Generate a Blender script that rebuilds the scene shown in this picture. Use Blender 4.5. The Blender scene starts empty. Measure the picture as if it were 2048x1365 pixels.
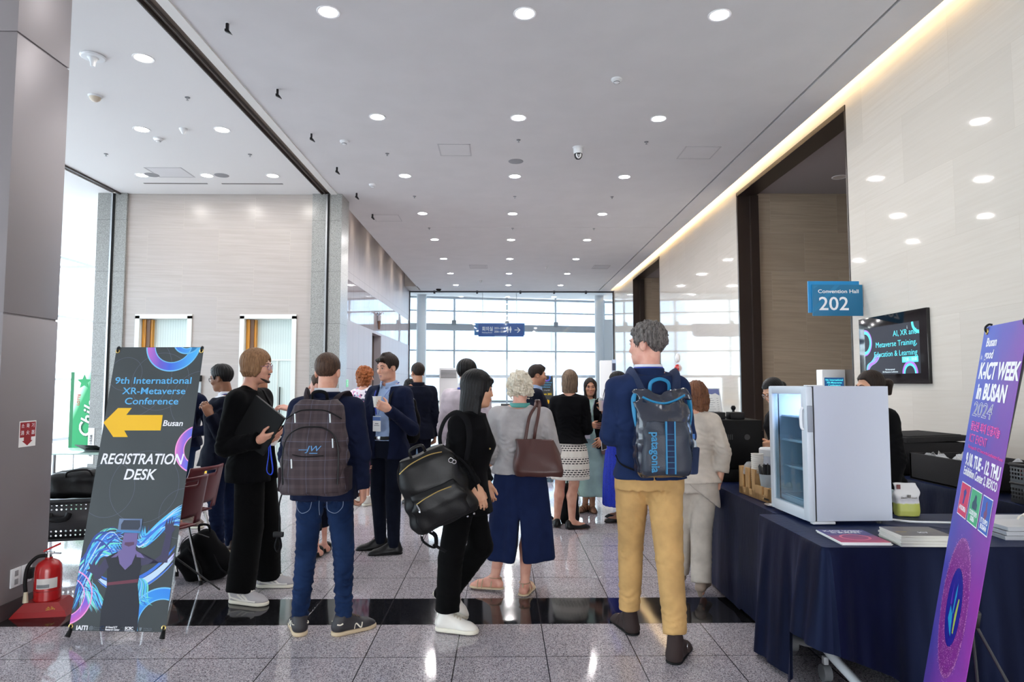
import bpy, bmesh, math, random
import numpy as np
from mathutils import Vector, Matrix, Euler
C = bpy.context.scene.collection
PI = math.pi
R = math.radians
sc = bpy.context.scene

# ------------------------------------------------------------ camera, world, exposure
cam_d = bpy.data.cameras.new('camera')
cam_d.sensor_width = 36.0
cam_d.lens = 1326.0/2048.0*36.0
cam_d.clip_end = 400
cam = bpy.data.objects.new('camera', cam_d)
C.objects.link(cam)
cam.location = (0, 0, 1.5)
cam.rotation_euler = (R(90+3.732), 0, R(-0.841))
sc.camera = cam
sc.view_settings.view_transform = 'Standard'
sc.view_settings.look = 'None'
sc.view_settings.gamma = 1.0
sc.view_settings.use_curve_mapping = False
sc.view_settings.exposure = 1.04
world = bpy.data.worlds.new('sky'); sc.world = world
world.use_nodes = True
bg = world.node_tree.nodes['Background']
bg.inputs[0].default_value = (0.93, 0.96, 1.0, 1)
bg.inputs[1].default_value = 4.0
sun_d = bpy.data.lights.new('sun', 'SUN'); sun_d.energy = 8.5; sun_d.angle = R(6); sun_d.color = (1, .97, .92)
sun = bpy.data.objects.new('sun', sun_d); C.objects.link(sun); sun.location = (-20, -8, 30)
sun.rotation_euler = Vector((.62, .34, -.9)).to_track_quat('-Z', 'Y').to_euler()
sc.cycles.max_bounces = 8
sc.cycles.diffuse_bounces = 5
sc.cycles.glossy_bounces = 4
sc.cycles.transparent_max_bounces = 12
sc.cycles.sample_clamp_indirect = 6.0
sc.cycles.use_denoising = True
DOWNLIGHT_W = 14.0
COVE_W = 14.0

# ------------------------------------------------------------ materials
MATS = {}
def rgb(h):
    """sRGB 0-255 triple to linear"""
    o = []
    for v in h:
        v = v/255.0
        o.append(v/12.92 if v <= 0.04045 else ((v+0.055)/1.055)**2.4)
    return (o[0], o[1], o[2], 1.0)

def mat(name, col, rough=0.6, metal=0.0, spec=0.5, bump=0.0, bscale=200.0, var=0.0, vscale=6.0,
        stretch=None, emit=None, estr=0.0, trans=0.0, coat=0.0, sheen=0.0, alpha=1.0, col2=None, detail=3.0):
    """principled material; noise-driven colour variation and bump in object space"""
    if name in MATS: return MATS[name]
    m = bpy.data.materials.new(name); m.use_nodes = True
    nt = m.node_tree; n = nt.nodes; l = nt.links
    b = n['Principled BSDF']
    c = rgb(col)
    b.inputs['Base Color'].default_value = c
    b.inputs['Roughness'].default_value = rough
    b.inputs['Metallic'].default_value = metal
    b.inputs['Specular IOR Level'].default_value = spec
    b.inputs['Transmission Weight'].default_value = trans
    b.inputs['Coat Weight'].default_value = coat
    b.inputs['Coat Roughness'].default_value = 0.08
    b.inputs['Sheen Weight'].default_value = sheen
    b.inputs['Alpha'].default_value = alpha
    if emit is not None:
        b.inputs['Emission Color'].default_value = rgb(emit)
        b.inputs['Emission Strength'].default_value = estr
    if var > 0 or bump > 0 or col2 is not None:
        tc = n.new('ShaderNodeTexCoord')
        mp = n.new('ShaderNodeMapping')
        if stretch: mp.inputs['Scale'].default_value = stretch
        l.new(tc.outputs['Object'], mp.inputs['Vector'])
    if var > 0 or col2 is not None:
        nz = n.new('ShaderNodeTexNoise'); nz.inputs['Scale'].default_value = vscale
        nz.inputs['Detail'].default_value = detail
        l.new(mp.outputs[0], nz.inputs['Vector'])
        mx = n.new('ShaderNodeMix'); mx.data_type = 'RGBA'
        if col2 is not None:
            mx.inputs[6].default_value = c; mx.inputs[7].default_value = rgb(col2)
        else:
            mx.inputs[6].default_value = tuple(max(0, v*(1-var)) for v in c[:3])+(1,)
            mx.inputs[7].default_value = tuple(min(1, v*(1+var)) for v in c[:3])+(1,)
        rp = n.new('ShaderNodeMapRange'); rp.inputs[1].default_value = 0.35; rp.inputs[2].default_value = 0.65
        l.new(nz.outputs[0], rp.inputs[0]); l.new(rp.outputs[0], mx.inputs[0])
        l.new(mx.outputs[2], b.inputs['Base Color'])
    if bump > 0:
        nb = n.new('ShaderNodeTexNoise'); nb.inputs['Scale'].default_value = bscale
        nb.inputs['Detail'].default_value = 2.0
        l.new(mp.outputs[0], nb.inputs['Vector'])
        bp = n.new('ShaderNodeBump'); bp.inputs['Strength'].default_value = bump
        bp.inputs['Distance'].default_value = 0.004
        l.new(nb.outputs[0], bp.inputs['Height']); l.new(bp.outputs[0], b.inputs['Normal'])
    MATS[name] = m
    return m

class NB:
    """tiny node-tree builder"""
    def __init__(s, name, **kw):
        s.m = mat(name, (200, 200, 200), **kw); s.nt = s.m.node_tree; s.n = s.nt.nodes; s.l = s.nt.links
        s.b = s.n['Principled BSDF']
        s.tc = s.n.new('ShaderNodeTexCoord')
        s.obj = s.tc.outputs['Object']
        sx = s.n.new('ShaderNodeSeparateXYZ'); s.l.new(s.obj, sx.inputs[0])
        s.x, s.y, s.z = sx.outputs[0], sx.outputs[1], sx.outputs[2]
    def math(s, op, a, b=None, c=None):
        k = s.n.new('ShaderNodeMath'); k.operation = op
        for i, v in enumerate((a, b, c)):
            if v is None: continue
            if isinstance(v, (int, float)): k.inputs[i].default_value = v
            else: s.l.new(v, k.inputs[i])
        return k.outputs[0]
    def vec(s, x, y, z):
        k = s.n.new('ShaderNodeCombineXYZ')
        for i, v in enumerate((x, y, z)):
            if isinstance(v, (int, float)): k.inputs[i].default_value = v
            else: s.l.new(v, k.inputs[i])
        return k.outputs[0]
    def noise(s, vec, scale, detail=2.0, rough=0.5):
        k = s.n.new('ShaderNodeTexNoise'); k.inputs['Scale'].default_value = scale
        k.inputs['Detail'].default_value = detail; k.inputs['Roughness'].default_value = rough
        s.l.new(vec, k.inputs['Vector']); return k.outputs[0]
    def white(s, vec):
        k = s.n.new('ShaderNodeTexWhiteNoise'); k.noise_dimensions = '3D'
        s.l.new(vec, k.inputs['Vector']); return k.outputs[0]
    def voro(s, vec, scale):
        k = s.n.new('ShaderNodeTexVoronoi'); k.inputs['Scale'].default_value = scale
        s.l.new(vec, k.inputs['Vector']); return k
    def ramp(s, f, stops, const=False):
        k = s.n.new('ShaderNodeValToRGB'); e = k.color_ramp.elements
        if const: k.color_ramp.interpolation = 'CONSTANT'
        while len(e) < len(stops): e.new(0.5)
        for i, (p, c) in enumerate(stops):
            e[i].position = p; e[i].color = rgb(c)
        s.l.new(f, k.inputs[0]); return k.outputs[0]
    def mix(s, f, a, b):
        k = s.n.new('ShaderNodeMix'); k.data_type = 'RGBA'
        if isinstance(f, (int, float)): k.inputs[0].default_value = f
        else: s.l.new(f, k.inputs[0])
        for i, v in ((6, a), (7, b)):
            if isinstance(v, tuple): k.inputs[i].default_value = rgb(v)
            else: s.l.new(v, k.inputs[i])
        return k.outputs[2]
    def color(s, c): s.l.new(c, s.b.inputs['Base Color']); return s
    def rough(s, c): s.l.new(c, s.b.inputs['Roughness']); return s
    def bump(s, h, strength=0.3, dist=0.004):
        k = s.n.new('ShaderNodeBump'); k.inputs['Strength'].default_value = strength
        k.inputs['Distance'].default_value = dist
        s.l.new(h, k.inputs['Height']); s.l.new(k.outputs[0], s.b.inputs['Normal']); return s

def glass_mat(name, tint=(235, 245, 245), refl=1.0):
    if name in MATS: return MATS[name]
    m = bpy.data.materials.new(name); m.use_nodes = True
    n = m.node_tree.nodes; l = m.node_tree.links
    n.clear()
    o = n.new('ShaderNodeOutputMaterial'); mx = n.new('ShaderNodeMixShader')
    t = n.new('ShaderNodeBsdfTransparent'); t.inputs[0].default_value = rgb(tint)
    g = n.new('ShaderNodeBsdfGlossy'); g.inputs['Roughness'].default_value = 0.02
    lw = n.new('ShaderNodeLayerWeight'); lw.inputs[0].default_value = .5
    p5 = n.new('ShaderNodeMath'); p5.operation = 'POWER'; p5.inputs[1].default_value = 5.0; l.new(lw.outputs['Facing'], p5.inputs[0])
    f = n.new('ShaderNodeMath'); f.operation = 'MULTIPLY_ADD'; f.inputs[1].default_value = .94; f.inputs[2].default_value = .045; l.new(p5.outputs[0], f.inputs[0])
    k = n.new('ShaderNodeMath'); k.operation = 'MULTIPLY'; k.inputs[1].default_value = refl
    l.new(f.outputs[0], k.inputs[0]); l.new(k.outputs[0], mx.inputs[0])
    l.new(t.outputs[0], mx.inputs[1]); l.new(g.outputs[0], mx.inputs[2]); l.new(mx.outputs[0], o.inputs[0])
    MATS[name] = m
    return m

# ------------------------------------------------------------ object helpers
def link(name, me, parent=None, loc=(0, 0, 0), rot=(0, 0, 0)):
    o = bpy.data.objects.new(name, me); C.objects.link(o)
    o.location = loc; o.rotation_euler = rot
    if parent is not None: o.parent = parent
    return o
def tag(o, label=None, cat=None, group=None, kind=None):
    if label: o['label'] = label
    if cat: o['category'] = cat
    if group: o['group'] = group
    if kind: o['kind'] = kind
    return o
def thing(name, label, cat, loc=(0, 0, 0), rot=0.0, group=None):
    o = bpy.data.objects.new(name, None); C.objects.link(o)
    o.empty_display_size = 0.1
    o.location = loc; o.rotation_euler = (0, 0, rot) if isinstance(rot, (int, float)) else rot
    return tag(o, label, cat, group)
def kids(o): return [c for c in C.objects if c.parent == o]
def copy_tree(o, parent=None):
    c = o.copy(); C.objects.link(c); c.parent = parent
    for ch in KIDS.get(o.name, []):
        d = copy_tree(ch, c)
    return c
KIDS = {}
def prep_copy(o):
    for c in list(C.objects):
        if c.parent is not None: KIDS.setdefault(c.parent.name, []).append(c) if c not in KIDS.get(c.parent.name, []) else None

class MB:
    """collects shapes; build() links them as ONE mesh"""
    def __init__(s):
        s.v = []; s.f = []; s.mi = []; s.M = Matrix(); s.cur = 0
    def add(s, vs, fs):
        o = len(s.v)
        s.v += [tuple(s.M @ Vector(p)) for p in vs]
        s.f += [tuple(i+o for i in f) for f in fs]
        s.mi += [s.cur]*len(fs)
        return s
    def at(s, loc=(0, 0, 0), rot=(0, 0, 0), scale=(1, 1, 1)):
        s.M = Matrix.LocRotScale(Vector(loc), Euler(rot), Vector(scale)); return s
    def box(s, x0, x1, y0, y1, z0, z1, bev=0.0):
        if bev > 0:
            bm = bmesh.new(); bmesh.ops.create_cube(bm, size=1)
            for v in bm.verts:
                v.co = Vector(((x0+x1)/2+v.co.x*(x1-x0), (y0+y1)/2+v.co.y*(y1-y0), (z0+z1)/2+v.co.z*(z1-z0)))
            bmesh.ops.bevel(bm, geom=bm.edges[:], offset=bev, segments=2, affect='EDGES', profile=0.6)
            return s.bm(bm)
        v = [(x, y, z) for z in (z0, z1) for y in (y0, y1) for x in (x0, x1)]
        return s.add(v, [(0, 2, 3, 1), (4, 5, 7, 6), (0, 1, 5, 4), (2, 6, 7, 3), (0, 4, 6, 2), (1, 3, 7, 5)])
    def bm(s, bm):
        bm.verts.index_update()
        s.add([tuple(v.co) for v in bm.verts], [tuple(v.index for v in f.verts) for f in bm.faces]); bm.free(); return s
    def quad(s, a, b, c, d): return s.add([a, b, c, d], [(0, 1, 2, 3)])
    def cyl(s, a, b, r0, r1=None, n=16, cap=True):
        r1 = r0 if r1 is None else r1
        a = Vector(a); b = Vector(b); d = (b-a).normalized()
        u = d.orthogonal().normalized(); w = d.cross(u)
        vs = []
        for p, r in ((a, r0), (b, r1)):
            for i in range(n):
                t = 2*PI*i/n; vs.append(p+u*math.cos(t)*r+w*math.sin(t)*r)
        fs = [(i, (i+1) % n, n+(i+1) % n, n+i) for i in range(n)]
        if cap: fs += [tuple(range(n-1, -1, -1)), tuple(range(n, 2*n))]
        return s.add(vs, fs)
    def lathe(s, prof, n=20, c=(0, 0, 0), caps=True):
        """prof: (r, z) pairs bottom to top, about a vertical axis at c"""
        vs = []; fs = []; m = len(prof)
        for (r, z) in prof:
            for i in range(n):
                t = 2*PI*i/n; vs.append((c[0]+r*math.cos(t), c[1]+r*math.sin(t), c[2]+z))
        for j in range(m-1):
            for i in range(n):
                fs.append((j*n+i, j*n+(i+1) % n, (j+1)*n+(i+1) % n, (j+1)*n+i))
        if caps and prof[0][0] > 1e-6: fs.append(tuple(range(n-1, -1, -1)))
        if caps and prof[-1][0] > 1e-6: fs.append(tuple(range((m-1)*n, m*n)))
        return s.add(vs, fs)
    def tube(s, pts, r, n=8, flat=1.0, closed=False, up=None):
        """tube along a smooth path; flat<1 squashes it into a strap"""
        P = [Vector(p) for p in pts]; m = len(P)
        rr = list(r) if isinstance(r, (list, tuple)) else [r]*m
        if not closed and 3 <= m <= 12 and not callable(up):     # round the corners
            Q, q2 = [], []
            for i in range(m-1):
                a, b, c, d = P[max(i-1, 0)], P[i], P[i+1], P[min(i+2, m-1)]
                for k in range(5):
                    t = k/5.0
                    Q.append(.5*((2*b)+(c-a)*t+(2*a-5*b+4*c-d)*t*t+(3*b-a-3*c+d)*t**3)); q2.append(rr[i]+(rr[i+1]-rr[i])*t)
            P, rr = Q+[P[-1]], q2+[rr[-1]]; m = len(P)
        vs = []; fs = []; prev = None
        for i, p in enumerate(P):
            a = P[i-1] if (i > 0 or closed) else P[0]
            b = P[(i+1) % m] if (i < m-1 or closed) else P[-1]
            d = (b-a)
            d = d.normalized() if d.length > 1e-9 else Vector((0, 0, 1))
            if up is not None:
                u = Vector(up if not callable(up) else up(i)); u = (u-d*u.dot(d))
                u = u.normalized() if u.length > 1e-6 else d.orthogonal().normalized()
            elif prev is None: u = d.orthogonal().normalized()
            else:
                u = prev-d*prev.dot(d); u = u.normalized() if u.length > 1e-6 else d.orthogonal().normalized()
            prev = u; w = d.cross(u)
            for k in range(n):
                t = 2*PI*k/n; vs.append(p+u*math.cos(t)*rr[i]*flat+w*math.sin(t)*rr[i])
        q = m if closed else m-1
        for i in range(q):
            j = (i+1) % m
            for k in range(n):
                fs.append((i*n+k, i*n+(k+1) % n, j*n+(k+1) % n, j*n+k))
        if not closed:
            fs += [tuple(range(n-1, -1, -1)), tuple(range((m-1)*n, m*n))]
        return s.add(vs, fs)
    def prism(s, poly, d, axis='y', off=0.0):
        """extrude a 2-D polygon: axis y -> poly in (x,z)"""
        n = len(poly)
        def P(p, t):
            return (p[0], t, p[1]) if axis == 'y' else ((p[0], p[1], t) if axis == 'z' else (t, p[0], p[1]))
        vs = [P(p, off) for p in poly]+[P(p, off+d) for p in poly]
        fs = [(i, (i+1) % n, n+(i+1) % n, n+i) for i in range(n)]+[tuple(range(n-1, -1, -1)), tuple(range(n, 2*n))]
        return s.add(vs, fs)
    def sphere(s, c, r, n=14, m=10):
        r = r if isinstance(r, (list, tuple)) else (r, r, r)
        vs = [(c[0], c[1], c[2]-r[2])]; fs = []
        for j in range(1, m):
            p = -PI/2+PI*j/m
            for i in range(n):
                t = 2*PI*i/n
                vs.append((c[0]+r[0]*math.cos(p)*math.cos(t), c[1]+r[1]*math.cos(p)*math.sin(t), c[2]+r[2]*math.sin(p)))
        vs.append((c[0], c[1], c[2]+r[2]))
        for i in range(n): fs.append((0, 1+(i+1) % n, 1+i))
        for j in range(m-2):
            for i in range(n):
                a = 1+j*n
                fs.append((a+i, a+(i+1) % n, a+n+(i+1) % n, a+n+i))
        t = len(vs)-1; a = 1+(m-2)*n
        for i in range(n): fs.append((a+i, a+(i+1) % n, t))
        return s.add(vs, fs)
    def grid(s, fn, nu, nv, closed_u=False):
        vs = [fn(i/(nu if closed_u else nu-1), j/(nv-1)) for j in range(nv) for i in range(nu)]
        fs = []
        for j in range(nv-1):
            for i in range(nu if closed_u else nu-1):
                k = (i+1) % nu
                fs.append((j*nu+i, j*nu+k, (j+1)*nu+k, (j+1)*nu+i))
        return s.add(vs, fs)
    def build(s, name, m=None, parent=None, loc=(0, 0, 0), rot=(0, 0, 0), smooth=35, solid=0.0, sub=0):
        me = bpy.data.meshes.new(name)
        me.from_pydata(s.v, [], s.f); me.validate()
        ms = m if isinstance(m, (list, tuple)) else [m]
        for x in ms:
            if x is not None: me.materials.append(x)
        if len(ms) > 1:
            for p, i in zip(me.polygons, s.mi): p.material_index = i
        bm = bmesh.new(); bm.from_mesh(me)
        if solid == 0: bmesh.ops.recalc_face_normals(bm, faces=bm.faces[:])
        bm.to_mesh(me); bm.free()
        if smooth:
            me.polygons.foreach_set('use_smooth', [True]*len(me.polygons))
            me.set_sharp_from_angle(angle=R(smooth))
        o = link(name, me, parent, loc, rot)
        if solid:
            k = o.modifiers.new('solid', 'SOLIDIFY'); k.thickness = solid; k.offset = 0
        if sub:
            k = o.modifiers.new('sub', 'SUBSURF'); k.levels = sub; k.render_levels = sub
        return o

def struct(name, mb, m, parent=None, **kw):
    o = mb.build(name, m, parent, **kw)
    o['kind'] = 'structure'
    return o

def text(name, s, size, m, parent=None, loc=(0, 0, 0), rot=(R(90), 0, 0), align='LEFT', shear=0.0, bold=0.0, sx=1.0, depth=0.0004, fit=None, lines=1.0, outline=False):
    """lettering as one mesh; default stands in the xz plane facing -y"""
    cu = bpy.data.curves.new(name, 'FONT'); cu.body = s; cu.size = size
    cu.align_x = align; cu.align_y = 'CENTER'; cu.shear = shear; cu.offset = bold
    cu.space_line = lines
    cu.extrude = 0 if outline else depth; cu.resolution_u = 3
    if outline: cu.fill_mode = 'NONE'; cu.bevel_depth = outline; cu.bevel_resolution = 0
    t = bpy.data.objects.new('tmp', cu); C.objects.link(t)
    bpy.context.view_layer.update()
    me = bpy.data.meshes.new_from_object(t.evaluated_get(bpy.context.evaluated_depsgraph_get()))
    bpy.data.objects.remove(t); bpy.data.curves.remove(cu)
    me.name = name
    me.materials.clear(); me.materials.append(m)
    if fit is not None and len(me.vertices):
        xs = [v.co.x for v in me.vertices]; w = max(xs)-min(xs)
        if w > 1e-6: sx = fit/w
    if sx != 1.0:
        for v in me.vertices: v.co.x *= sx
    return link(name, me, parent, loc, rot)

# ------------------------------------------------------------ implicit-surface modeller (one continuous skin per garment / body)
def V3(p): return np.array(p, dtype=np.float32)
def axis_pts(lo, hi, h, fine):
    """axis samples, step h, finer inside the given (a, b, step) spans"""
    out = [lo]
    while out[-1] < hi:
        x = out[-1]; st = h
        for (a, b, s) in fine:
            if a <= x <= b: st = min(st, s)
            elif x < a < x+st: st = max(min(st, a-x), s)
        out.append(x+st)
    return np.array(out, dtype=np.float32)

class Field:
    def __init__(s, lo, hi, h, fine=()):
        """fine: list of (lo, hi, step) boxes"""
        s.ax = [axis_pts(lo[i], hi[i], h, [(f[0][i], f[1][i], f[2]) for f in fine]) for i in range(3)]
        s.d = np.full([len(a) for a in s.ax], 9.0, dtype=np.float32)
    def sub(s, lo, hi):
        sl = []
        for i in range(3):
            a = max(0, int(np.searchsorted(s.ax[i], lo[i]))-1); b = min(len(s.ax[i]), int(np.searchsorted(s.ax[i], hi[i]))+1)
            sl.append(slice(a, max(a, b)))
        sl = tuple(sl)
        X = s.ax[0][sl[0]][:, None, None]; Y = s.ax[1][sl[1]][None, :, None]; Z = s.ax[2][sl[2]][None, None, :]
        return sl, X, Y, Z
    def put(s, sl, q, k, mode):
        if q.size == 0: return
        a = s.d[sl]
        if mode == 'u':
            if k > 0:
                h = np.clip(0.5+0.5*(a-q)/k, 0, 1); s.d[sl] = a*(1-h)+q*h-k*h*(1-h)
            else: s.d[sl] = np.minimum(a, q)
        else:      # keep outside of q (subtract)
            q = -q
            if k > 0:
                h = np.clip(0.5-0.5*(a-q)/k, 0, 1); s.d[sl] = a*(1-h)+q*h+k*h*(1-h)
            else: s.d[sl] = np.maximum(a, q)
    def cap(s, a, b, ra, rb=None, k=0.02, mode='u', flat=None):
        """round cone; flat=(dir, f) squashes it by f along dir"""
        rb = ra if rb is None else rb
        a = V3(a); b = V3(b); m = max(ra, rb)*(1.0)+k+0.03
        if flat is not None: m = max(ra, rb)*max(1, flat[1])+k+0.03
        sl, X, Y, Z = s.sub(np.minimum(a, b)-m, np.maximum(a, b)+m)
        ab = b-a; L = max(float(ab@ab), 1e-9)
        px, py, pz = X-a[0], Y-a[1], Z-a[2]
        t = np.clip((px*ab[0]+py*ab[1]+pz*ab[2])/L, 0, 1)
        qx, qy, qz = px-t*ab[0], py-t*ab[1], pz-t*ab[2]
        if flat is not None:
            n = V3(flat[0]); n = n/np.linalg.norm(n); f = flat[1]
            e = (qx*n[0]+qy*n[1]+qz*n[2])*(1/f-1)
            qx, qy, qz = qx+e*n[0], qy+e*n[1], qz+e*n[2]
        q = np.sqrt(qx*qx+qy*qy+qz*qz)-(ra+(rb-ra)*t)
        if flat is not None and flat[1] < 1: q = q*flat[1]
        s.put(sl, q, k, mode)
    def chain(s, pts, rs, k=0.02, flat=None):
        for i in range(len(pts)-1): s.cap(pts[i], pts[i+1], rs[i], rs[i+1], k, flat=flat)
    def ell(s, c, r, M=None, k=0.02, mode='u'):
        """ellipsoid; M = 3x3 with local axes as columns"""
        c = V3(c); m = max(r)+k+0.02
        sl, X, Y, Z = s.sub(c-m, c+m)
        px, py, pz = X-c[0], Y-c[1], Z-c[2]
        if M is not None:
            M = np.array(M, dtype=np.float32)
            px, py, pz = [px*M[0, i]+py*M[1, i]+pz*M[2, i] for i in range(3)]
        k0 = np.sqrt((px/r[0])**2+(py/r[1])**2+(pz/r[2])**2)
        k1 = np.sqrt((px/r[0]**2)**2+(py/r[1]**2)**2+(pz/r[2]**2)**2)+1e-6
        s.put(sl, k0*(k0-1)/k1, k, mode)
    def rbox(s, c, hs, r, M=None, k=0.005, mode='u'):
        c = V3(c); m = float(np.linalg.norm(hs))+k+0.02
        sl, X, Y, Z = s.sub(c-m, c+m)
        px, py, pz = X-c[0], Y-c[1], Z-c[2]
        if M is not None:
            M = np.array(M, dtype=np.float32)
            px, py, pz = [px*M[0, i]+py*M[1, i]+pz*M[2, i] for i in range(3)]
        qx, qy, qz = np.abs(px)-hs[0]+r, np.abs(py)-hs[1]+r, np.abs(pz)-hs[2]+r
        q = np.sqrt(np.maximum(qx, 0)**2+np.maximum(qy, 0)**2+np.maximum(qz, 0)**2)+np.minimum(np.maximum(qx, np.maximum(qy, qz)), 0)-r
        s.put(sl, q, k, mode)
    def loft(s, sec, k=0.02, n=2.3, fold=None, mode='u'):
        """stack of horizontal ovals: rows of (z, cx, cy, a, b, yaw); fold(theta, z) perturbs the radius"""
        sec = np.array(sorted(sec), dtype=np.float32)
        z = sec[:, 0]; m = float(max(sec[:, 3].max(), sec[:, 4].max()))+k+0.04
        lo = V3((sec[:, 1].min()-m, sec[:, 2].min()-m, z[0]-0.03-k)); hi = V3((sec[:, 1].max()+m, sec[:, 2].max()+m, z[-1]+0.03+k))
        sl, X, Y, Z = s.sub(lo, hi)
        if 0 in [Z.shape[2], X.shape[0], Y.shape[1]]: return
        zz = Z[0, 0, :]
        I = lambda j: np.interp(zz, z, sec[:, j]).astype(np.float32)[None, None, :]
        cx, cy, a, b, yw = I(1), I(2), I(3), I(4), I(5)
        px, py = X-cx, Y-cy
        co, si = np.cos(yw), np.sin(yw)
        u, v = px*co+py*si, -px*si+py*co
        rho = (np.abs(u/a)**n+np.abs(v/b)**n)**(1.0/n)
        q = (rho-1)*np.minimum(a, b)
        if fold is not None: q = q+fold(np.arctan2(v, u), Z, rho)
        q = np.maximum(q, np.maximum(Z-z[-1], z[0]-Z))
        s.put(sl, q, k, mode)
    def cut(s, p, nrm, k=0.004, lo=None, hi=None):
        """remove everything on the side the normal points to"""
        n = V3(nrm); n = n/np.linalg.norm(n)
        if lo is None: lo = [a[0] for a in s.ax]; hi = [a[-1] for a in s.ax]
        sl, X, Y, Z = s.sub(lo, hi)
        q = (X-p[0])*n[0]+(Y-p[1])*n[1]+(Z-p[2])*n[2]
        s.put(sl, -q, k, 's')
    def limb(s, pts, rs, cutp=None, cutn=None, k=0.02, kj=0.012):
        """a tapered limb cut square at its end, then blended on"""
        P = [V3(p) for p in pts]; m = max(rs)+k+.03
        sl, X, Y, Z = s.sub(np.min(P, 0)-m, np.max(P, 0)+m); q = None
        for i in range(len(P)-1):
            a, b = P[i], P[i+1]; ab = b-a; L = max(float(ab@ab), 1e-9)
            px, py, pz = X-a[0], Y-a[1], Z-a[2]
            t = np.clip((px*ab[0]+py*ab[1]+pz*ab[2])/L, 0, 1)
            d = np.sqrt((px-t*ab[0])**2+(py-t*ab[1])**2+(pz-t*ab[2])**2)-(rs[i]+(rs[i+1]-rs[i])*t)
            if q is None: q = d
            else:
                h = np.clip(.5+.5*(q-d)/kj, 0, 1); q = q*(1-h)+d*h-kj*h*(1-h)
        if cutp is not None:
            n = unit(cutn); c = (X-cutp[0])*n[0]+(Y-cutp[1])*n[1]+(Z-cutp[2])*n[2]
            near = ((X-cutp[0])**2+(Y-cutp[1])**2+(Z-cutp[2])**2) < .3**2
            q = np.where(near, np.maximum(q, c), q)
        s.put(sl, q.astype(np.float32), k, 'u')
    def disp(s, fn, lo=None, hi=None):
        if lo is None: lo = [a[0] for a in s.ax]; hi = [a[-1] for a in s.ax]
        sl, X, Y, Z = s.sub(lo, hi)
        s.d[sl] += fn(X, Y, Z).astype(np.float32)
    def shell(s, t):
        s.d = np.maximum(s.d, -(s.d+t))
    def mesh(s):
        d = s.d; d[0], d[-1] = 1, 1; d[:, 0], d[:, -1] = 1, 1; d[:, :, 0], d[:, :, -1] = 1, 1
        S = d < 0
        nx, ny, nz = [n-1 for n in d.shape]
        cnt = np.zeros((nx, ny, nz), np.int8)
        offs = [(i, j, k) for i in (0, 1) for j in (0, 1) for k in (0, 1)]
        for (i, j, k) in offs: cnt += S[i:i+nx, j:j+ny, k:k+nz]
        act = (cnt > 0) & (cnt < 8)
        I, J, K = np.nonzero(act)
        if len(I) == 0: return np.zeros((0, 3)), np.zeros((0, 4), int)
        pos = np.zeros((len(I), 3)); w = np.zeros(len(I))
        val = {o: d[I+o[0], J+o[1], K+o[2]] for o in offs}
        co = {o: np.stack([s.ax[0][I+o[0]], s.ax[1][J+o[1]], s.ax[2][K+o[2]]], 1) for o in offs}
        for a in offs:
            for t in range(3):
                if a[t] == 1: continue
                b = list(a); b[t] = 1; b = tuple(b)
                va, vb = val[a], val[b]; m = (va < 0) != (vb < 0)
                f = np.where(m, va/np.where(m, va-vb, 1), 0)[:, None]
                pos += np.where(m[:, None], co[a]+(co[b]-co[a])*f, 0); w += m
        pos /= w[:, None]
        idx = np.full((nx, ny, nz), -1, np.int32); idx[I, J, K] = np.arange(len(I))
        Q = []
        for t in range(3):
            A = S[:-1] if t == 0 else (S[:, :-1] if t == 1 else S[:, :, :-1])
            B = S[1:] if t == 0 else (S[:, 1:] if t == 1 else S[:, :, 1:])
            i, j, k = np.nonzero(A != B)
            inn = A[i, j, k]
            u, v = [(1, 2), (2, 0), (0, 1)][t]
            P = np.stack([i, j, k], 1)
            def off(du, dv):
                q = P.copy(); q[:, u] -= du; q[:, v] -= dv
                return idx[q[:, 0], q[:, 1], q[:, 2]]
            q = np.stack([off(1, 1), off(0, 1), off(0, 0), off(1, 0)], 1)
            q[~inn] = q[~inn][:, ::-1]
            Q.append(q)
        return pos, np.concatenate(Q)

def np_mesh(name, pos, quads, m, parent=None, org=(0, 0, 0), relax=0):
    quads = quads[(quads >= 0).all(1)]
    if relax:
        e = np.concatenate([quads[:, [0, 1]], quads[:, [1, 2]], quads[:, [2, 3]], quads[:, [3, 0]]])
        for _ in range(relax):
            acc = np.zeros_like(pos); c = np.zeros(len(pos))
            for a, b in ((0, 1), (1, 0)):
                for t in range(3): acc[:, t] += np.bincount(e[:, a], pos[e[:, b], t], len(pos))
                c += np.bincount(e[:, a], None, len(pos))
            pos = pos*0.4+0.6*acc/np.maximum(c, 1)[:, None]
    me = bpy.data.meshes.new(name)
    pos = np.asarray(pos, dtype=np.float32)-np.array(org, dtype=np.float32)
    me.vertices.add(len(pos)); me.vertices.foreach_set('co', pos.ravel())
    me.loops.add(quads.size); me.loops.foreach_set('vertex_index', quads.astype(np.int32).ravel())
    me.polygons.add(len(quads))
    me.polygons.foreach_set('loop_start', np.arange(0, quads.size, 4, dtype=np.int32))
    me.polygons.foreach_set('use_smooth', np.ones(len(quads), dtype=bool))
    me.update(calc_edges=True)
    for x in (m if isinstance(m, (list, tuple)) else [m]): me.materials.append(x)
    return link(name, me, parent)

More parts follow.
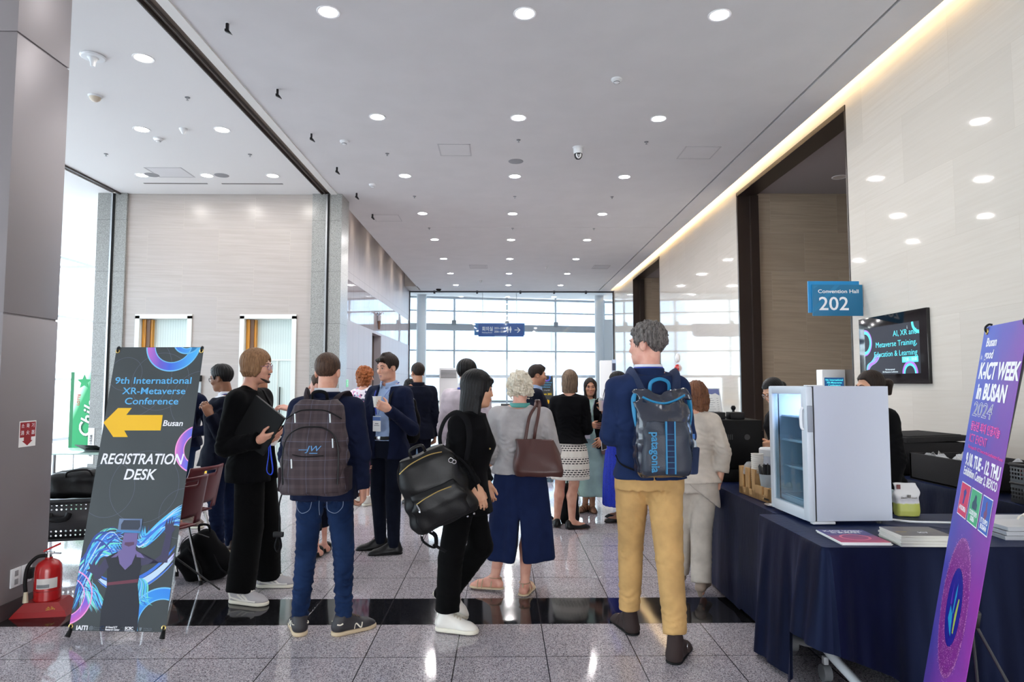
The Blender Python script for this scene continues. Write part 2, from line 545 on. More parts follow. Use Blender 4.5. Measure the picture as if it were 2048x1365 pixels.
def wob(X, Y, Z, f, seed, warp=0.6):
    """smooth cheap noise, roughly -1..1; f = (fx, fy, fz) cycles per metre"""
    r = np.random.RandomState(seed); p = r.rand(8)*6.28; t = 6.2832
    w1 = np.sin(t*(f[1]*0.5*Y+f[2]*0.31*Z)+p[0]); w2 = np.sin(t*(f[0]*0.47*X-f[2]*0.23*Z)+p[1])
    a = np.sin(t*(f[0]*X+0.3*f[2]*Z)+p[2]+warp*w1*2); b = np.sin(t*(f[1]*Y-0.2*f[2]*Z)+p[3]+warp*w2*2)
    c = np.sin(t*(f[2]*Z+0.4*f[0]*X-0.35*f[1]*Y)+p[4]+warp*(w1+w2)*1.5)
    return (a*0.8+b*0.8+c)/2.0

# ------------------------------------------------------------ people
def unit(v): v = np.array(v, float); return v/max(np.linalg.norm(v), 1e-9)
def rotm(yaw=0, pitch=0, roll=0):
    """columns right, forward, up; yaw turns left, pitch nods down, roll tips to the right shoulder"""
    return np.array((Matrix.Rotation(yaw, 3, 'Z') @ Matrix.Rotation(-pitch, 3, 'X') @ Matrix.Rotation(roll, 3, 'Y')))

MALE = [(.45, .070, .052, .000), (.485, .092, .064, -.004), (.53, .097, .068, -.006), (.575, .090, .062, .002), (.62, .086, .058, .005),
        (.68, .094, .064, .003), (.735, .103, .068, .000), (.785, .104, .060, -.003), (.825, .070, .046, -.005), (.85, .042, .040, -.004)]
FEMALE = [(.45, .075, .055, .000), (.485, .098, .068, -.006), (.53, .100, .070, -.008), (.575, .086, .060, .000), (.62, .074, .052, .004),
          (.68, .080, .060, .006), (.72, .088, .070, .008), (.785, .090, .055, -.002), (.825, .060, .042, -.006), (.85, .036, .036, -.006)]

class Person:
    def __init__(s, label, loc, yaw, H, sex='m', skin='skin_fair', fat=1.0, head=(0, 0, 0), J=None, JW=None, tw=0.0, hs=1.0, res=0.0045, cat='person'):
        s.root = thing('person', label, 'person', (loc[0], loc[1], 0), R(yaw))
        s.H = H; s.sex = sex; s.skin = skin; s.fat = fat; s.res = res; s.tw = R(tw)
        h = H
        j = {'pel': (0, 0, .53*h), 'nk': (0, -.008*h, .848*h), 'hd': (0, .012*h, .932*h)}
        wd = 1.0 if sex == 'm' else .9
        for q, sg in (('L', -1), ('R', 1)):
            j['hip'+q] = (sg*.05*h, 0, .50*h); j['kn'+q] = (sg*.052*h, .008*h, .285*h); j['an'+q] = (sg*.05*h, -.012*h, .045*h)
            j['sh'+q] = (sg*.098*h*wd, -.005*h, .800*h); j['el'+q] = (sg*.124*h*wd, -.02*h, .630*h); j['wr'+q] = (sg*.130*h*wd, .025*h, .482*h)
            j['toe'+q] = None; j['hand'+q] = None
        for k, v in (J or {}).items(): j[k] = v
        cy_, sy_ = math.cos(R(yaw)), math.sin(R(yaw))
        s.yaw = yaw; s.loc = loc
        for k, v in (JW or {}).items(): j[k] = s.l(*v)
        s.j = {k: (V3(v) if isinstance(v, (tuple, list)) and len(v) == 3 else v) for k, v in j.items()}
        s.M = rotm(*[R(a) for a in head]); s.k = hs*(h*.130/.235)
        s.shoes = {}
    def l(s, x, y, z):
        """world point in the person's own frame"""
        c, n = math.cos(R(s.yaw)), math.sin(R(s.yaw)); x -= s.loc[0]; y -= s.loc[1]
        return (x*c+y*n, -x*n+y*c, z)
    def lv(s, x, y, z=0):
        c, n = math.cos(R(s.yaw)), math.sin(R(s.yaw)); return (x*c+y*n, -x*n+y*c, z)
    def hp(s, p): return s.j['hd']+s.M @ (np.array(p)*s.k)     # head-frame point to person frame
    def centre(s, z):
        p, n = s.j['pel'], s.j['nk']; t = (z-p[2])/(n[2]-p[2])
        t = max(t, 0.0)
        return p[0]+(n[0]-p[0])*t, p[1]+(n[1]-p[1])*t, s.tw*min(max(t*1.2, 0), 1)
    def rows(s, e, lo, hi, flare=0.0, sq=1.0, waist=0.0):
        prof = MALE if s.sex == 'm' else FEMALE
        f = np.array(prof); h = s.H
        sc_ = (s.j['nk'][2])/(.848*h)          # bent figures: torso shortened with the neck
        p0 = s.j['pel'][2]
        zz = p0+(f[:, 0]*h-.53*h)*((s.j['nk'][2]-p0)/((.848-.53)*h))
        out = []
        zs = sorted(set([lo, hi]+[z for z in zz if lo < z < hi]+[lo+(zz[2]-lo)*t for t in (.33, .66) if lo < zz[2]]))
        for z in zs:
            a = np.interp(z, zz, f[:, 1])*h*s.fat; b = np.interp(z, zz, f[:, 2])*h*s.fat; dy = np.interp(z, zz, f[:, 3])*h
            if z < zz[2]: a = max(a, f[2, 1]*h*s.fat*.99); b = max(b, f[2, 2]*h*s.fat*.99)   # garments hang from the hip
            if waist: a = max(a, waist*f[6, 1]*h*s.fat); b = max(b, waist*f[6, 2]*h*s.fat)
            fl = flare*max(0, (zz[3]-z))/max(zz[3]-lo, .01) if lo < zz[3] else 0
            cx, cy, yw = s.centre(z)
            out.append((z, cx-dy*math.sin(yw), cy+dy*math.cos(yw), a+e+fl, b+e+fl, yw))
        return out
    # ---- the body
    def body(s, hands=None, feet=True, face=True, bare_legs=False, arms_bare=False):
        j = s.j; h = s.H
        P = [v for v in j.values() if v is not None and not isinstance(v, (list, tuple))]
        lo = np.min(P, 0)-.24; hi = np.max(P, 0)+.24; lo[2] = -.02
        k = s.k
        fine = [(s.hp((0, 0, 0))-.16*k/.97, s.hp((0, 0, 0))+.15*k/.97, s.res if face else .008)]
        for q in 'LR':
            if hands and hands.get(q): fine.append((j['wr'+q]-.21, j['wr'+q]+.21, s.res+.0005))
        F = Field(lo, hi, .013, fine)
        F.loft([(r[0], r[1], r[2], r[3], r[4], r[5]) for r in s.rows(-.022 if bare_legs else -.028, (.47 if bare_legs else .515)*h if j['pel'][2] > .5*h else j['pel'][2]-(.06 if bare_legs else .015)*h, j['nk'][2]-.01*h)], k=.02)
        for q in 'LR':
            sg = -1 if q == 'L' else 1
            F.cap(j['nk']+(sg*.02*h, 0, -.012*h), j['sh'+q], .024*h, .028*h, .03)
            F.cap(j['sh'+q], j['el'+q], .027*h, .022*h, .02)
            F.cap(j['el'+q], j['el'+q]*.6+j['wr'+q]*.4, .021*h, .0215*h, .01)
            F.cap(j['el'+q]*.6+j['wr'+q]*.4, j['wr'+q], .0215*h, .0155*h, .01)
            lk = 1.0 if bare_legs else .60
            F.cap(j['hip'+q], j['kn'+q], .050*h*lk, .032*h*lk, .02)
            cf = j['kn'+q]*.68+j['an'+q]*.32
            back = unit((j['an'+q]-j['kn'+q])); fw = s.toe(q); cf = cf-V3(fw)*.010*h
            F.cap(j['kn'+q], cf, .030*h*lk, .0325*h*lk, .02); F.cap(cf, j['an'+q], .0325*h*lk, .019*h*lk, .02)
            if feet: s.foot(F, q, 0 if bare_legs else -.007)
            s.hand(F, q, (hands or {}).get(q))
        # neck and head
        M = s.M
        F.cap(j['nk']+V3((0, 0, -.02*h)), s.hp((0, -.022, -.055)), .056*k, .054*k, .02)
        def E(c, r, kk=.015, mode='u'): F.ell(s.hp(c), [x*k for x in r], M, kk*k, mode)
        def Cp(a, b, ra, rb, kk=.008, mode='u'): F.cap(s.hp(a), s.hp(b), ra*k, rb*k, kk*k, mode)
        E((0, -.014, .035), (.074, .095, .085)); E((0, .028, -.028), (.060, .062, .082), .03)
        E((0, .04, -.078), (.044, .046, .036), .03); E((0, .071, -.097), (.02, .018, .016), .02)
        if face:
            Cp((-.034, .078, .026), (.034, .078, .026), .013, .013, .012)
            for sg in (-1, 1):
                E((sg*.036, .062, -.026), (.026, .028, .024), .02)
                E((sg*.031, .098, .004), (.016, .018, .010), .010, 's')
                E((sg*.075, -.012, -.008), (.011, .021, .033), .006); E((sg*.083, -.006, -.004), (.006, .011, .019), .004, 's')
                E((sg*.010, .096, -.036), (.0075, .010, .007), .006)
                Cp((sg*.044, .0790, .0072), (sg*.020, .0832, .0082), .0062, .0062, .004); Cp((sg*.041, .0795, -.007), (sg*.021, .083, -.007), .005, .005, .004)
            nl = (.106 if s.sex == 'm' else .101); Cp((0, .087, .014), (0, nl, -.030), .0072, .0098 if s.sex == 'm' else .0090, .010)
            Cp((-.021, .083, -.063), (0, .0935, -.0605), .006, .007, .008); Cp((.021, .083, -.063), (0, .0935, -.0605), .006, .007, .008)
            Cp((-.018, .082, -.0715), (.018, .082, -.0715), .0075, .0075, .009)
            Cp((-.024, .091, -.0665), (.024, .091, -.0665), .0028, .0028, .003, 's')
        else:
            for sg in (-1, 1): E((sg*.075, -.012, -.008), (.011, .021, .033), .006)
            Cp((0, .088, .014), (0, .110, -.030), .0085, .0125, .010)
        pos, q = F.mesh()
        o = np_mesh('body', pos, q, MATS[s.skin], s.root, relax=1)
        if face: s.face()
        return o
    def toe(s, q):
        t = s.j['toe'+q]
        if t is None: return unit((-.22 if q == 'L' else .22, 1, 0))
        return unit(t)
    def foot(s, F, q, e=0.0, L=None):
        a = s.j['an'+q]; h = s.H; t = s.toe(q)
        t2 = np.array((t[0], t[1], 0)); dn = unit(np.array((t[0]*t[2], t[1]*t[2], -(t[0]**2+t[1]**2)))) if abs(t[2]) > .01 else np.array((0, 0, -1.))
        heel = a+V3(-t*.022*h)+V3(dn*.024*h); ball = a+V3(t*.075*h)+V3(dn*.030*h); tip = a+V3(t*.105*h)+V3(dn*.035*h)
        F.cap(a, heel, .018*h+e, .018*h+e, .02); F.cap(heel, ball, .0175*h+e, .0185*h+e, .02, flat=None)
        F.cap(a+V3(t*.01*h), ball, .017*h+e, .014*h+e, .02); F.cap(ball, tip, .018*h+e, .0105*h+e, .015)
    def hand(s, F, q, spec):
        """spec: dict(d=direction, n=palm normal, c=curl, t=thumb opening)"""
        w = s.j['wr'+q].astype(float); el = s.j['el'+q].astype(float); g = s.H/1.75
        sp = dict(c=.35, t=.5); sp.update(spec or {})
        d = unit(sp.get('d', w-el)); n = np.array(sp.get('n', (1 if q == 'L' else -1, .1, 0)), float)
        n = unit(n-d*(n@d)); side = np.cross(d, n)*(-1 if q == 'L' else 1); side = unit(side)
        if 'side' in sp: side = side*sp['side']
        Mx = np.stack([side, d, n], 1)
        F.rbox(w+d*.050*g, (.040*g, .047*g, .0135*g), .013*g, Mx, .012)
        F.cap(w-d*.01, w+d*.03*g, .024*g, .026*g, .012, flat=(n, .8))
        if spec is None:
            F.cap(w+d*.08*g, w+unit(d+n*.6)*.15*g, .03*g, .016*g, .01, flat=(n, .7)); return
        for i, (ln, r0) in enumerate(((.043, .0092), (.048, .0095), (.044, .0090), (.034, .0080))):
            p = w+d*(.092-.006*abs(i-1.2))*g+side*(.029-.0195*i)*g
            spread = (1.5-i)*.07*sp.get('s', 1.0); cc = sp['c']*(1+.12*i)
            ang = 0; dd = unit(d+side*spread)
            for m, (fr, kk) in enumerate(((1, .75), (.66, 1.05), (.52, .7))):
                ang += cc*kk
                v = dd*math.cos(ang)+n*math.sin(ang)
                p2 = p+v*ln*fr*g
                F.cap(p, p2, r0*g*(1-.1*m), r0*g*(.92-.1*m), .004); p = p2
        p = w+d*.026*g+side*.026*g+n*.004*g; o = sp['t']
        v = unit(d*.75+side*(.35+.75*o)+n*.35*(1+sp['c']))
        p2 = p+v*.046*g; F.cap(p, p2, .0135*g, .0105*g, .008)
        v2 = unit(d*1.0+side*(.15+.4*o)+n*(.25+.5*sp['c'])); p3 = p2+v2*.034*g; F.cap(p2, p3, .0105*g, .0085*g, .004)
    def face(s):
        k = s.k
        def T(mb): mb.M = Matrix.Translation(Vector(s.j['hd'].tolist())) @ Matrix(s.M.tolist()).to_4x4() @ Matrix.Scale(k, 4); return mb
        for sg in (-1, 1):
            b = T(MB()); b.sphere((sg*.031, .0775, .002), .0108, 12, 8); b.cur = 1; b.sphere((sg*.031, .0838, .002), (.0066, .0056, .0064), 10, 6)
            b.build('eye', [MATS['eye_white'], MATS['iris']], s.root)
            b = T(MB()); b.tube([(sg*.044, .083, .0075), (sg*.036, .0915, .0105), (sg*.026, .0925, .0100), (sg*.019, .089, .006)], [.001, .0018, .0018, .001], 6)
            b.build('eyelash', MATS['lash'], s.root)
            b = T(MB()); b.tube([(sg*.050, .074, .022), (sg*.040, .0875, .030), (sg*.028, .0930, .0295), (sg*.016, .0935, .0255)], [.0018, .0036, .0040, .0030], 8, flat=.6)
            b.build('eyebrow', MATS[getattr(s, 'browmat', 'lash')], s.root)
        b = T(MB())
        b.tube([(-.022, .0868, -.063), (-.010, .0955, -.0610), (0, .0985, -.0618), (.010, .0955, -.0610), (.022, .0868, -.063)], [.001, .0034, .0036, .0034, .001], 8)
        b.tube([(-.020, .0868, -.068), (-.009, .0925, -.0705), (0, .0945, -.0715), (.009, .0925, -.0705), (.020, .0868, -.068)], [.001, .004, .0045, .004, .001], 8)
        b.build('lips', MATS[getattr(s, 'lipmat', 'lips')], s.root)
    # ---- hair: modelled in the head frame
    def hair(s, m, kind='short', t=.011, line=None, extra=(), carve=True, amp=.003, freq=46, L=.2, res=None, name='hair', curl=0.0, front=.062, seed=3, wide=1.0, floor=None, fh=0.0):
        lo = [-.17, -.2, -.12-(L if kind != 'short' else 0)]; hi = [.17, .17, .17]
        F = Field(lo, hi, res or .005)
        F.ell((0, -.016, .040), (.0755+t, .095+t, .086+t), None, .01)
        if kind == 'bob' or kind == 'long':
            rows = [(-L, 0, -.045, .066*wide, .045, 0), (-L*.6, 0, -.04, .086*wide, .066, 0), (-.04, 0, -.03, .092*wide, .083, 0), (.03, 0, -.02, .076+t, .09, 0), (.075, 0, -.018, .058+t, .072, 0), (.10, 0, -.018, .03, .04, 0)]
            F.loft(rows, .02, 2.2)
            for sg in (-1, 1): F.cap((sg*.060, .015, .055), (sg*.070*wide, .015, -.03), .020, .024, .03); F.cap((sg*.070*wide, .015, -.03), (sg*.074*wide, .012, -L*.8), .024, .022, .02)
        for e in extra:
            if len(e) == 2: F.ell(e[0], e[1], None, .02)
            else: F.cap(e[0], e[1], e[2], e[3], .018)
        if kind == 'short':
            zl = line or [(-.2, -.075), (-.075, -.070), (-.045, -.045), (-.036, .014), (.012, .018), (.022, -.010), (.042, -.006), (.050, .030), (.075, .060), (.1, .068), (.2, .075)]
            ys = [p[0] for p in zl]; zs = [p[1] for p in zl]
            sl, X, Y, Z = F.sub(lo, hi)
            lim = np.interp(Y[0, :, 0], ys, zs)[None, :, None].astype(np.float32)+np.clip((Y-.045)*12, 0, 1)*np.clip((np.abs(X)-.034)*1.1, 0, .03)-np.clip((Y-.03)*12, 0, 1)*np.clip((np.abs(X)-.062)*9, 0, 1)*.05
            q = (Z-lim)*.8
            F.put(sl, q, .008, 's')
        elif carve:
            F.ell((0, .088, -.035+fh), (.060, front, .096), None, .012, 's')
            F.cap((0, .08, -.06), (0, .06, -.4), .062, .075, .02, 's')
        if floor is not None:
            sl, X, Y, Z = F.sub(lo, hi); th = np.arctan2(X, -(Y+.016))
            F.put(sl, (Z-floor-.25*Y+.006*np.sin(th*13+1)+.005*np.sin(th*29)+.003*np.sin(th*53)).astype(np.float32)*.9, .008, 's')
        rs = np.random.RandomState(seed)
        ph = rs.rand(4)*6
        def fn(X, Y, Z):
            th = np.arctan2(X, -(Y+.016)); w = np.sin(Z*38+ph[0]+th*3)*.5
            r = amp*(np.sin(th*freq/2+w*2+ph[1])+.6*np.sin(th*freq*.9+ph[2]+w*3))*.6
            if curl: r = r+curl*(wob(X, Y, Z, (16, 16, 18), seed)+.8*wob(X, Y, Z, (34, 34, 36), seed+1))*.7
            return r
        F.disp(fn)
        pos, q = F.mesh()
        pos = (s.M @ (pos*s.k).T).T+s.j['hd']
        return np_mesh(name, pos, q, m, s.root)
    # ---- clothes
    def crease(s, F, spots, amp, lam=.045):
        """cloth folds round each spot (centre, reach, direction)"""
        for i, (c, r, d) in enumerate(spots):
            d = unit(d); c = np.array(c, float)
            def fn(X, Y, Z, c=c, r=r, d=d, i=i):
                g = np.exp(-((X-c[0])**2+(Y-c[1])**2+(Z-c[2])**2)/(r*r))
                u = (X-c[0])*d[0]+(Y-c[1])*d[1]+(Z-c[2])*d[2]
                w = wob(X, Y, Z, (7, 7, 5), 11+i)
                return amp*g*np.sin(6.283*u/lam+3.8*w)*(.6+.4*w)
            F.disp(fn, c-2.2*r, c+2.2*r)
    def top(s, m, name='jacket', e=.022, hem=None, neck=None, sleeve=1.0, sr=(.040, .034, .0265), flare=.012, fold=.008, res=.008, opening=None, vent=False, seed=1, cuff=None, shoulder=.034, waist=0.0, collar=True, only=None, boat=0.0, slant=None):
        j = s.j; h = s.H
        hem = (.455*h if hem is None else hem)
        P = [j[k] for k in ('pel', 'nk', 'shL', 'shR', 'elL', 'elR', 'wrL', 'wrR')]
        lo = np.min(P, 0)-.2; hi = np.max(P, 0)+.15; lo[2] = min(hem, lo[2]+.1)-.03
        F = Field(lo, hi, res)
        nz = j['nk'][2]-.012*h if neck is None else neck
        F.loft(s.rows(e, hem, nz, flare, waist=waist), .02, 2.4)
        for q in 'LR':
            sg = -1 if q == 'L' else 1
            if neck is None: F.cap(j['nk']+V3((sg*.03*h, 0, -.022*h)), j['sh'+q]+V3((0, 0, -.004*h)), .030*h, shoulder*h, .035)
            if sleeve > 0:
                el, wr = j['el'+q], j['wr'+q]
                if sleeve >= .5:
                    w2 = el+(wr-el)*min(1.0, (sleeve-.5)*2); r2 = sr[1]+(sr[2]-sr[1])*min(1, (sleeve-.5)*2)
                    F.limb([j['sh'+q], el, w2+(w2-el)*.08], [sr[0]*h, sr[1]*h, r2*h], w2, wr-el, .022)
                else:
                    w2 = j['sh'+q]+(el-j['sh'+q])*sleeve*2; F.limb([j['sh'+q], w2+(el-w2)*.3], [sr[0]*h, (sr[0]+.003)*h], w2, el-j['sh'+q], .022)
        # drape
        F.disp(lambda X, Y, Z: fold*.6*wob(X, Y, Z, (5, 5, 2.2), seed)+fold*.45*(np.abs(wob(X, Y, Z, (7, 6, 4), seed+5))-.4)+fold*.15*wob(X, Y, Z, (15, 15, 8), seed+7))
        sp = []
        for q in 'LR':
            if sleeve >= .5:
                el = j['el'+q]; sp.append((el, .09, unit(j['sh'+q]-j['wr'+q])+np.array((.25, .1, 0))))
                sp.append((j['sh'+q]*.55+el*.45, .07, (.5, .2, .8)))
                if sleeve > .9: sp.append((j['el'+q]*.3+j['wr'+q]*.7, .06, unit(el-j['wr'+q])))
        cx, cy, yw = s.centre(.62*h)
        sp.append((np.array((cx, cy-.08, .60*h)), .13, (.35, 0, 1)))
        sp += [(np.array((cx+.11, cy-.07, .68*h)), .10, (.6, 0, 1)), (np.array((cx-.11, cy-.07, .66*h)), .10, (-.6, 0, 1)), (np.array((cx+.02, cy-.09, .74*h)), .08, (.15, 0, 1))]
        s.crease(F, sp, fold*1.0)
        F.cut((0, 0, hem), (0, 0, -1), .004, [lo[0], lo[1], hem-.04], [hi[0], hi[1], hem+.03]) if hem > lo[2] else None
        if slant: F.cut(slant[0], slant[1], .006)
        # neck hole
        F.ell(j['nk']+V3((0, .012*h, .018*h)), (.037*h+boat, .040*h, .030*h), None, .01, 's')
        if opening:
            sl, X, Y, Z = F.sub(lo, hi); cxm, cym, yw = s.centre(.65*h)
            zs = [o[0]*h for o in opening]; wl = [o[1] for o in opening]; wr_ = [o[2] for o in opening]
            zz = Z[0, 0, :]; a = np.interp(zz, zs, wl)[None, None, :].astype(np.float32); b = np.interp(zz, zs, wr_)[None, None, :].astype(np.float32)
            co, si = math.cos(yw), math.sin(yw)
            u = (X-cxm)*co+(Y-cym)*si; v = -(X-cxm)*si+(Y-cym)*co
            q = np.maximum(np.maximum(u-b, -a-u), -(v-.02))
            zt = zs[-1]
            q = np.maximum(q, Z-zt-.05)
            F.put(sl, q, .006, 's')
        if vent:
            cx, cy, yw = s.centre(hem)
            F.rbox((cx, cy-.2, hem+.07), (.004, .2, .11), .001, rotm(yw), .004, 's')
        pos, q = F.mesh()
        return np_mesh(name, pos, q, m, s.root, relax=1)
    def trousers(s, m, name='trousers', e=.012, rr=(.052, .036, .027), hem=None, top=None, fold=.006, res=.009, seed=2, stack=.0, wide=None):
        j = s.j; h = s.H
        P = [j[k] for k in ('pel', 'hipL', 'hipR', 'knL', 'knR', 'anL', 'anR')]
        lo = np.min(P, 0)-.18; hi = np.max(P, 0)+.18
        hz = {q: (j['an'+q][2]-.012*h if hem is None else hem) for q in 'LR'}
        lo[2] = min(hz.values())-.04; tz = top or j['pel'][2]+.055*h; hi[2] = tz+.03
        F = Field(lo, hi, res)
        F.loft(s.rows(e, .475*h if j['pel'][2] > .5*h else j['pel'][2]-.055*h, tz), .025, 2.3)
        sp = []
        for q in 'LR':
            hp_, kn, an = j['hip'+q], j['kn'+q], j['an'+q]
            end = kn+(an-kn)*1.12
            d = unit(an-kn); c = kn+(an-kn)*((kn[2]-hz[q])/max(kn[2]-an[2], .05)) if an[2] < kn[2] else an
            F.limb([hp_+V3((0, 0, .01*h)), kn, end], [rr[0]*h+e*.4, rr[1]*h+e*.4, rr[2]*h+e*.4], c, d, .028)
            ax = unit(hp_-an)
            sp += [(kn, .085, ax+np.array((.2, 0, 0))), (kn*.45+hp_*.55, .09, (.5*(1 if q == 'L' else -1), 0, .8)), (kn*.35+an*.65, .10, ax+np.array((-.15, .1, 0)))]
            if stack: sp += [(kn*.12+an*.88, .07, ax), (kn*.6+an*.4, .10, ax)]
        cx, cy, _ = s.centre(.5*h)
        sp += [(np.array((cx-.06, cy-.09, .47*h)), .07, (.7, 0, .7)), (np.array((cx+.06, cy-.09, .47*h)), .07, (-.7, 0, .7))]
        F.disp(lambda X, Y, Z: fold*.4*wob(X, Y, Z, (5, 5, 2.0), seed))
        s.crease(F, sp, fold+stack, .042)
        pos, q = F.mesh()
        return np_mesh(name, pos, q, m, s.root, relax=1)
    def skirt(s, m, rows, name='skirt', nf=9, amp=.012, res=.01, seed=4, split=0.0, n=2.2):
        """rows: (z, a, b) with folds growing towards the hem; split>0 parts it into two legs below that height"""
        j = s.j; h = s.H
        rows = sorted(rows); z0 = rows[0][0]; z1 = rows[-1][0]
        m_ = max(r[1] for r in rows)+.06; c0 = s.centre(s.j['pel'][2])
        F = Field((c0[0]-m_, c0[1]-m_, z0-.03), (c0[0]+m_, c0[1]+m_, z1+.03), res)
        rs = np.random.RandomState(seed); ph = rs.rand(3)*6
        def fold(t, Z, rho):
            g = np.clip((z1-Z)/(z1-z0), 0, 1)
            return amp*(.25+.75*g)*(np.sin(nf*t+ph[0]+1.1*np.sin(2*t+ph[1]))+.4*np.sin((nf*2-3)*t+ph[2]+g*2))
        F.loft([(r[0], c0[0], c0[1]-.006*h, r[1], r[2], 0) for r in rows], 0, n, fold)
        if split:
            zz = split
            sl, X, Y, Z = F.sub((c0[0]-.1, c0[1]-m_, z0-.03), (c0[0]+.1, c0[1]+m_, zz+.02))
            q = np.abs(X-c0[0])-np.clip((zz-Z)*.075, 0, .035)-.001+Y*0
            F.put(sl, q, .02, 's')
        pos, q = F.mesh()
        return np_mesh(name, pos, q, m, s.root, relax=1)
    def shoe(s, q, m, sole=None, kind='sneaker', L=None, heel=0.0, tilt=0.0, tip=1.0, laces=None, trim=None, logo=None, cap=None):
        """one shoe round the ankle joint; tilt raises the heel (degrees)"""
        h = s.H; a = s.j['an'+q]; t = s.toe(q); L = L or .168*h
        F = Field((-.08, -.16, -.06), (.08, .28, .17), .005)
        # modelled pointing +y with the sole at z=0, ankle above the heel
        hh = .045*h
        w = .027*h if kind != 'dress' else .025*h
        y0, y1 = -.045*h, -.045*h+L
        base = .022 if kind == 'sneaker' else .008+heel
        F.cap((0, y0+w, base+w*.55), (0, y1-w*1.6, base+w*.15), w*.90, w*1.02, .02, flat=((0, 0, 1), .82))
        F.cap((0, y1-w*1.9, base+w*.15), (0, y1-w*.75*tip, base+w*.02), w*1.0, w*.74, .02, flat=((0, 0, 1), .70))
        if kind in ('sneaker', 'dress', 'boot'):
            F.cap((0, y0+w*1.0, base+w*.6), (0, -.006*h, hh+.018*h), w*.98, w*.92, .015)
            F.cap((0, .004*h, hh+.004*h), (0, y1-w*2.6, base+w*.62), w*.82, w*.66, .02)
        else:
            F.cap((0, y0+w, base+w*.4), (0, y0+w*.9, base+w*1.1), w*.92, w*.86, .015)
        F.cut((0, 0, base), (0, 0, -1), .004)
        if kind == 'flat':
            F.ell((0, y0+w*1.0+L*.30, base+w*1.25), (w*.78, L*.34, w*1.0), None, .008, 's')
        if kind == 'sneaker': F.cut((0, -.012*h, hh+.024*h), (0, -.15, 1), .006)
        pos, qd = F.mesh()
        ang = math.atan2(-t[0], t[1]); Mz = rotm(ang, -R(0))
        piv = np.array((0, y1-w*1.6, 0))
        Rt = np.array(Matrix.Rotation(-R(tilt), 3, 'X'))
        gz = s.j['an'+q][2]-hh if tilt == 0 else 0.0
        def place(p):
            p = np.asarray(p, float)
            if tilt: p = (Rt @ (p-piv).T).T+piv
            # keep the ankle under the trouser leg
            off = np.array((a[0], a[1], 0.0))
            ank = np.array((0, 0, hh))
            if tilt: ank = Rt @ (ank-piv)+piv
            r = (Mz @ (p-np.array((ank[0], ank[1], 0))).T).T+off
            r[:, 2] += gz+(a[2]-ank[2] if tilt else 0)
            return r
        o = np_mesh('shoe', place(pos), qd, m, s.root, relax=1)
        def near(y, z=None, x=0.0):
            """surface height at (x, y), or half-width at (y, z)"""
            if z is None:
                k = (np.abs(pos[:, 1]-y) < .007) & (np.abs(pos[:, 0]-x) < .007); return pos[k, 2].max() if k.any() else .05
            k = (np.abs(pos[:, 1]-y) < .007) & (np.abs(pos[:, 2]-z) < .007); return np.abs(pos[k, 0]).max() if k.any() else .03
        def strip(name, mm, paths, r, flat=.5):
            mb = MB()
            for p in paths: mb.tube(p, r, 6, flat=flat)
            mb.v = [tuple(v) for v in place(np.array(mb.v))]; mb.build(name, mm, o)
        if laces is not None:
            strip('laces', laces, [[(x, y0+L*f, near(y0+L*f, None, x)+.002) for x in (-.022, -.011, 0, .011, .022)] for f in (.40, .47, .54, .61)]+[[(x, y0+L*(.40+.07*i+.035*(1+x/.022)), near(y0+L*(.40+.07*i+.035*(1+x/.022)), None, x)+.003) for x in (-.022, 0, .022)] for i in range(3)], .0032, .7)
        if trim is not None:
            strip('side_trim', trim, [[(sg*(near(y0+L*f, base+z)+.001), y0+L*f, base+z) for f, z in pts] for sg in (-1, 1) for pts in (((.10, .030), (.22, .020), (.40, .010), (.62, .012), (.80, .010)), ((.30, .045), (.40, .028), (.50, .012)), ((.42, .045), (.52, .028), (.60, .012)), ((.04, .05), (.10, .035), (.12, .015)))], .0065, .4)
        if logo is not None:
            strip('shoe_logo', logo, [[(sg*(near(y0+L*f, base+z)+.0015), y0+L*f, base+z) for f, z in ((.44, .006), (.48, .036), (.58, .008), (.62, .036))] for sg in (-1, 1)]+[[(sg*(near(y0+L*f, base+z)+.0015), y0+L*f, base+z) for f, z in ((.06, .05), (.12, .047), (.18, .052))] for sg in (-1, 1)], .0045, .5)
        if sole is not None:
            F = Field((-.08, -.16, -.02), (.08, .28, .06), .005)
            th = base if kind == 'sneaker' else .009
            zc = th*.5
            F.cap((0, y0+w*.95, zc), (0, y1-w*1.2, zc), w*1.0, w*1.08, 0.0)
            F.cap((0, y1-w*1.8, zc), (0, y1-w*.75*tip, zc), w*1.06, w*.84, .01)
            F.cut((0, 0, th+.003), (0, 0, 1), .003); F.cut((0, 0, 0), (0, 0, -1), .003)
            if heel > .012:
                F.cut((0, 0, .004), (0, 0, 1), .002)
            p2, q2 = F.mesh()
            b = np_mesh('sole', place(p2), q2, sole, o, relax=1)
        if heel > .012:
                mb = MB(); mb.cyl((0, y0+w*.8, 0), (0, y0+w*.8, heel+.01), w*.35, w*.7, 12)
                mb.v = [tuple(x) for x in place(np.array(mb.v))]
                mb.build('heel', m, o)
        return o
    def glasses(s, m, lens=True, rnd=True):
        T = Matrix.Translation(Vector(s.j['hd'].tolist())) @ Matrix(s.M.tolist()).to_4x4() @ Matrix.Scale(s.k, 4)
        b = MB(); b.M = T
        for sg in (-1, 1):
            ring = [(sg*.032+.024*math.cos(t)*(1 if rnd else 1.1), .102-.010*abs(math.cos(t)) if sg*math.cos(t) > 0 else .102, .002+(.022 if rnd else .017)*math.sin(t)) for t in [2*PI*i/20 for i in range(20)]]
            b.tube(ring, .0019, 6, closed=True)
            b.tube([(sg*.055, .092, .006), (sg*.075, .05, .006), (sg*.080, -.01, .004), (sg*.079, -.03, -.012)], .0019, 6)
        b.tube([(-.009, .103, .004), (0, .106, .007), (.009, .103, .004)], .0019, 6)
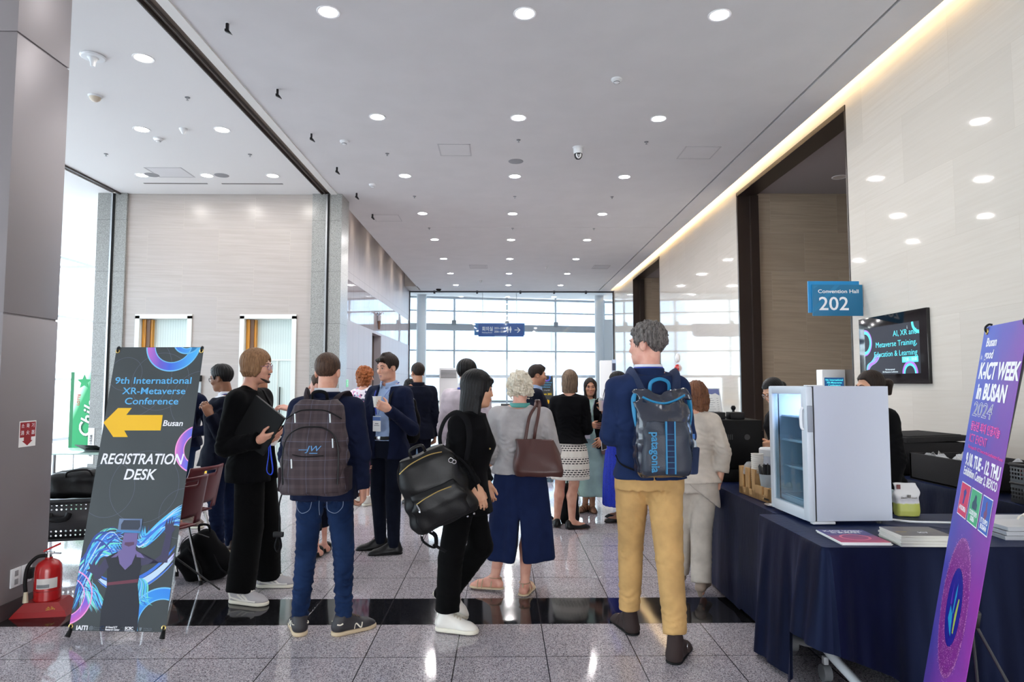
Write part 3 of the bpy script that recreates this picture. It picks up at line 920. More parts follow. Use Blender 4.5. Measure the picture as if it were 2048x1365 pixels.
        g = b.build('glasses', m, s.root)
        if lens:
            for sg in (-1, 1):
                c = MB(); c.M = T
                c.lathe([(.0, 0), (.023, 0), (.023, .0012), (0, .0012)], 18)
                c.v = [tuple(T @ Vector((sg*.032+p[0], .100+p[2], .002+p[1]))) for p in [tuple(T.inverted() @ Vector(v)) for v in c.v]]
                c.build('lens', MATS['clear_lens'], g)
        return g
    def part(s, mb, name, m, **kw): return mb.build(name, m, s.root, **kw)
    def neckband(s, m, name='shirt_collar', r=.043, z0=-.008, z1=.020, gap=0.0, thick=.006, tiltf=.012):
        """a collar band round the neck"""
        h = s.H; n = s.j['nk']; mb = MB(); nn = 28; g = gap
        t0 = PI/2+g; t1 = PI/2+2*PI-g
        def fn(u, v):
            t = t0+(t1-t0)*u
            rr = (r+.004*(1-v))*h
            yy = math.sin(t)
            return (n[0]+rr*.98*math.cos(t), n[1]+rr*.98*yy+.006*h, n[2]+h*(z0+(z1-z0)*v)-tiltf*h*max(0, yy)*1.3)
        mb.grid(fn, nn, 4)
        return mb.build(name, m, s.root, solid=thick)

# ------------------------------------------------------------ shared materials
def skin(name, c, c2):
    m = mat(name, c, rough=.5, spec=.4, col2=c2, vscale=14, bump=.05, bscale=300)
    m.node_tree.nodes['Principled BSDF'].inputs['Subsurface Weight'].default_value = 0.08
    m.node_tree.nodes['Principled BSDF'].inputs['Subsurface Radius'].default_value = (.012, .004, .002)
skin('skin_fair', (214, 164, 140), (198, 142, 120)); skin('skin_pink', (222, 170, 150), (205, 146, 128))
skin('skin_tan', (186, 136, 106), (168, 116, 90)); skin('skin_asian', (206, 158, 128), (190, 138, 110)); skin('skin_brown', (150, 104, 78), (128, 86, 64))
mat('eye_white', (196, 190, 184), .2); mat('iris', (40, 26, 18), .1); mat('lash', (28, 20, 16), .7); mat('lips', (170, 92, 84), .4); mat('lips_pale', (176, 110, 92), .45)
mat('clear_lens', (240, 240, 245), .05, alpha=.15)
def cloth(name, c, rough=.85, var=.12, bump=.25, bscale=420, sheen=.02, **kw): return mat(name, c, rough, bump=bump, bscale=bscale, var=var, vscale=kw.pop('vscale', 9), sheen=sheen, spec=(.06 if sum(c) < 160 else .22), **kw)
def hairm(name, c, c2, rough=.45): return mat(name, c, rough+.08, spec=.2, col2=c2, vscale=26, stretch=(5, 5, .6), bump=.7, bscale=70, detail=6)
cloth('navy_wool', (22, 28, 50)); cloth('navy_dark', (18, 21, 34)); cloth('navy_blue', (30, 42, 74)); cloth('black_wool', (11, 11, 13)); cloth('black_knit', (11, 11, 14), bscale=260)
cloth('black_trouser', (9, 9, 10)); cloth('white_shirt', (218, 218, 224), .8); cloth('blue_shirt', (150, 170, 204), .8); cloth('pink_shirt', (206, 194, 202), .8)
cloth('grey_knit', (164, 160, 160), bscale=240, bump=.4); cloth('khaki', (190, 152, 98), bscale=600); cloth('beige_linen', (200, 190, 178), bscale=380, bump=.4)
cloth('navy_culotte', (26, 36, 68)); cloth('mint', (150, 178, 170), .6); cloth('magenta', (104, 26, 82)); cloth('light_denim', (110, 138, 168)); cloth('black_tee', (14, 14, 16))
cloth('denim', (18, 32, 60), col2=(30, 48, 82), vscale=5, bump=.4, bscale=700); cloth('denim_dark', (22, 32, 58), bump=.4, bscale=700); cloth('slate_trouser', (18, 22, 34))
cloth('charcoal', (34, 36, 44)); cloth('sock_black', (24, 22, 24)); cloth('sock_white', (216, 214, 210))
hairm('hair_black', (10, 9, 10), (22, 20, 21), .35); hairm('hair_dark', (26, 18, 15), (46, 34, 28)); hairm('hair_brown', (56, 40, 32), (84, 62, 48)); hairm('hair_light_brown', (116, 84, 58), (150, 114, 82))
hairm('hair_red', (120, 66, 36), (160, 92, 50)); hairm('hair_grey', (60, 56, 54), (120, 114, 110)); hairm('hair_white', (186, 174, 152), (226, 218, 202)); hairm('hair_auburn', (88, 56, 40), (122, 80, 54)); hairm('hair_ash', (82, 66, 54), (128, 106, 86))
mat('white_leather', (222, 218, 210), .4); mat('brown_leather', (84, 56, 42), .45, bump=.1, bscale=90); mat('black_leather', (14, 14, 15), .42, spec=.3, bump=.15, bscale=120); mat('suede_brown', (44, 30, 28), .85, bump=.2, bscale=300)
mat('rubber_white', (222, 216, 200), .6); mat('rubber_black', (22, 22, 23), .6, spec=.2); mat('rubber_tan', (196, 176, 146), .6); mat('grey_mesh', (172, 168, 170), .7, bump=.3, bscale=300)
mat('silver', (205, 205, 208), .25, 1.0); mat('chrome', (220, 220, 222), .15, 1.0); mat('gold', (206, 178, 110), .3, 1.0); mat('steel', (176, 178, 180), .32, 1.0)
mat('white_paper', (236, 236, 234), .6); mat('white_plastic', (226, 228, 230), .35); mat('black_plastic', (20, 20, 22), .4, spec=.25); mat('grey_plastic', (120, 122, 126), .45); mat('dark_grey_plastic', (58, 58, 60), .5)
mat('ink_black', (20, 20, 22), .6); mat('ink_white', (236, 236, 240), .6)

# ------------------------------------------------------------ setting: surfaces
def floor_mat():
    k = NB('granite_floor', rough=.06, spec=.5)
    ix = k.math('FLOOR', k.math('DIVIDE', k.math('SUBTRACT', k.x, .245), .5)); iy = k.math('FLOOR', k.math('DIVIDE', k.math('SUBTRACT', k.y, .26), .5))
    fx = k.math('FRACT', k.math('DIVIDE', k.math('SUBTRACT', k.x, .245), .5)); fy = k.math('FRACT', k.math('DIVIDE', k.math('SUBTRACT', k.y, .26), .5))
    e = lambda f: k.math('MINIMUM', f, k.math('SUBTRACT', 1.0, f))
    joint = k.math('LESS_THAN', k.math('MINIMUM', e(fx), e(fy)), .006)
    v = k.voro(k.obj, 210); sp = k.white(v.outputs['Position'])
    grain = k.ramp(sp, [(0, (84, 78, 84)), (.16, (146, 139, 145)), (.45, (184, 178, 183)), (.72, (204, 199, 204)), (.93, (216, 200, 202))], True)
    big = k.noise(k.obj, 60, 2); grain = k.mix(k.math('MULTIPLY', big, .35), grain, (140, 134, 140))
    tone = k.white(k.vec(ix, iy, 3.0))
    grain = k.mix(k.math('MULTIPLY', tone, .22), grain, (140, 134, 140))
    row = lambda a: k.math('COMPARE', iy, float(a), .1)
    dark = row(8)
    for a in (20, 32): dark = k.math('MAXIMUM', dark, row(a))
    blk = k.ramp(sp, [(0, (20, 20, 22)), (.6, (30, 30, 33)), (.93, (58, 58, 62))], True)
    col = k.mix(dark, grain, blk)
    # dark joints between the tiles
    col = k.mix(joint, col, (62, 58, 62))
    k.color(col); k.rough(k.math('ADD', .035, k.math('MULTIPLY', k.noise(k.obj, 3, 3), .06)))
    k.bump(k.math('MULTIPLY', joint, -1.0), .25, .002)
    return k.m
def stone_mat(name, c1, c2, c3, tw, th, axis='y', rough=.12, streak=22.0, jc=(190, 182, 170), jw=.0014, spec=.5):
    """polished limestone slabs on a wall running along the given axis"""
    k = NB(name, rough=rough, spec=spec)
    a = k.y if axis == 'y' else k.x
    row = k.math('FLOOR', k.math('DIVIDE', k.z, th)); off = k.math('MULTIPLY', k.math('FRACT', k.math('MULTIPLY', row, .5)), tw)
    u = k.math('DIVIDE', k.math('ADD', a, off), tw); w = k.math('DIVIDE', k.z, th)
    iu = k.math('FLOOR', u); fu = k.math('FRACT', u); fw = k.math('FRACT', w)
    e = lambda f, s: k.math('MULTIPLY', k.math('MINIMUM', f, k.math('SUBTRACT', 1.0, f)), s)
    j = k.math('LESS_THAN', k.math('MINIMUM', e(fu, tw), e(fw, th)), jw)
    t = k.white(k.vec(iu, row, 5.0))
    vv = k.vec(k.math('MULTIPLY', a, .9), k.math('MULTIPLY', t, 40.0), k.math('MULTIPLY', k.math('ADD', k.z, k.math('MULTIPLY', a, .03)), streak))
    s1 = k.noise(vv, 1.2, 6, .62)
    s1 = k.math('MULTIPLY', k.math('SUBTRACT', s1, .36), 3.2)
    col = k.mix(s1, c1, c2)
    col = k.mix(k.math('MULTIPLY', k.math('POWER', t, 2.0), .55), col, c3)
    col = k.mix(j, col, jc)
    k.color(col); k.rough(k.math('ADD', rough, k.math('MULTIPLY', s1, .008)))
    return k.m
def granite_mat():
    k = NB('grey_granite', rough=.3)
    v = k.voro(k.obj, 240); sp = k.white(v.outputs['Position'])
    g = k.ramp(sp, [(0, (98, 98, 96)), (.2, (136, 137, 134)), (.5, (156, 157, 154)), (.85, (176, 176, 173))], True)
    f = k.math('FRACT', k.math('DIVIDE', k.math('ADD', k.z, .25), .95))
    j = k.math('LESS_THAN', f, .006)
    k.color(k.mix(j, g, (96, 96, 94))); return k.m
def panel_mat():
    k = NB('lilac_wall_panel', rough=.07)
    f = k.math('FRACT', k.math('DIVIDE', k.y, .62)); fz = k.math('FRACT', k.math('DIVIDE', k.math('ADD', k.z, .35), 2.2))
    j = k.math('MAXIMUM', k.math('LESS_THAN', f, .02), k.math('LESS_THAN', fz, .004))
    n = k.noise(k.vec(k.math('MULTIPLY', k.y, 8.0), k.x, k.math('MULTIPLY', k.z, .8)), 2, 4)
    c = k.mix(n, (166, 159, 163), (150, 144, 149))
    k.color(k.mix(j, c, (116, 110, 116)))
    gl = k.math('MULTIPLY', k.math('GREATER_THAN', k.z, 2.95), k.math('LESS_THAN', k.z, 3.87)); k.rough(k.math('SUBTRACT', .42, k.math('MULTIPLY', gl, .39))); return k.m
def metal_panel():
    k = NB('grey_metal_cladding', rough=.42, metal=.25)
    n = k.noise(k.obj, 500, 1); k.color(k.mix(n, (146, 140, 142), (128, 122, 125))); k.bump(n, .05, .001); return k.m
FLOOR = floor_mat()
LIME = stone_mat('cream_limestone', (206, 200, 190), (200, 193, 182), (190, 184, 174), 1.5, .72, rough=.035)
LIME_X = stone_mat('cream_limestone_end', (178, 170, 165), (168, 159, 152), (172, 164, 160), 1.3, .62, 'x', .28)
TAN = stone_mat('tan_limestone', (186, 170, 150), (168, 152, 132), (160, 144, 126), 1.2, .7, 'x', .3)
GRAN = granite_mat(); LILAC = panel_mat(); CLAD = metal_panel()
CEIL = mat('white_ceiling_paint', (216, 215, 216), .9, var=.02, vscale=2)
CEIL_L = mat('white_hall_ceiling', (228, 227, 226), .9)
BRONZE = mat('dark_bronze_trim', (52, 42, 38), .35, .3)
TRACK = mat('rail_channel', (128, 116, 106), .5, .2); LIP = mat('white_rail_lip', (228, 226, 222), .6)
BLACKGAP = mat('black_slot', (12, 12, 13), .8)
MULL = mat('white_mullion', (196, 200, 206), .5); COLW = mat('white_column_paint', (206, 208, 212), .5)
GLASS = glass_mat('window_glass', (238, 246, 250)); PGLASS = glass_mat('partition_glass', (246, 250, 250), .6)

# floor and ceilings
struct('floor', MB().box(-12.1, 12, -7, 40, -.12, 0), FLOOR)
ce = MB()
ce.box(-3.04, 3.60, -7, 14.60, 5.0, 5.12); ce.box(-3.04, 3.60, 14.615, 24.6, 5.0, 5.12); ce.box(3.635, 4.03, -7, 24.6, 5.0, 5.12)
struct('ceiling', ce, CEIL)
struct('ceiling_slot', MB().box(3.58, 3.65, -7, 24.6, 5.06, 5.20), BLACKGAP)
struct('ceiling_left_hall', MB().box(-7.0, -3.32, -7, 12.1, 5.0, 5.12), CEIL_L)
struct('ceiling_outer_hall', MB().box(-12, -7.15, -7, 22.1, 5.0, 5.12), CEIL_L)
struct('ceiling_atrium', MB().add([(-7.4, 24.6, 5.0), (12, 24.6, 5.0), (12, 34, 5.75), (-7.4, 31, 5.65), (-7.4, 24.6, 5.2), (12, 24.6, 5.2), (12, 34, 5.9), (-7.4, 31, 5.9)], [(0, 1, 2, 3), (4, 7, 6, 5), (0, 4, 5, 1), (1, 5, 6, 2), (2, 6, 7, 3), (3, 7, 4, 0)]), CEIL_L)
struct('ceiling_cove_soffit', MB().box(3.7, 4.5, -7, 24.6, 5.42, 5.5).box(3.62, 3.72, -7, 24.6, 5.12, 5.45), CEIL)
struct('ceiling_cove_soffit_left', MB().box(-3.9, -3.0, 12.5, 24.6, 5.82, 5.9).box(-3.08, -3.04, 12.5, 24.6, 5.0, 5.85), CEIL)
struct('trim_1', MB().box(-3.155, -3.04, -7, 12.5, 4.985, 5.12), LIP)
struct('trim_2', MB().box(-3.32, -3.155, -7, 12.5, 5.03, 5.12), TRACK)
struct('trim_3', MB().box(-3.26, -3.245, -7, 12.5, 4.99, 5.06).box(-3.325, -3.31, -7, 12.5, 4.98, 5.08), mat('dark_rail', (70, 62, 58), .5))
struct('trim_4', MB().box(-7.15, -7.0, -7, 12.1, 5.02, 5.12).box(-7.02, -6.985, -7, 12.1, 4.97, 5.1), mat('dark_rail', (70, 62, 58), .5))
struct('trim_16', MB().box(-2.9, -1.35, 13.72, 13.73, 4.998, 5.004), mat('dark_rail', (70, 62, 58), .5)) if False else None

# right-hand wall with its two tall openings
XW = 4.2
O1, O2, OT = (7.86, 11.64), (17.5, 21.1), 4.90
w = MB()
w.box(XW, XW+.3, -7, O1[0], 0, 5.42); w.box(XW, XW+.3, O1[1], O2[0], 0, 5.42); w.box(XW, XW+.3, O2[1], 24.9, 0, 5.42)
w.box(XW, XW+.3, O1[0], O1[1], OT, 5.42); w.box(XW, XW+.3, O2[0], O2[1], OT, 5.42)
struct('wall_right', w, LIME)
for i, (a, b) in enumerate((O1, O2)):
    al = MB()
    al.box(XW+.3, 9, b, b+.2, 0, 5.0); al.box(XW+.3, 9, a-.2, a, 0, 5.0)
    struct('wall_alcove_side' if i == 0 else 'wall_far_alcove_side', al, TAN)
    struct('wall_alcove_back' if i == 0 else 'wall_far_alcove_back', MB().box(8.8, 9, a, b, 0, 5.0), stone_mat('tan_limestone_back', (186, 170, 150), (168, 152, 132), (160, 144, 126), 1.2, .7, 'y', .3))
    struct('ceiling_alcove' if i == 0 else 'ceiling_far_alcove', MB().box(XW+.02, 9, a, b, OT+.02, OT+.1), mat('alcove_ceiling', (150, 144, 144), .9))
    f = MB(); f.box(XW-.012, XW+.31, b-.055, b+.0, 0, OT); f.box(XW-.012, XW+.31, a, b, OT-.05, OT+.02); f.box(XW-.006, XW+.30, a, a+.03, 0, OT); f.box(XW+.20, XW+.34, b-.13, b-.05, 0, OT-.05)
    struct('trim_%d' % (5+i), f, BRONZE)

# left side: cladded column near the camera, granite piers, cream end wall with two doors
pl = MB()
PX0, PX1, PY0, PY1 = -3.80, -3.17, 4.24, 4.76
for z0, z1 in ((.10, 1.945), (1.957, 3.795), (3.807, 5.0)): pl.box(PX0, PX1, PY0, PY1, z0, z1, .004)
pl.box(PX0+.01, PX1-.01, PY0+.01, PY1-.01, .0, 5.0)
struct('pillar_left', pl, CLAD)
struct('baseboard_pillar', MB().box(PX0-.004, PX1+.006, PY0-.004, PY1+.006, 0, .10), mat('dark_plinth', (66, 60, 62), .45))
struct('pillar_granite', MB().box(-3.49, -2.95, 12.05, 12.6, 0, 5.0), GRAN)
struct('pillar_granite_far', MB().box(-7.40, -6.87, 12.05, 12.6, 0, 5.0), GRAN)
for i, x in enumerate((-3.20, -7.11)):
    t = MB(); t.box(x-.035, x-.005, 12.02, 12.06, 0, 4.99); struct('trim_%d' % (7+2*i), t, mat('steel', (0, 0, 0)))
    t = MB(); t.box(x-.005, x+.025, 12.035, 12.06, 0, 4.99); struct('trim_%d' % (8+2*i), t, BLACKGAP)
DW = ((-6.63, -5.67), (-4.74, -3.78)); DT = 2.74
w = MB()
w.box(-6.87, DW[0][0], 12.1, 12.4, 0, 5.0); w.box(DW[0][1], DW[1][0], 12.1, 12.4, 0, 5.0); w.box(DW[1][1], -3.49, 12.1, 12.4, 0, 5.0)
for a, b in DW: w.box(a, b, 12.1, 12.4, DT, 5.0)
struct('wall_left', w, LIME_X)
ORANGE = mat('orange_wood', (206, 140, 40), .35, var=.2, stretch=(8, 8, .5)); BROWNW = mat('brown_wood', (112, 78, 52), .4); FROST = None
def frost():
    k = NB('frosted_door', rough=.35)
    s = k.math('FRACT', k.math('DIVIDE', k.x, .045)); k.color(k.mix(k.math('LESS_THAN', s, .12), (214, 228, 224), (186, 202, 198))); return k.m
FROST = frost()
for i, (a, b) in enumerate(DW):
    d = thing('door_%d' % (i+1), None, None); d['kind'] = 'structure'
    f = MB(); f.box(a-.03, a+.05, 12.07, 12.38, 0, DT); f.box(b-.05, b+.03, 12.07, 12.38, 0, DT); f.box(a-.03, b+.03, 12.07, 12.38, DT-.05, DT+.03)
    f.build('door_frame', mat('door_frame_white', (224, 228, 224), .4), d)
    MB().box(a+.06, a+.12, 12.16, 12.36, 0, DT-.06).box(a+.19, a+.22, 12.2, 12.36, 0, DT-.06).build('door_edge', ORANGE, d)
    MB().box(a+.12, a+.19, 12.18, 12.36, 0, DT-.06).build('door_stile', BROWNW, d)
    MB().box(a+.22, b-.05, 12.28, 12.32, 0, DT-.05).build('door_leaf', FROST, d)
    if i == 1:
        MB().box(a+.22, b-.05, 12.26, 12.285, 1.93, 1.96).box(a+.60, a+.615, 12.26, 12.285, 0, 1.93).build('door_rail', mat('door_frame_white', (0, 0, 0)), d)
        MB().tube([(a+.66, 12.25, .95), (a+.66, 12.25, 1.45)], .012, 8).build('door_handle', MATS['black_plastic'], d)
struct('wall_left_room_back', MB().box(-6.9, -3.5, 14.6, 14.7, 0, 5), mat('pale_room', (226, 232, 230), .8))

# corridor wall beyond the pier
w = MB(); XL = -3.49
w.box(XL-.2, XL, 12.6, 17.8, 0, 5.85); w.box(XL-.2, XL, 19.1, 24.9, 0, 5.85); w.box(XL-.2, XL, 17.8, 19.1, 2.88, 5.85)
struct('wall_left_corridor', w, LILAC)
w = MB(); w.box(XL-1.8, XL-.2, 19.1, 19.2, 0, 3.2).box(XL-1.8, XL-1.7, 17.8, 19.1, 0, 3.2).box(XL-1.8, XL-.2, 17.7, 17.8, 0, 3.2).box(XL-1.8, XL-.2, 17.8, 19.1, 2.9, 3.2)
struct('wall_left_recess', w, mat('brown_recess', (104, 92, 88), .5))
struct('wall_bulkhead', MB().box(-3.49, -3.04, 23.6, 24.6, 5.0, 5.82), mat('bulkhead_paint', (188, 184, 180), .8))

# frameless glass screen at the corridor end
fr = MB()
fr.box(-3.50, 4.2, 24.76, 24.84, 4.945, 5.0); fr.box(-3.50, -3.455, 24.76, 24.84, 0, 5.0); fr.box(4.155, 4.2, 24.76, 24.84, 0, 5.0)
for x in (-2.55, -.95, .68, 1.95, 3.15): fr.box(x-.035, x+.035, 24.74, 24.86, 4.90, 5.03)
struct('trim_11', fr, mat('dark_frame', (58, 60, 66), .4, .4))
for i, (a, b) in enumerate(((-3.46, -.95), (-.945, 1.95), (1.955, 4.16))):
    struct('window_%d' % (i+1), MB().box(a, b, 24.795, 24.805, .02, 4.95), PGLASS)

struct('wall_rear_added', MB().box(-12.1, -1.5, -7.2, -7.0, 0, 5.5).box(-1.5, 4.2, -7.2, -7.0, 3.6, 5.5), mat('rear_wall_paint', (214, 206, 196), .7))  # unseen wall added to cut light from behind; its opening admits some
# atrium: columns, curtain wall, outer-hall glazing
struct('pillar_atrium_round', MB().cyl((-3.42, 28, 0), (-3.42, 28, 5.4), .20, n=28), COLW)
struct('pillar_atrium_round_right', MB().cyl((4.12, 28, 0), (4.12, 28, 5.4), .19, n=28), COLW)
struct('pillar_atrium_box', MB().box(4.32, 4.72, 28, 28.5, 0, 4.25), COLW)
def cw(px):      # point of the slanted curtain wall at lateral px
    return 31.2+.20*px
def wallbar(mb, x0, x1, z0, z1, t=.10, n=8):
    for k in range(n):
        a = x0+(x1-x0)*k/n; b = x0+(x1-x0)*(k+1)/n
        mb.add([(a, cw(a)-t, z0), (b, cw(b)-t, z0), (b, cw(b), z0), (a, cw(a), z0), (a, cw(a)-t, z1), (b, cw(b)-t, z1), (b, cw(b), z1), (a, cw(a), z1)],
               [(0, 1, 2, 3), (4, 7, 6, 5), (0, 4, 5, 1), (1, 5, 6, 2), (2, 6, 7, 3), (3, 7, 4, 0)])
mu = MB()
for z0, z1, t in ((0, .10, .15), (.62, .69, .12), (1.80, 1.93, .22), (3.02, 3.09, .12), (4.86, 4.92, .12), (5.45, 5.55, .2)): wallbar(mu, -7.4, 11.5, z0, z1, t)
for x in (-6.95, -4.6, -2.22, .22, 2.55, 4.95, 7.3, 9.65): mu.box(x-.04, x+.04, cw(x)-.16, cw(x)+.02, 0, 5.6)
struct('window_frame_curtain', mu, MULL)
bm_ = MB(); wallbar(bm_, -7.4, 11.5, 3.98, 4.28, .34); struct('beam_curtain', bm_, mat('beam_paint', (168, 170, 174), .6))
br = MB()
for x in (-2.22, .22, 2.55): br.box(x-.10, x+.10, cw(x)-.40, cw(x)-.33, 4.22, 4.44)
struct('trim_12', br, mat('bracket_grey', (140, 142, 146), .5))
gl = MB(); wallbar(gl, -7.4, 11.5, .1, 5.5, .012, 1); gl.v = [(p[0], p[1]-.05, p[2]) for p in gl.v]
struct('window_4', gl, GLASS)
struct('wall_atrium_return', MB().box(-7.4, -3.69, 24.7, 24.9, 0, 5.9).box(-7.4, -7.2, 22, 30, 0, 5.9), COLW)
struct('wall_atrium_right', MB().box(11.5, 11.7, 24.9, 34, 0, 5.9).box(4.5, 11.7, 24.7, 24.9, 0, 5.9), COLW)
mu = MB()
for x in np.arange(-11.5, -7.2, 2.0): mu.box(x-.04, x+.04, 21.9, 22.02, 0, 5.0)
for z in (0, 1.02, 2.5, 3.42, 3.62): mu.box(-12, -7.2, 21.92, 22.0, z, z+.06)
for y in np.arange(-6.8, 22, 2.2): mu.box(-12.02, -11.9, y-.04, y+.04, 0, 5.0)
for z in (0, 1.6, 3.3, 4.9): mu.box(-12.0, -11.92, -7, 22, z, z+.06)
struct('window_frame_outer', mu, MULL)
struct('window_5', MB().box(-12, -7.2, 21.955, 21.965, 0, 5), GLASS)
struct('window_6', MB().box(-11.965, -11.955, -7, 21.9, 0, 5), GLASS)
struct('wall_outer_side', MB().box(-7.4, -7.2, 12.6, 22, 0, 5), COLW)
struct('trim_13', MB().box(-12, -7.4, 16.0, 16.08, 4.30, 4.36).box(-9.6, -9.56, 16.02, 16.06, 4.36, 5.0), MULL)
# outside: pavement and the pale glazed building opposite
struct('ground_outside', MB().box(-60, 60, 40, 120, -.3, -.14).box(-60, -12.1, -40, 40, -.3, -.14), mat('pavement', (150, 150, 150), .9))
def facade():
    k = NB('pale_glazed_facade', rough=.3)
    fx = k.math('FRACT', k.math('DIVIDE', k.x, 3.1)); fz = k.math('FRACT', k.math('DIVIDE', k.z, 3.6))
    j = k.math('MAXIMUM', k.math('LESS_THAN', fx, .08), k.math('LESS_THAN', fz, .2))
    n = k.noise(k.obj, .6, 2)
    k.color(k.mix(j, k.mix(n, (146, 160, 184), (162, 175, 196)), (178, 184, 194))); return k.m
struct('exterior_building', MB().box(-9, 22, 62, 74, 0, 9.6).box(-9, 4.5, 61.6, 62, 0, 8.4), facade())

# ------------------------------------------------------------ ceiling fittings
LED = mat('led_disc', (255, 255, 255), .5, emit=(250, 246, 255), estr=26.0)
LEDW = mat('led_disc_warm', (255, 255, 255), .5, emit=(255, 244, 228), estr=26.0)
RIM = mat('lamp_rim', (236, 236, 238), .4)
def downlight(x, y, z, label, group, r=.088, w=None, lm=None, cap=None):
    o = thing('ceiling_light', label, 'ceiling light', (x, y, z), 0, group)
    MB().lathe([(r, -.004), (r+.018, -.007), (r+.022, -.003), (r+.022, .001), (r, .001), (r, -.004)], 24, caps=False).build('trim_ring', RIM, o)
    MB().lathe([(0, -.003), (r, -.003), (r, .0), (0, .0)], 24).build('diffuser', lm or LED, o)
    if w != 0:
        ld = bpy.data.lights.new('lamp', 'AREA'); ld.shape = 'DISK'; ld.size = .18; ld.energy = w or DOWNLIGHT_W; ld.color = (1, .97, .95)
        lo = bpy.data.objects.new('lamp', ld); C.objects.link(lo); lo.parent = o; lo.location = (0, 0, -.012)
    return o
rowname = ['nearest', 'second', 'third', 'fourth', 'fifth', 'sixth', 'seventh', 'eighth']
for r in range(8):
    for i, x in enumerate((-1.64, .21, 2.06)):
        downlight(x, 6.05+2.46*r, 5.0, 'round recessed corridor downlight in the %s row from the camera, %s of its three' % (rowname[r], ('left', 'middle', 'right')[i]), 'corridor downlights')
for i, (x, y) in enumerate(((-3.86, 6.97), (-4.96, 8.98), (-3.86, 8.98), (-6.04, 11.0), (-4.96, 11.0), (-3.86, 11.0), (-6.04, 8.98), (-4.96, 6.97))):
    if i < 6:
        nm = ['alone in the row nearest the camera', 'left of the two in the middle row', 'right of the two in the middle row', 'left end of the row by the cream wall', 'middle of the row by the cream wall', 'right end of the row by the cream wall'][i]
        downlight(x, y, 5.0, 'recessed downlight in the left hall ceiling, '+nm, 'left hall downlights', lm=LEDW, w=5)
for i, x in enumerate((-2.2, .6, 3.1, 5.4)):
    y = 26.6+.3*i; downlight(x, y, 5.0+(y-24.6)*.085, 'small downlight in the pale atrium ceiling behind the glass, %s of four' % ('leftmost', 'second from left', 'second from right', 'rightmost')[i], 'atrium downlights', .08, 12)
downlight(5.57, 10.68, OT+.02, 'unlit round recessed fitting in the ceiling of the near alcove', None, .10, 0, mat('unlit_disc', (196, 190, 186), .5))
# warm cove strips washing the tops of both walls
cv = MB().box(3.76, 3.84, -6.5, 24.4, 5.16, 5.19)
o = struct('trim_14', cv, mat('cove_led', (255, 255, 255), .5, emit=(255, 222, 165), estr=COVE_W)) 
for i in range(6):
    y = 13.4+1.85*i
    ld = bpy.data.lights.new('wall_washer', 'SPOT'); ld.energy = 60; ld.color = (1, .86, .66); ld.spot_size = R(75); ld.spot_blend = .8; ld.shadow_soft_size = .05
    fx_ = thing('wall_washer', 'warm wall washer tucked above the left corridor wall, %s from the pier' % rowname[i].replace('nearest', 'first'), 'wall light', (-3.30, y, 5.78), 0, 'wall washers above the corridor wall')
    MB().cyl((0, 0, 0), (0, 0, .05), .05, n=12).build('housing', MATS['black_plastic'], fx_)
    lo = bpy.data.objects.new('wall_washer_lamp', ld); C.objects.link(lo); lo.parent = fx_; lo.location = (0, 0, -.02); lo.rotation_euler = (0, R(-14), 0)

def detector(x, y, label, kind='smoke', z=5.0):
    names = {'smoke': 'smoke_detector', 'cone': 'motion_sensor', 'dome': 'ceiling_sensor', 'spr': 'sprinkler_head', 'trumpet': 'ceiling_antenna', 'disc': 'ceiling_speaker'}
    o = thing(names[kind], label, names[kind].replace('_', ' '), (x, y, z))
    W = MATS['white_plastic']
    if kind == 'smoke':
        MB().lathe([(0, -.052), (.022, -.052), (.034, -.044), (.036, -.034), (.05, -.030), (.062, -.016), (.062, 0), (0, 0)], 20).build('housing', W, o)
        MB().lathe([(.0365, -.046), (.038, -.040), (.0365, -.036)], 20, caps=False).build('vent_ring', MATS['grey_plastic'], o)
    elif kind == 'cone':
        MB().lathe([(0, -.075), (.018, -.072), (.03, -.05), (.052, -.014), (.058, 0), (0, 0)], 20).build('housing', W, o)
    elif kind == 'dome':
        MB().lathe([(0, -.075), (.03, -.07), (.055, -.05), (.068, -.02), (0, -.02)], 20).build('dome', mat('beige_plastic', (206, 192, 172), .4), o)
        MB().lathe([(.072, -.022), (.078, -.01), (.078, 0), (0, 0)], 20).build('base', W, o)
    elif kind == 'spr':
        MB().lathe([(.0, -.006), (.028, -.006), (.032, 0), (0, 0)], 14).build('escutcheon', MATS['grey_plastic'], o)
        MB().cyl((0, 0, -.035), (0, 0, -.004), .007, .009, 8).lathe([(0, -.040), (.016, -.038), (.016, -.034), (0, -.034)], 12).build('deflector', MATS['steel'], o)
    elif kind == 'trumpet':
        MB().lathe([(0, -.12), (.022, -.118), (.028, -.07), (.045, -.03), (.06, -.022), (0, -.022)], 20).build('cone', W, o)
        MB().lathe([(.11, -.024), (.125, -.012), (.12, 0), (0, 0)], 26).build('base', W, o)
    elif kind == 'disc':
        MB().lathe([(0, -.008), (.10, -.008), (.115, -.004), (.118, 0), (0, 0)], 26).build('grille', mat('speaker_grille', (150, 150, 153), .6, bump=.6, bscale=500), o)
    return o
detector(1.31, 7.38, 'round white smoke detector on the corridor ceiling, nearest the camera')
detector(-2.28, 9.38, 'round white smoke detector beside the third black ceiling bracket')
detector(-2.28, 11.46, 'round white smoke detector beside the fifth black ceiling bracket')
detector(1.29, 19.6, 'small white detector far along the corridor ceiling between two vents', 'cone')
detector(-.74, 22.3, 'small conical sensor on the far corridor ceiling near the glass screen', 'cone')
detector(-4.91, 9.32, 'flat white smoke detector on the left hall ceiling beside a conical sensor')
detector(-4.38, 8.96, 'white conical sensor between two downlights of the left hall ceiling', 'cone')
detector(-4.95, 7.92, 'beige dome sensor on the left hall ceiling below the white antenna', 'dome')
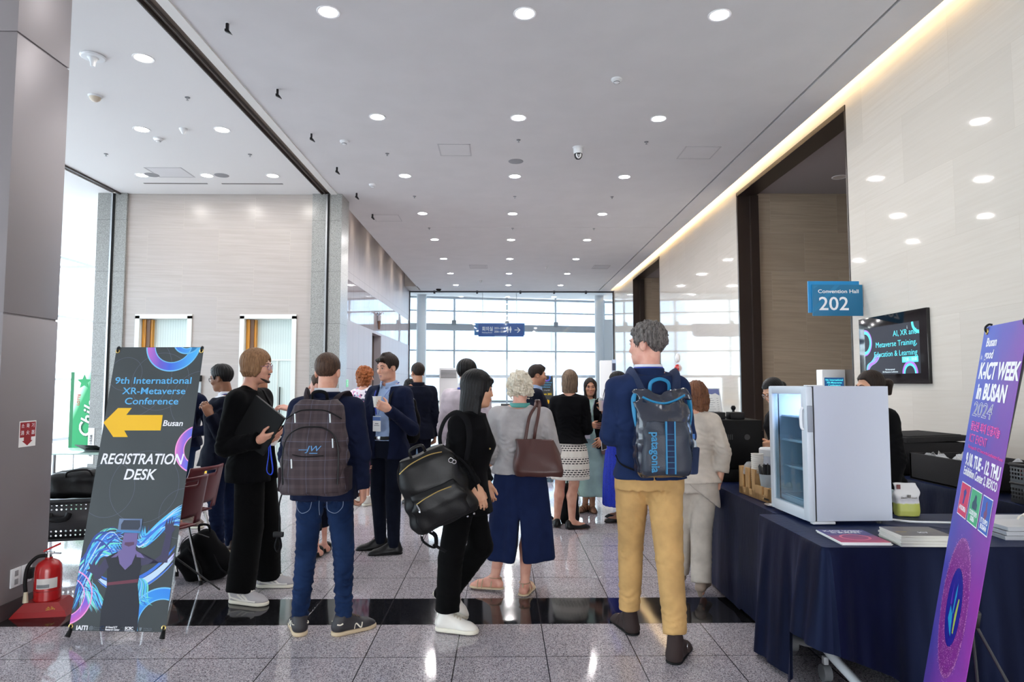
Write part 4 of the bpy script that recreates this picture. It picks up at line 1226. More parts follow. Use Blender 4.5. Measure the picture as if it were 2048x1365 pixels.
detector(-4.37, 6.93, 'white flat-based ceiling antenna with a cone, upper left by the grey pillar', 'trumpet')
detector(-5.87, 10.98, 'flat round white disc beside the left end downlight by the cream wall', 'disc'); detector(-4.71, 10.99, 'flat round white disc beside the middle downlight by the cream wall', 'disc')
detector(.21, 10.22, 'grey round speaker grille in the middle of the corridor ceiling', 'disc')
for i, (x, y, t) in enumerate(((.23, 9.3, 'in the middle before the round speaker'), (2.08, 9.35, 'right of the dome camera'), (-1.75, 9.89, 'left of the near ceiling hatch'), (-1.64, 12.18, 'in the left line before the fourth row of lights'), (.23, 12.17, 'in the middle line before the fourth row of lights'), (2.05, 12.17, 'in the right line before the fourth row of lights'),
        (-3.85, 7.95, 'in the left hall near its ceiling rail'), (-6.03, 9.97, 'in the left hall close to the grey pillar'), (-3.85, 9.96, 'in the left hall above the right of the cream wall'), (-1.64, 14.7, 'in the left line past the ceiling seam'), (.23, 14.7, 'in the middle line past the ceiling seam'), (2.06, 14.7, 'in the right line past the ceiling seam'))):
    tag(detector(x, y, 'tiny sprinkler head '+t, 'spr'), group='sprinkler heads')
# black brackets left along the rail
for i, y in enumerate((6.26, 7.7, 9.1, 10.53, 11.98, 13.48)):
    o = thing('ceiling_bracket', 'small black hooked bracket under the corridor ceiling, %s from the camera' % rowname[i].replace('nearest', 'first'), 'bracket', (-2.67, y, 5.0), .2*i, 'black ceiling brackets')
    MB().lathe([(0, -.004), (.022, -.004), (.024, 0), (0, 0)], 12).build('plate', MATS['white_plastic'], o)
    MB().box(-.012, .012, -.012, .012, -.085, -.004).add([(-.02, -.015, -.085), (.05, -.015, -.115), (.05, .015, -.115), (-.02, .015, -.085), (-.02, -.015, -.06), (.02, -.015, -.075), (.02, .015, -.075), (-.02, .015, -.06)], [(0, 1, 2, 3), (4, 7, 6, 5), (0, 4, 5, 1), (1, 5, 6, 2), (2, 6, 7, 3), (3, 7, 4, 0)]).build('hook', MATS['black_plastic'], o)
# access hatches, grilles
def hatch(x0, x1, y0, y1, label, slats=0):
    o = thing('ceiling_hatch' if not slats else 'ceiling_vent', label, 'ceiling hatch' if not slats else 'air vent', ((x0+x1)/2, (y0+y1)/2, 5.0))
    a, b = (x1-x0)/2, (y1-y0)/2
    MB().box(-a, a, -b, -b+.018, -.004, .001).box(-a, a, b-.018, b, -.004, .001).box(-a, -a+.018, -b, b, -.004, .001).box(a-.018, a, -b, b, -.004, .001).build('frame', mat('hatch_edge', (188, 187, 190), .6), o)
    MB().box(-a+.022, a-.022, -b+.022, b-.022, -.002, .001).build('panel', CEIL, o)
    if slats:
        s = MB()
        for k in range(slats): yy = -b+.05+(2*b-.1)*k/(slats-1); s.box(-a+.03, a-.03, yy-.008, yy+.008, -.006, -.001)
        s.build('slats', mat('hatch_edge', (0, 0, 0)), o)
hatch(-.95, -.47, 9.48, 9.98, 'square access hatch left of the round speaker'); hatch(2.7, 3.23, 9.52, 10.06, 'square access hatch near the black ceiling slot'); hatch(-2.72, -2.15, 13.55, 14.1, 'square access hatch beside the last black bracket')
hatch(-.98, -.44, 19.3, 19.9, 'slatted air vent far along the corridor ceiling, left', 6); hatch(2.7, 3.2, 19.3, 19.9, 'slatted air vent far along the corridor ceiling, right', 6); hatch(-5.8, -5.2, 10.6, 11.1, 'square access hatch in the left hall ceiling by the cream wall')
for i, (a, b) in enumerate(((-6.25, -5.15), (-4.9, -3.84))):
    o = tag(MB().box(a, b, 11.43, 11.47, 4.994, 5.001).build('slot_diffuser', mat('slot_grey', (120, 118, 116), .6)), 'thin linear air slot above the cream wall, %s one' % ('left', 'right')[i], 'air vent', 'linear air slots')
# dome camera
o = thing('security_camera', 'white dome security camera with black lens hanging from the corridor ceiling', 'security camera', (1.12, 9.59, 5.0))
MB().lathe([(0, -.10), (.062, -.10), (.07, -.085), (.07, -.02), (.085, 0), (0, 0)], 24).build('housing', MATS['white_plastic'], o)
MB().lathe([(0, -.185), (.03, -.178), (.052, -.155), (.062, -.12), (.062, -.10), (0, -.10)], 24).build('ball', MATS['black_plastic'], o)
MB().tube([(-.03, -.058, -.115), (-.028, -.055, -.15), (0, -.045, -.175), (.028, -.055, -.15), (.03, -.058, -.115)], .012, 8, flat=.6).build('bezel', MATS['white_plastic'], o)
MB().cyl((0, -.045, -.135), (0, -.072, -.142), .018, n=14).build('lens', mat('lens_black', (8, 8, 12), .05), o)
o = thing('security_camera', 'small black dome camera on the far ceiling by the glass screen', 'security camera', (-2.35, 24.3, 5.0))
MB().lathe([(0, -.09), (.06, -.075), (.09, -.04), (.1, 0), (0, 0)], 16).build('dome', MATS['black_plastic'], o)

# ------------------------------------------------------------ printed banners
def axes_obj(name, label, cat, O, a, b):
    a = Vector(a).normalized(); b = Vector(b).normalized(); y = b.cross(a)
    M = Matrix(((a.x, y.x, b.x), (a.y, y.y, b.y), (a.z, y.z, b.z)))
    return thing(name, label, cat, O, M.to_euler())
def flat(name, m, parent, y, **kw): return dict(name=name, m=m, parent=parent, y=y, **kw)
def poly(mb, pts, y=0.0):
    """flat printed polygon in the xz plane"""
    n = len(mb.v); mb.v += [tuple(mb.M @ Vector((p[0], y, p[1]))) for p in pts]; mb.f.append(tuple(range(n, n+len(pts)))); mb.mi.append(mb.cur); return mb
def clip(pts, x0, x1, z0, z1):
    for ax, lim, sg in ((0, x0, 1), (0, x1, -1), (1, z0, 1), (1, z1, -1)):
        out = []
        for i in range(len(pts)):
            p, q = pts[i-1], pts[i]
            dp, dq = (p[ax]-lim)*sg, (q[ax]-lim)*sg
            if dp*dq < 0:
                t = dp/(dp-dq); out.append((p[0]+(q[0]-p[0])*t, p[1]+(q[1]-p[1])*t))
            if dq >= 0: out.append(q)
        pts = out
        if not pts: return []
    return pts
def arcband(mb, c, r0, r1, t0, t1, box, y, n=60):
    for i in range(n):
        a = t0+(t1-t0)*i/n; b = t0+(t1-t0)*(i+1)/n
        p = clip([(c[0]+r*math.cos(t), c[1]+r*math.sin(t)) for r, t in ((r0, a), (r1, a), (r1, b), (r0, b))], *box)
        if len(p) > 2: poly(mb, p, y)
def ribbon(mb, pts, w, y, box):
    for i in range(len(pts)-1):
        p, q = np.array(pts[i]), np.array(pts[i+1]); d = unit(q-p) if np.linalg.norm(q-p) > 1e-6 else np.array((1, 0)); nn = np.array((-d[1], d[0]))
        w0 = w*(math.sin(PI*(i+.02)/(len(pts)-.9))**.6); w1 = w*(math.sin(PI*(i+1.02)/(len(pts)-.9))**.6)
        c = clip([tuple(p-nn*w0), tuple(q-nn*w1), tuple(q+nn*w1), tuple(p+nn*w0)], *box)
        if len(c) > 2: poly(mb, c, y)
def bez(p0, p1, p2, p3, n=14):
    p0, p1, p2, p3 = [np.array(p, float) for p in (p0, p1, p2, p3)]
    return [p0*(1-t)**3+3*p1*t*(1-t)**2+3*p2*t*t*(1-t)+p3*t**3 for t in [i/n for i in range(n+1)]]
def ring_mat(name, stops, ang=0.0, scale=1.0, off=0.0):
    k = NB(name, rough=.55)
    v = k.math('ADD', k.math('ADD', k.math('MULTIPLY', k.x, math.cos(ang)*scale), k.math('MULTIPLY', k.z, math.sin(ang)*scale)), off)
    k.color(k.ramp(v, stops)); return k.m
def dots(name, base, c2, s):
    k = NB(name, rough=.6)
    n = k.noise(k.obj, s, 3); k.color(k.mix(n, base, c2)); return k.m
BOX1 = (0.002, .588, .045, 1.778)
SHEET1 = mat('charcoal_print', (52, 58, 60), .55, var=.06, vscale=3, bump=.04, bscale=900)
bn = thing('banner_stand', 'tall dark registration desk banner with a yellow arrow on a leaning X stand', 'banner', (-2.575, 4.07, 0), (R(-11.5), 0, R(-3.5)))
sheet = MB().box(0, .59, 0, .0015, .04, 1.78).build('banner_sheet', SHEET1, bn)
RG1 = ring_mat('neon_ring_top', [(0, (196, 110, 200)), (.3, (110, 90, 200)), (.5, (60, 100, 215)), (1, (70, 180, 240))], 0, 2.9, -.6)
RG2 = ring_mat('neon_ring_side', [(0, (226, 120, 190)), (.35, (150, 100, 210)), (.75, (70, 110, 220)), (1, (90, 170, 230))], 0, 7.0, -3.43)
RG3 = ring_mat('neon_ring_low', [(0, (40, 90, 210)), (.5, (50, 150, 230)), (1, (40, 120, 220))], 1.2, 3.0, -.55)
RG4 = ring_mat('neon_ring_corner', [(0, (220, 90, 170)), (.4, (120, 90, 210)), (1, (60, 130, 225))], 2.2, 5, -.2)
EDGE = mat('neon_edge', (110, 190, 235), .5); EDGEP = mat('neon_edge_pink', (236, 150, 210), .5)
for nm, c, r0, r1, m, em in (('ring_top', (.385, 1.80), .122, .185, RG1, EDGE), ('ring_small', (.475, 1.83), .058, .098, RG1, EDGE), ('ring_side', (.645, 1.115), .092, .152, RG2, EDGEP), ('ring_low', (.552, .085), .135, .205, RG3, EDGE), ('ring_corner', (-.045, .225), .105, .158, RG4, EDGEP)):
    b = MB(); arcband(b, c, r0, r1, 0, 2*PI, BOX1, -.0006); b.cur = 1; arcband(b, c, r1-.008, r1, 0, 2*PI, BOX1, -.0008); arcband(b, c, r0, r0+.006, 0, 2*PI, BOX1, -.0008)
    b.build('printed_ring', [m, em], sheet, smooth=0)
b = MB()
for c, r in (((.09, 1.60), .11), ((.33, 1.55), .19), ((.62, 1.42), .20), ((.10, .86), .17), ((.33, .88), .22), ((.60, .72), .15), ((.1, 1.6), .3)): arcband(b, c, r-.0008, r+.0008, 0, 2*PI, BOX1, -.0005, 80)
b.build('printed_circle', mat('thin_line', (98, 104, 122), .6), sheet, smooth=0)
BLUE = mat('print_sky_blue', (90, 176, 228), .55)
for s_, u, v, fw in (('9th International', .284, 1.553, .51), ('XR-Metaverse', .300, 1.484, .42), ('Conference', .293, 1.417, .355)):
    text('lettering', s_, .062, BLUE, sheet, (u, -.001, v), align='CENTER', bold=.0006, fit=fw)
b = MB(); poly(b, [(-.003, 1.28), (.078, 1.374), (.169, 1.374), (.14, 1.329), (.381, 1.329), (.382, 1.23), (.144, 1.229), (.174, 1.187), (.078, 1.187)], -.0012)
b.build('arrow', mat('paper_yellow', (236, 184, 10), .6), sheet, smooth=0)
WHT = MATS['ink_white']
text('lettering', 'Busan', .052, WHT, sheet, (.388, -.001, 1.275), shear=.12, bold=.0008, fit=.13)
text('lettering', 'REGISTRATION', .092, WHT, sheet, (.286, -.0014, 1.046), shear=.18, bold=.0016, align='CENTER', fit=.535)
text('lettering', 'DESK', .092, WHT, sheet, (.287, -.0014, .950), shear=.18, bold=.0016, align='CENTER', fit=.205)
# figure with headset among light trails (a printed picture)
rs = random.Random(5)
tm = [mat('trail_%s' % n_, c, .5) for n_, c in (('cyan', (80, 190, 240)), ('blue', (50, 110, 210)), ('deep', (36, 66, 150)), ('mint', (110, 220, 200)), ('magenta', (170, 70, 190)), ('pale', (190, 214, 246)))]
b = MB()
for i in range(90):
    b.cur = rs.choice([0, 0, 1, 1, 1, 2, 2, 3, 5])
    a = rs.random(); o = rs.uniform(-.05, .05)
    ribbon(b, bez((.0+rs.uniform(-.05, .06), .14+a*.22), (.06+o, .42+a*.1), (.10+o, .72-rs.random()*.25), (.24+rs.uniform(-.04, .03), .50+rs.uniform(-.06, .12))), rs.uniform(.0014, .008), -.0006-.000002*i, BOX1)
for i in range(60):
    b.cur = rs.choice([0, 0, 1, 1, 2, 3, 5]); o = rs.uniform(-.04, .04)
    ribbon(b, bez((.36+o, .60+rs.uniform(-.05, .05)), (.38+o, .40+rs.random()*.1), (.46+o, .70), (.60, .74+rs.uniform(-.10, .04))), rs.uniform(.0012, .007), -.0006-.000002*i, BOX1)
for i in range(46):
    b.cur = rs.choice([0, 1, 2, 3, 3, 5]); o = rs.uniform(-.05, .05)
    ribbon(b, bez((.02+rs.random()*.08, .20+rs.random()*.14), (.1+o, .30), (.12+o, .22), (.17+o, .14+rs.random()*.05)), rs.uniform(.001, .004), -.0007-.000002*i, BOX1)
    ribbon(b, bez((.38+o*.5, .34), (.44+o, .30), (.36+o, .22), (.44+o, .18+rs.random()*.06)), rs.uniform(.001, .004), -.0007-.000002*i, BOX1)
for i in range(14):
    b.cur = rs.choice([4, 5, 5, 4, 1]); o = rs.uniform(-.02, .02)
    ribbon(b, bez((.13, .34+o), (.28, .24+o*2), (.45, .30+o*2), (.58, .48+o*3)), rs.uniform(.003, .012), -.0006-.000003*i, BOX1)
b.build('light_trails', tm, sheet, smooth=0)
DK = mat('figure_dark', (26, 27, 40), .6); VI = mat('figure_violet', (112, 98, 150), .6); SK = mat('figure_skin_print', (90, 60, 90), .6)
b = MB()
poly(b, [(.19, .04), (.18, .16), (.192, .29), (.175, .40), (.155, .455), (.20, .478), (.25, .50), (.25, .54), (.335, .54), (.335, .50), (.37, .485), (.40, .46), (.385, .38), (.382, .30), (.41, .19), (.42, .04)], -.0012)
b.cur = 4; poly(b, [(.37, .485), (.42, .455), (.50, .43), (.545, .43), (.55, .60), (.512, .60), (.498, .475), (.43, .42), (.385, .41)], -.00121)
poly(b, [(.155, .455), (.125, .40), (.10, .36), (.105, .33), (.14, .33), (.185, .40)], -.00121)
for hx, hz, pts in ((.528, .60, [(-.02, .0), (-.03, .05), (-.022, .085), (-.012, .05), (-.004, .10), (.002, .055), (.012, .105), (.014, .055), (.026, .09), (.024, .04), (.04, .03), (.02, 0)]), (.105, .35, [(.0, .0), (-.03, .02), (-.06, .03), (-.035, .04), (-.05, .075), (-.025, .06), (-.015, .095), (-.004, .06), (.012, .085), (.014, .05), (.03, .03)])):
    poly(b, [(hx+p[0], hz+p[1]) for p in pts], -.00122)
b.cur = 1
poly(b, [(.215, .475), (.25, .50), (.235, .46), (.19, .455)], -.00125); poly(b, [(.335, .50), (.372, .482), (.40, .455), (.35, .46)], -.00125); poly(b, [(.245, .53), (.25, .505), (.225, .49), (.25, .42), (.29, .385), (.325, .42), (.345, .49), (.335, .51), (.34, .545), (.335, .60), (.25, .60)], -.0013)
b.cur = 2; poly(b, [(.262, .53), (.262, .545), (.32, .548), (.322, .532), (.29, .52)], -.0014)
b.cur = 0; poly(b, [(.232, .47), (.245, .40), (.20, .33), (.19, .42)], -.0015); poly(b, [(.34, .47), (.33, .40), (.37, .33), (.375, .43)], -.0015)
b.cur = 3; poly(b, [(.19, .295), (.38, .315), (.382, .335), (.19, .312)], -.0016)
b.build('printed_figure', [DK, VI, SK, mat('figure_red', (104, 44, 62), .6), mat('figure_arm', (58, 53, 84), .6)], sheet, smooth=0)
b = MB(); b.box(.205, .352, -.0035, -.001, .604, .685, .001); b.build('printed_headset', mat('headset_print', (96, 116, 150), .5), sheet); 
b = MB(); poly(b, [(.225, .620), (.335, .620), (.345, .64), (.338, .676), (.235, .676), (.222, .65)], -.0038); b.build('headset_front', mat('headset_front_print', (40, 48, 66), .5), sheet, smooth=0)
b = MB(); poly(b, [(.198, .604), (.352, .600), (.352, .612), (.198, .618)], -.0039); b.build('headset_glow', mat('headset_glow_print', (60, 130, 190), .5), sheet, smooth=0)
text('lettering', 'IAITI', .034, WHT, sheet, (.045, -.0015, .056), bold=.0012, fit=.07)
b = MB(); arcband(b, (.137, .056), .009, .012, 0, 2*PI, BOX1, -.0012, 16); arcband(b, (.137, .056), .003, .006, 0, 2*PI, BOX1, -.0012, 8)
arcband(b, (.325, .054), .008, .012, 0, 2*PI, BOX1, -.0012, 16)
poly(b, [(.430, .064), (.446, .064), (.444, .05), (.438, .044), (.432, .05)], -.0012)
b.build('printed_emblem', mat('emblem_grey', (120, 128, 136), .6), sheet, smooth=0)
b = MB(); arcband(b, (.206, .056), .007, .014, .6, 5.7, BOX1, -.0012, 20); b.build('printed_emblem', mat('emblem_blue', (60, 130, 220), .6), sheet, smooth=0)
text('lettering', 'Metaverse\nResearch', .010, mat('emblem_grey', (0, 0, 0)), sheet, (.153, -.0015, .056), lines=.9)
text('lettering', 'AI Grand ICT\nResearch Center', .0145, WHT, sheet, (.225, -.0015, .056), bold=.0004, lines=.9, fit=.088)
text('lettering', 'SCSC', .022, WHT, sheet, (.343, -.0015, .058), bold=.0008); b = MB(); poly(b, [(.343, .044), (.405, .043), (.405, .0455), (.343, .0465)], -.0015); b.build('underline', WHT, sheet, smooth=0)
text('lettering', 'DONG EUI\nUNIVERSITY', .011, mat('emblem_grey', (0, 0, 0)), sheet, (.455, -.0015, .054), lines=.9)
def xstand(bn, w, h, back=.42, py=.02, hub=.62, rub=True):
    m = MATS['black_plastic']
    for x in (.012, w-.012):
        for z in (.065, h-.022):
            MB().add(*_torus((x, -.001, z), .0105, .004)).build('eyelet', MATS['gold'], bn)
            MB().tube([(x, .012, z-.004), (x, -.006, z), (x, -.010, z+(.016 if z > 1 else -.016)), (x, .0, z+(.03 if z > 1 else -.03)), (x, .012, z+(.03 if z > 1 else -.03))], .0045, 8).build('hook', m, bn)
        MB().tube([(w/2, .05, hub), (x, .012, h+.004)], .006, 8).build('upper_pole', MATS['dark_grey_plastic'], bn)
        MB().tube([(w/2, .05, hub), (x, .014, .045)], .006, 8).build('lower_pole', MATS['dark_grey_plastic'], bn)
        MB().cyl((x, .006, .052), (x-.004 if x < .1 else x+.004, -.012, .008), .010, .016, 12).build('rubber_foot', MATS['rubber_black'], bn)
    MB().box(w/2-.03, w/2+.03, .035, .075, hub-.03, hub+.03, .006).build('hub', m, bn)
def _torus(c, R_, r, n=18, k=8):
    vs = []; fs = []
    for i in range(n):
        t = 2*PI*i/n
        for j in range(k):
            p = 2*PI*j/k; rr = R_+r*math.cos(p); vs.append((c[0]+rr*math.cos(t), c[1]+r*math.sin(p), c[2]+rr*math.sin(t)))
    for i in range(n):
        for j in range(k): fs.append((i*k+j, ((i+1) % n)*k+j, ((i+1) % n)*k+(j+1) % k, i*k+(j+1) % k))
    return vs, fs
xstand(bn, .59, 1.775)
bpy.context.view_layer.update()
def foot_to(bn, lx, wx, wy, hub):
    a = bn.matrix_world.inverted() @ Vector((wx, wy, .012))
    MB().tube([(lx, .05, hub), tuple(a)], .006, 8).build('rear_leg', MATS['dark_grey_plastic'], bn)
foot_to(bn, .295, -2.05, 4.95, .62); foot_to(bn, .295, -2.62, 4.95, .62)

# right-hand event banner
a2, b2 = (-.39208548, -.91965683, -.02236718), (.15415737, -.08965464, .9839703)
bn2 = axes_obj('banner_stand', 'purple and blue event week banner on an X stand in front of the navy table', 'banner', (1.760, 2.892, .012), a2, b2)
k = NB('purple_print', rough=.5)
f1 = k.math('ADD', k.math('MULTIPLY', k.x, 1.05), k.math('MULTIPLY', k.math('SUBTRACT', 1.75, k.z), .28)); f1 = k.math('ADD', f1, k.math('MULTIPLY', k.math('SUBTRACT', k.noise(k.obj, 3.5, 4), .5), .5))
k.color(k.ramp(f1, [(0, (58, 88, 186)), (.25, (76, 74, 172)), (.55, (110, 60, 160)), (.85, (150, 52, 160)), (1, (176, 44, 158))]))
S = .85
sh2 = MB().box(-.04, .507, 0, .0015, .05, 1.757).build('banner_sheet', k.m, bn2)
def L2(u, v): return (S*u, -.001, S*(v+.269))
text('lettering', 'Busan', .060*S, WHT, sh2, L2(.03, 1.715), shear=.12, bold=.001, fit=.17*S); text('lettering', 'is', .035*S, WHT, sh2, L2(-.02, 1.645), shear=.12); text('lettering', 'good', .060*S, WHT, sh2, L2(.04, 1.655), shear=.12, bold=.001, fit=.145*S)
text('lettering', 'K-ICT WEEK', .108*S, WHT, sh2, L2(-.005, 1.573), shear=.1, bold=.0035, fit=.60*S)
text('lettering', 'in BUSAN', .105*S, WHT, sh2, L2(.012, 1.473), shear=.1, bold=.0035, fit=.465*S)
text('lettering', '2024', .100*S, WHT, sh2, L2(.0, 1.385), shear=.1, outline=.0011, fit=.32*S)
PINK = mat('print_pink', (232, 90, 170), .6)
text('lettering', '동남권 최대 인공지능', .050*S, PINK, sh2, L2(.014, 1.303), bold=.0008, fit=.47*S); text('lettering', 'ICT EVENT', .058*S, PINK, sh2, L2(.022, 1.245), fit=.295*S)
text('lettering', 'The largest AI · ICT Event in the Southeastern Korea', .022*S, PINK, sh2, L2(.025, 1.203), fit=.555*S)
text('lettering', '9.10. TUE - 12. THU', .080*S, WHT, sh2, L2(.028, 1.140), bold=.0025, fit=.55*S); text('lettering', 'Exhibition Center 2, BEXCO', .056*S, WHT, sh2, L2(.026, 1.083), bold=.0008, fit=.54*S)
for i, (c, s_, u0, u1) in enumerate((((206, 52, 96), 'AI KOREA', .034, .20), ((66, 168, 120), 'CLOUD EXPO\nKOREA', .218, .388), ((46, 92, 180), 'IT EXPO\nBUSAN', .408, .552))):
    b = MB(); p0, p1 = L2(u0, .87), L2(u1, 1.03); poly(b, [(p0[0], p0[2]), (p1[0], p0[2]), (p1[0], p1[2]), (p0[0], p1[2])], -.0012); b.cur = 1
    poly(b, [(p0[0]+.004, p0[2]+.004), (p1[0]-.004, p0[2]+.004), (p1[0]-.004, p1[2]-.004), (p0[0]+.004, p1[2]-.004)], -.0015)
    b.cur = 2; cx, cz = (p0[0]+p1[0])/2, p0[2]*.4+p1[2]*.6
    sh_ = [[(-.02, .02), (.005, .034), (.025, .02), (.012, -.002), (.006, -.03), (-.012, -.03), (-.008, 0)], [(-.03, -.022), (-.034, 0), (-.018, .012), (-.006, .036), (.014, .03), (.02, .01), (.034, 0), (.03, -.022)], [(-.01, -.034), (-.022, -.01), (-.006, .005), (-.012, .03), (.004, .04), (.01, .012), (.02, -.006), (.008, -.03)]][i]
    poly(b, [(cx+p[0], cz+p[1]) for p in sh_], -.0018)
    o = b.build('printed_card', [MATS['ink_white'], mat('card_%d' % i, c, .5), mat('card_icon_%d' % i, ((44, 60, 140), (28, 70, 92), (120, 70, 110))[i], .5)], sh2, smooth=0)
    text('lettering', s_, .030*S, WHT, o, (cx, -.002, p0[2]*.72+p1[2]*.28-.005), align='CENTER', bold=.0006, lines=.85, fit=(u1-u0)*S*.72)
cE = (.212, .628)
def ell(r, n=56): return [(cE[0]+r*.185*math.cos(2*PI*i/n), cE[1]+r*.275*math.sin(2*PI*i/n)) for i in range(n)]
b = MB(); bx2 = (-.04, .507, .05, 1.757)
poly(b, ell(1), -.0003); b.cur = 1; poly(b, ell(.56), -.0005); b.cur = 2
for i in range(1700):
    t = rs.random()*2*PI; r = .56+.46*abs(rs.gauss(0, .55)) if i % 2 else 1-abs(rs.gauss(0, .035)); r = min(r, 1.05)
    x, z = cE[0]+r*.185*math.cos(t), cE[1]+r*.275*math.sin(t); d_ = rs.uniform(.0007, .0023); poly(b, [(x-d_, z), (x, z-d_), (x+d_, z), (x, z+d_)], -.0007)
for cc, pts in ((3, [(-.05, -.06), (-.04, -.005), (.0, -.03), (.02, -.11), (.0, -.10)]), (3, [(.0, .06), (.012, .10), (.018, .06), (.008, -.02), (-.004, -.03)]), (4, [(-.05, .0), (-.04, .09), (-.03, .0)]), (5, [(.035, -.09), (.03, -.02), (.05, .05), (.062, .05), (.055, -.03), (.048, -.09)])):
    b.cur = cc; poly(b, [(cE[0]+p[0], cE[1]+p[1]) for p in pts], -.0007)
b.build('printed_portal', [mat('portal_purple', (126, 38, 136), .5), mat('portal_blue', (24, 22, 140), .5), mat('portal_spark', (236, 170, 226), .5), mat('portal_cyan', (30, 150, 200), .5), mat('portal_violet', (96, 44, 170), .5), mat('portal_lime', (170, 190, 70), .5)], sh2, smooth=0)
xstand(bn2, .507, 1.757)
bpy.context.view_layer.update()
foot_to(bn2, .25, 1.86, 2.62, .62); foot_to(bn2, .25, 1.97, 2.30, .62)

# far banner behind the glass, pointing to a room
bn3 = thing('banner_stand', 'small dark room banner with yellow arrow, far off before the window wall', 'banner', (1.12, 20.3, 0), (R(-6), 0, R(12)))
s3 = MB().box(0, .50, 0, .002, .04, 1.76).build('banner_sheet', SHEET1, bn3)
b = MB(); arcband(b, (.30, 1.72), .08, .13, 0, 2*PI, (.002, .498, .04, 1.758), -.002, 40); b.build('printed_ring', RG1, s3, smooth=0)
for s_, z, f_ in (('9th International', 1.56, .42), ('XR-Metaverse', 1.49, .36), ('Conference', 1.42, .30)): text('lettering', s_, .058, BLUE, s3, (.25, -.003, z), align='CENTER', bold=.001, fit=f_)
text('lettering', '11 - 12 Sep 2024', .04, WHT, s3, (.25, -.003, 1.32), align='CENTER'); text('lettering', 'Room 202', .08, mat('print_yellow', (245, 214, 40), .6), s3, (.25, -.003, 1.20), align='CENTER', bold=.002, fit=.38)
b = MB(); poly(b, [(.07, .93), (.30, .93), (.30, .89), (.43, .965), (.30, 1.04), (.30, 1.0), (.07, 1.0)], -.003); b.build('arrow', mat('paper_yellow', (0, 0, 0)), s3, smooth=0)
b = MB()
for i in range(60):
    b.cur = rs.choice([0, 1, 2, 3, 5]); o = rs.uniform(-.15, .15); ribbon(b, bez((.05, .3+rs.random()*.3), (.1+o, .8), (.35+o, .8), (.46, .4+rs.random()*.4)), rs.uniform(.004, .012), -.002-.00001*i, (.002, .498, .04, 1.7))
b.build('light_trails', tm, s3, smooth=0)
xstand(bn3, .50, 1.757)

# ------------------------------------------------------------ left side: pillar fittings, extinguisher, bench, chairs
RED = mat('extinguisher_red', (176, 24, 26), .25, coat=.4); DRED = mat('base_red', (150, 22, 26), .4)
fx = thing('fire_extinguisher', 'red fire extinguisher on a red base at the foot of the grey pillar', 'fire extinguisher', (-3.0, 4.52, 0), R(8))
MB().add([(-.17, -.11, 0), (.17, -.11, 0), (.17, .11, 0), (-.17, .11, 0), (-.15, -.09, .03), (.15, -.09, .03), (.15, .09, .03), (-.15, .09, .03), (-.10, -.075, .085), (.10, -.075, .085), (.10, .075, .085), (-.10, .075, .085)],
         [(0, 3, 2, 1), (0, 1, 5, 4), (1, 2, 6, 5), (2, 3, 7, 6), (3, 0, 4, 7), (4, 5, 9, 8), (5, 6, 10, 9), (6, 7, 11, 10), (7, 4, 8, 11), (8, 9, 10, 11)]).build('base', DRED, fx, smooth=0)
MB().lathe([(0, .085), (.074, .085), (.079, .092), (.079, .275), (.074, .305), (.058, .328), (.035, .342), (.022, .348), (.022, .358), (0, .358)], 32).build('cylinder', RED, fx)
MB().lathe([(.0795, .150), (.080, .152), (.0795, .155)], 32, caps=False).build('band', DRED, fx)
MB().cyl((0, 0, .355), (0, 0, .392), .017, .015, 14).box(-.022, .03, -.012, .012, .375, .392, .003).build('valve', MATS['chrome'], fx)
MB().add([(-.02, -.012, .385), (.07, -.012, .375), (.07, .012, .375), (-.02, .012, .385), (-.02, -.012, .392), (.07, -.012, .382), (.07, .012, .382), (-.02, .012, .392)], [(0, 3, 2, 1), (4, 5, 6, 7), (0, 1, 5, 4), (1, 2, 6, 5), (2, 3, 7, 6), (3, 0, 4, 7)]).build('carry_handle', MATS['chrome'], fx)
MB().add([(-.03, -.012, .392), (.065, -.012, .435), (.065, .012, .435), (-.03, .012, .392), (-.03, -.012, .404), (.062, -.012, .448), (.062, .012, .448), (-.03, .012, .404)], [(0, 3, 2, 1), (4, 5, 6, 7), (0, 1, 5, 4), (1, 2, 6, 5), (2, 3, 7, 6), (3, 0, 4, 7)]).build('lever', RED, fx)
MB().tube([(-.015, -.01, .37), (-.06, -.03, .365), (-.098, -.055, .31), (-.106, -.062, .22), (-.098, -.066, .15)], .0115, 10).build('hose', MATS['rubber_black'], fx)
MB().cyl((-.098, -.066, .155), (-.096, -.068, .088), .0115, .017, 14).build('nozzle', mat('nozzle_cream', (206, 196, 170), .5), fx)
lb = MB()
for i in range(10):
    t0 = R(-115+i*9); t1 = R(-115+(i+1)*9)
    lb.quad((.0797*math.cos(t0), .0797*math.sin(t0), .17), (.0797*math.cos(t1), .0797*math.sin(t1), .17), (.0797*math.cos(t1), .0797*math.sin(t1), .235), (.0797*math.cos(t0), .0797*math.sin(t0), .235))
lbo = lb.build('label', mat('label_white', (214, 210, 206), .5), fx)
lb = MB()
for i in range(6):
    t0 = R(-113+i*9); t1 = R(-113+(i+1)*9)
    lb.quad((.080*math.cos(t0), .080*math.sin(t0), .176), (.080*math.cos(t1), .080*math.sin(t1), .176), (.080*math.cos(t1), .080*math.sin(t1), .198), (.080*math.cos(t0), .080*math.sin(t0), .198))
lb.build('label_band', MATS['grey_plastic'], lbo); text('lettering', '소화기', .03, mat('gold_ink', (190, 150, 60), .5), fx, (.04, -.1, .05), rot=(R(52), 0, R(20)), bold=.0006)

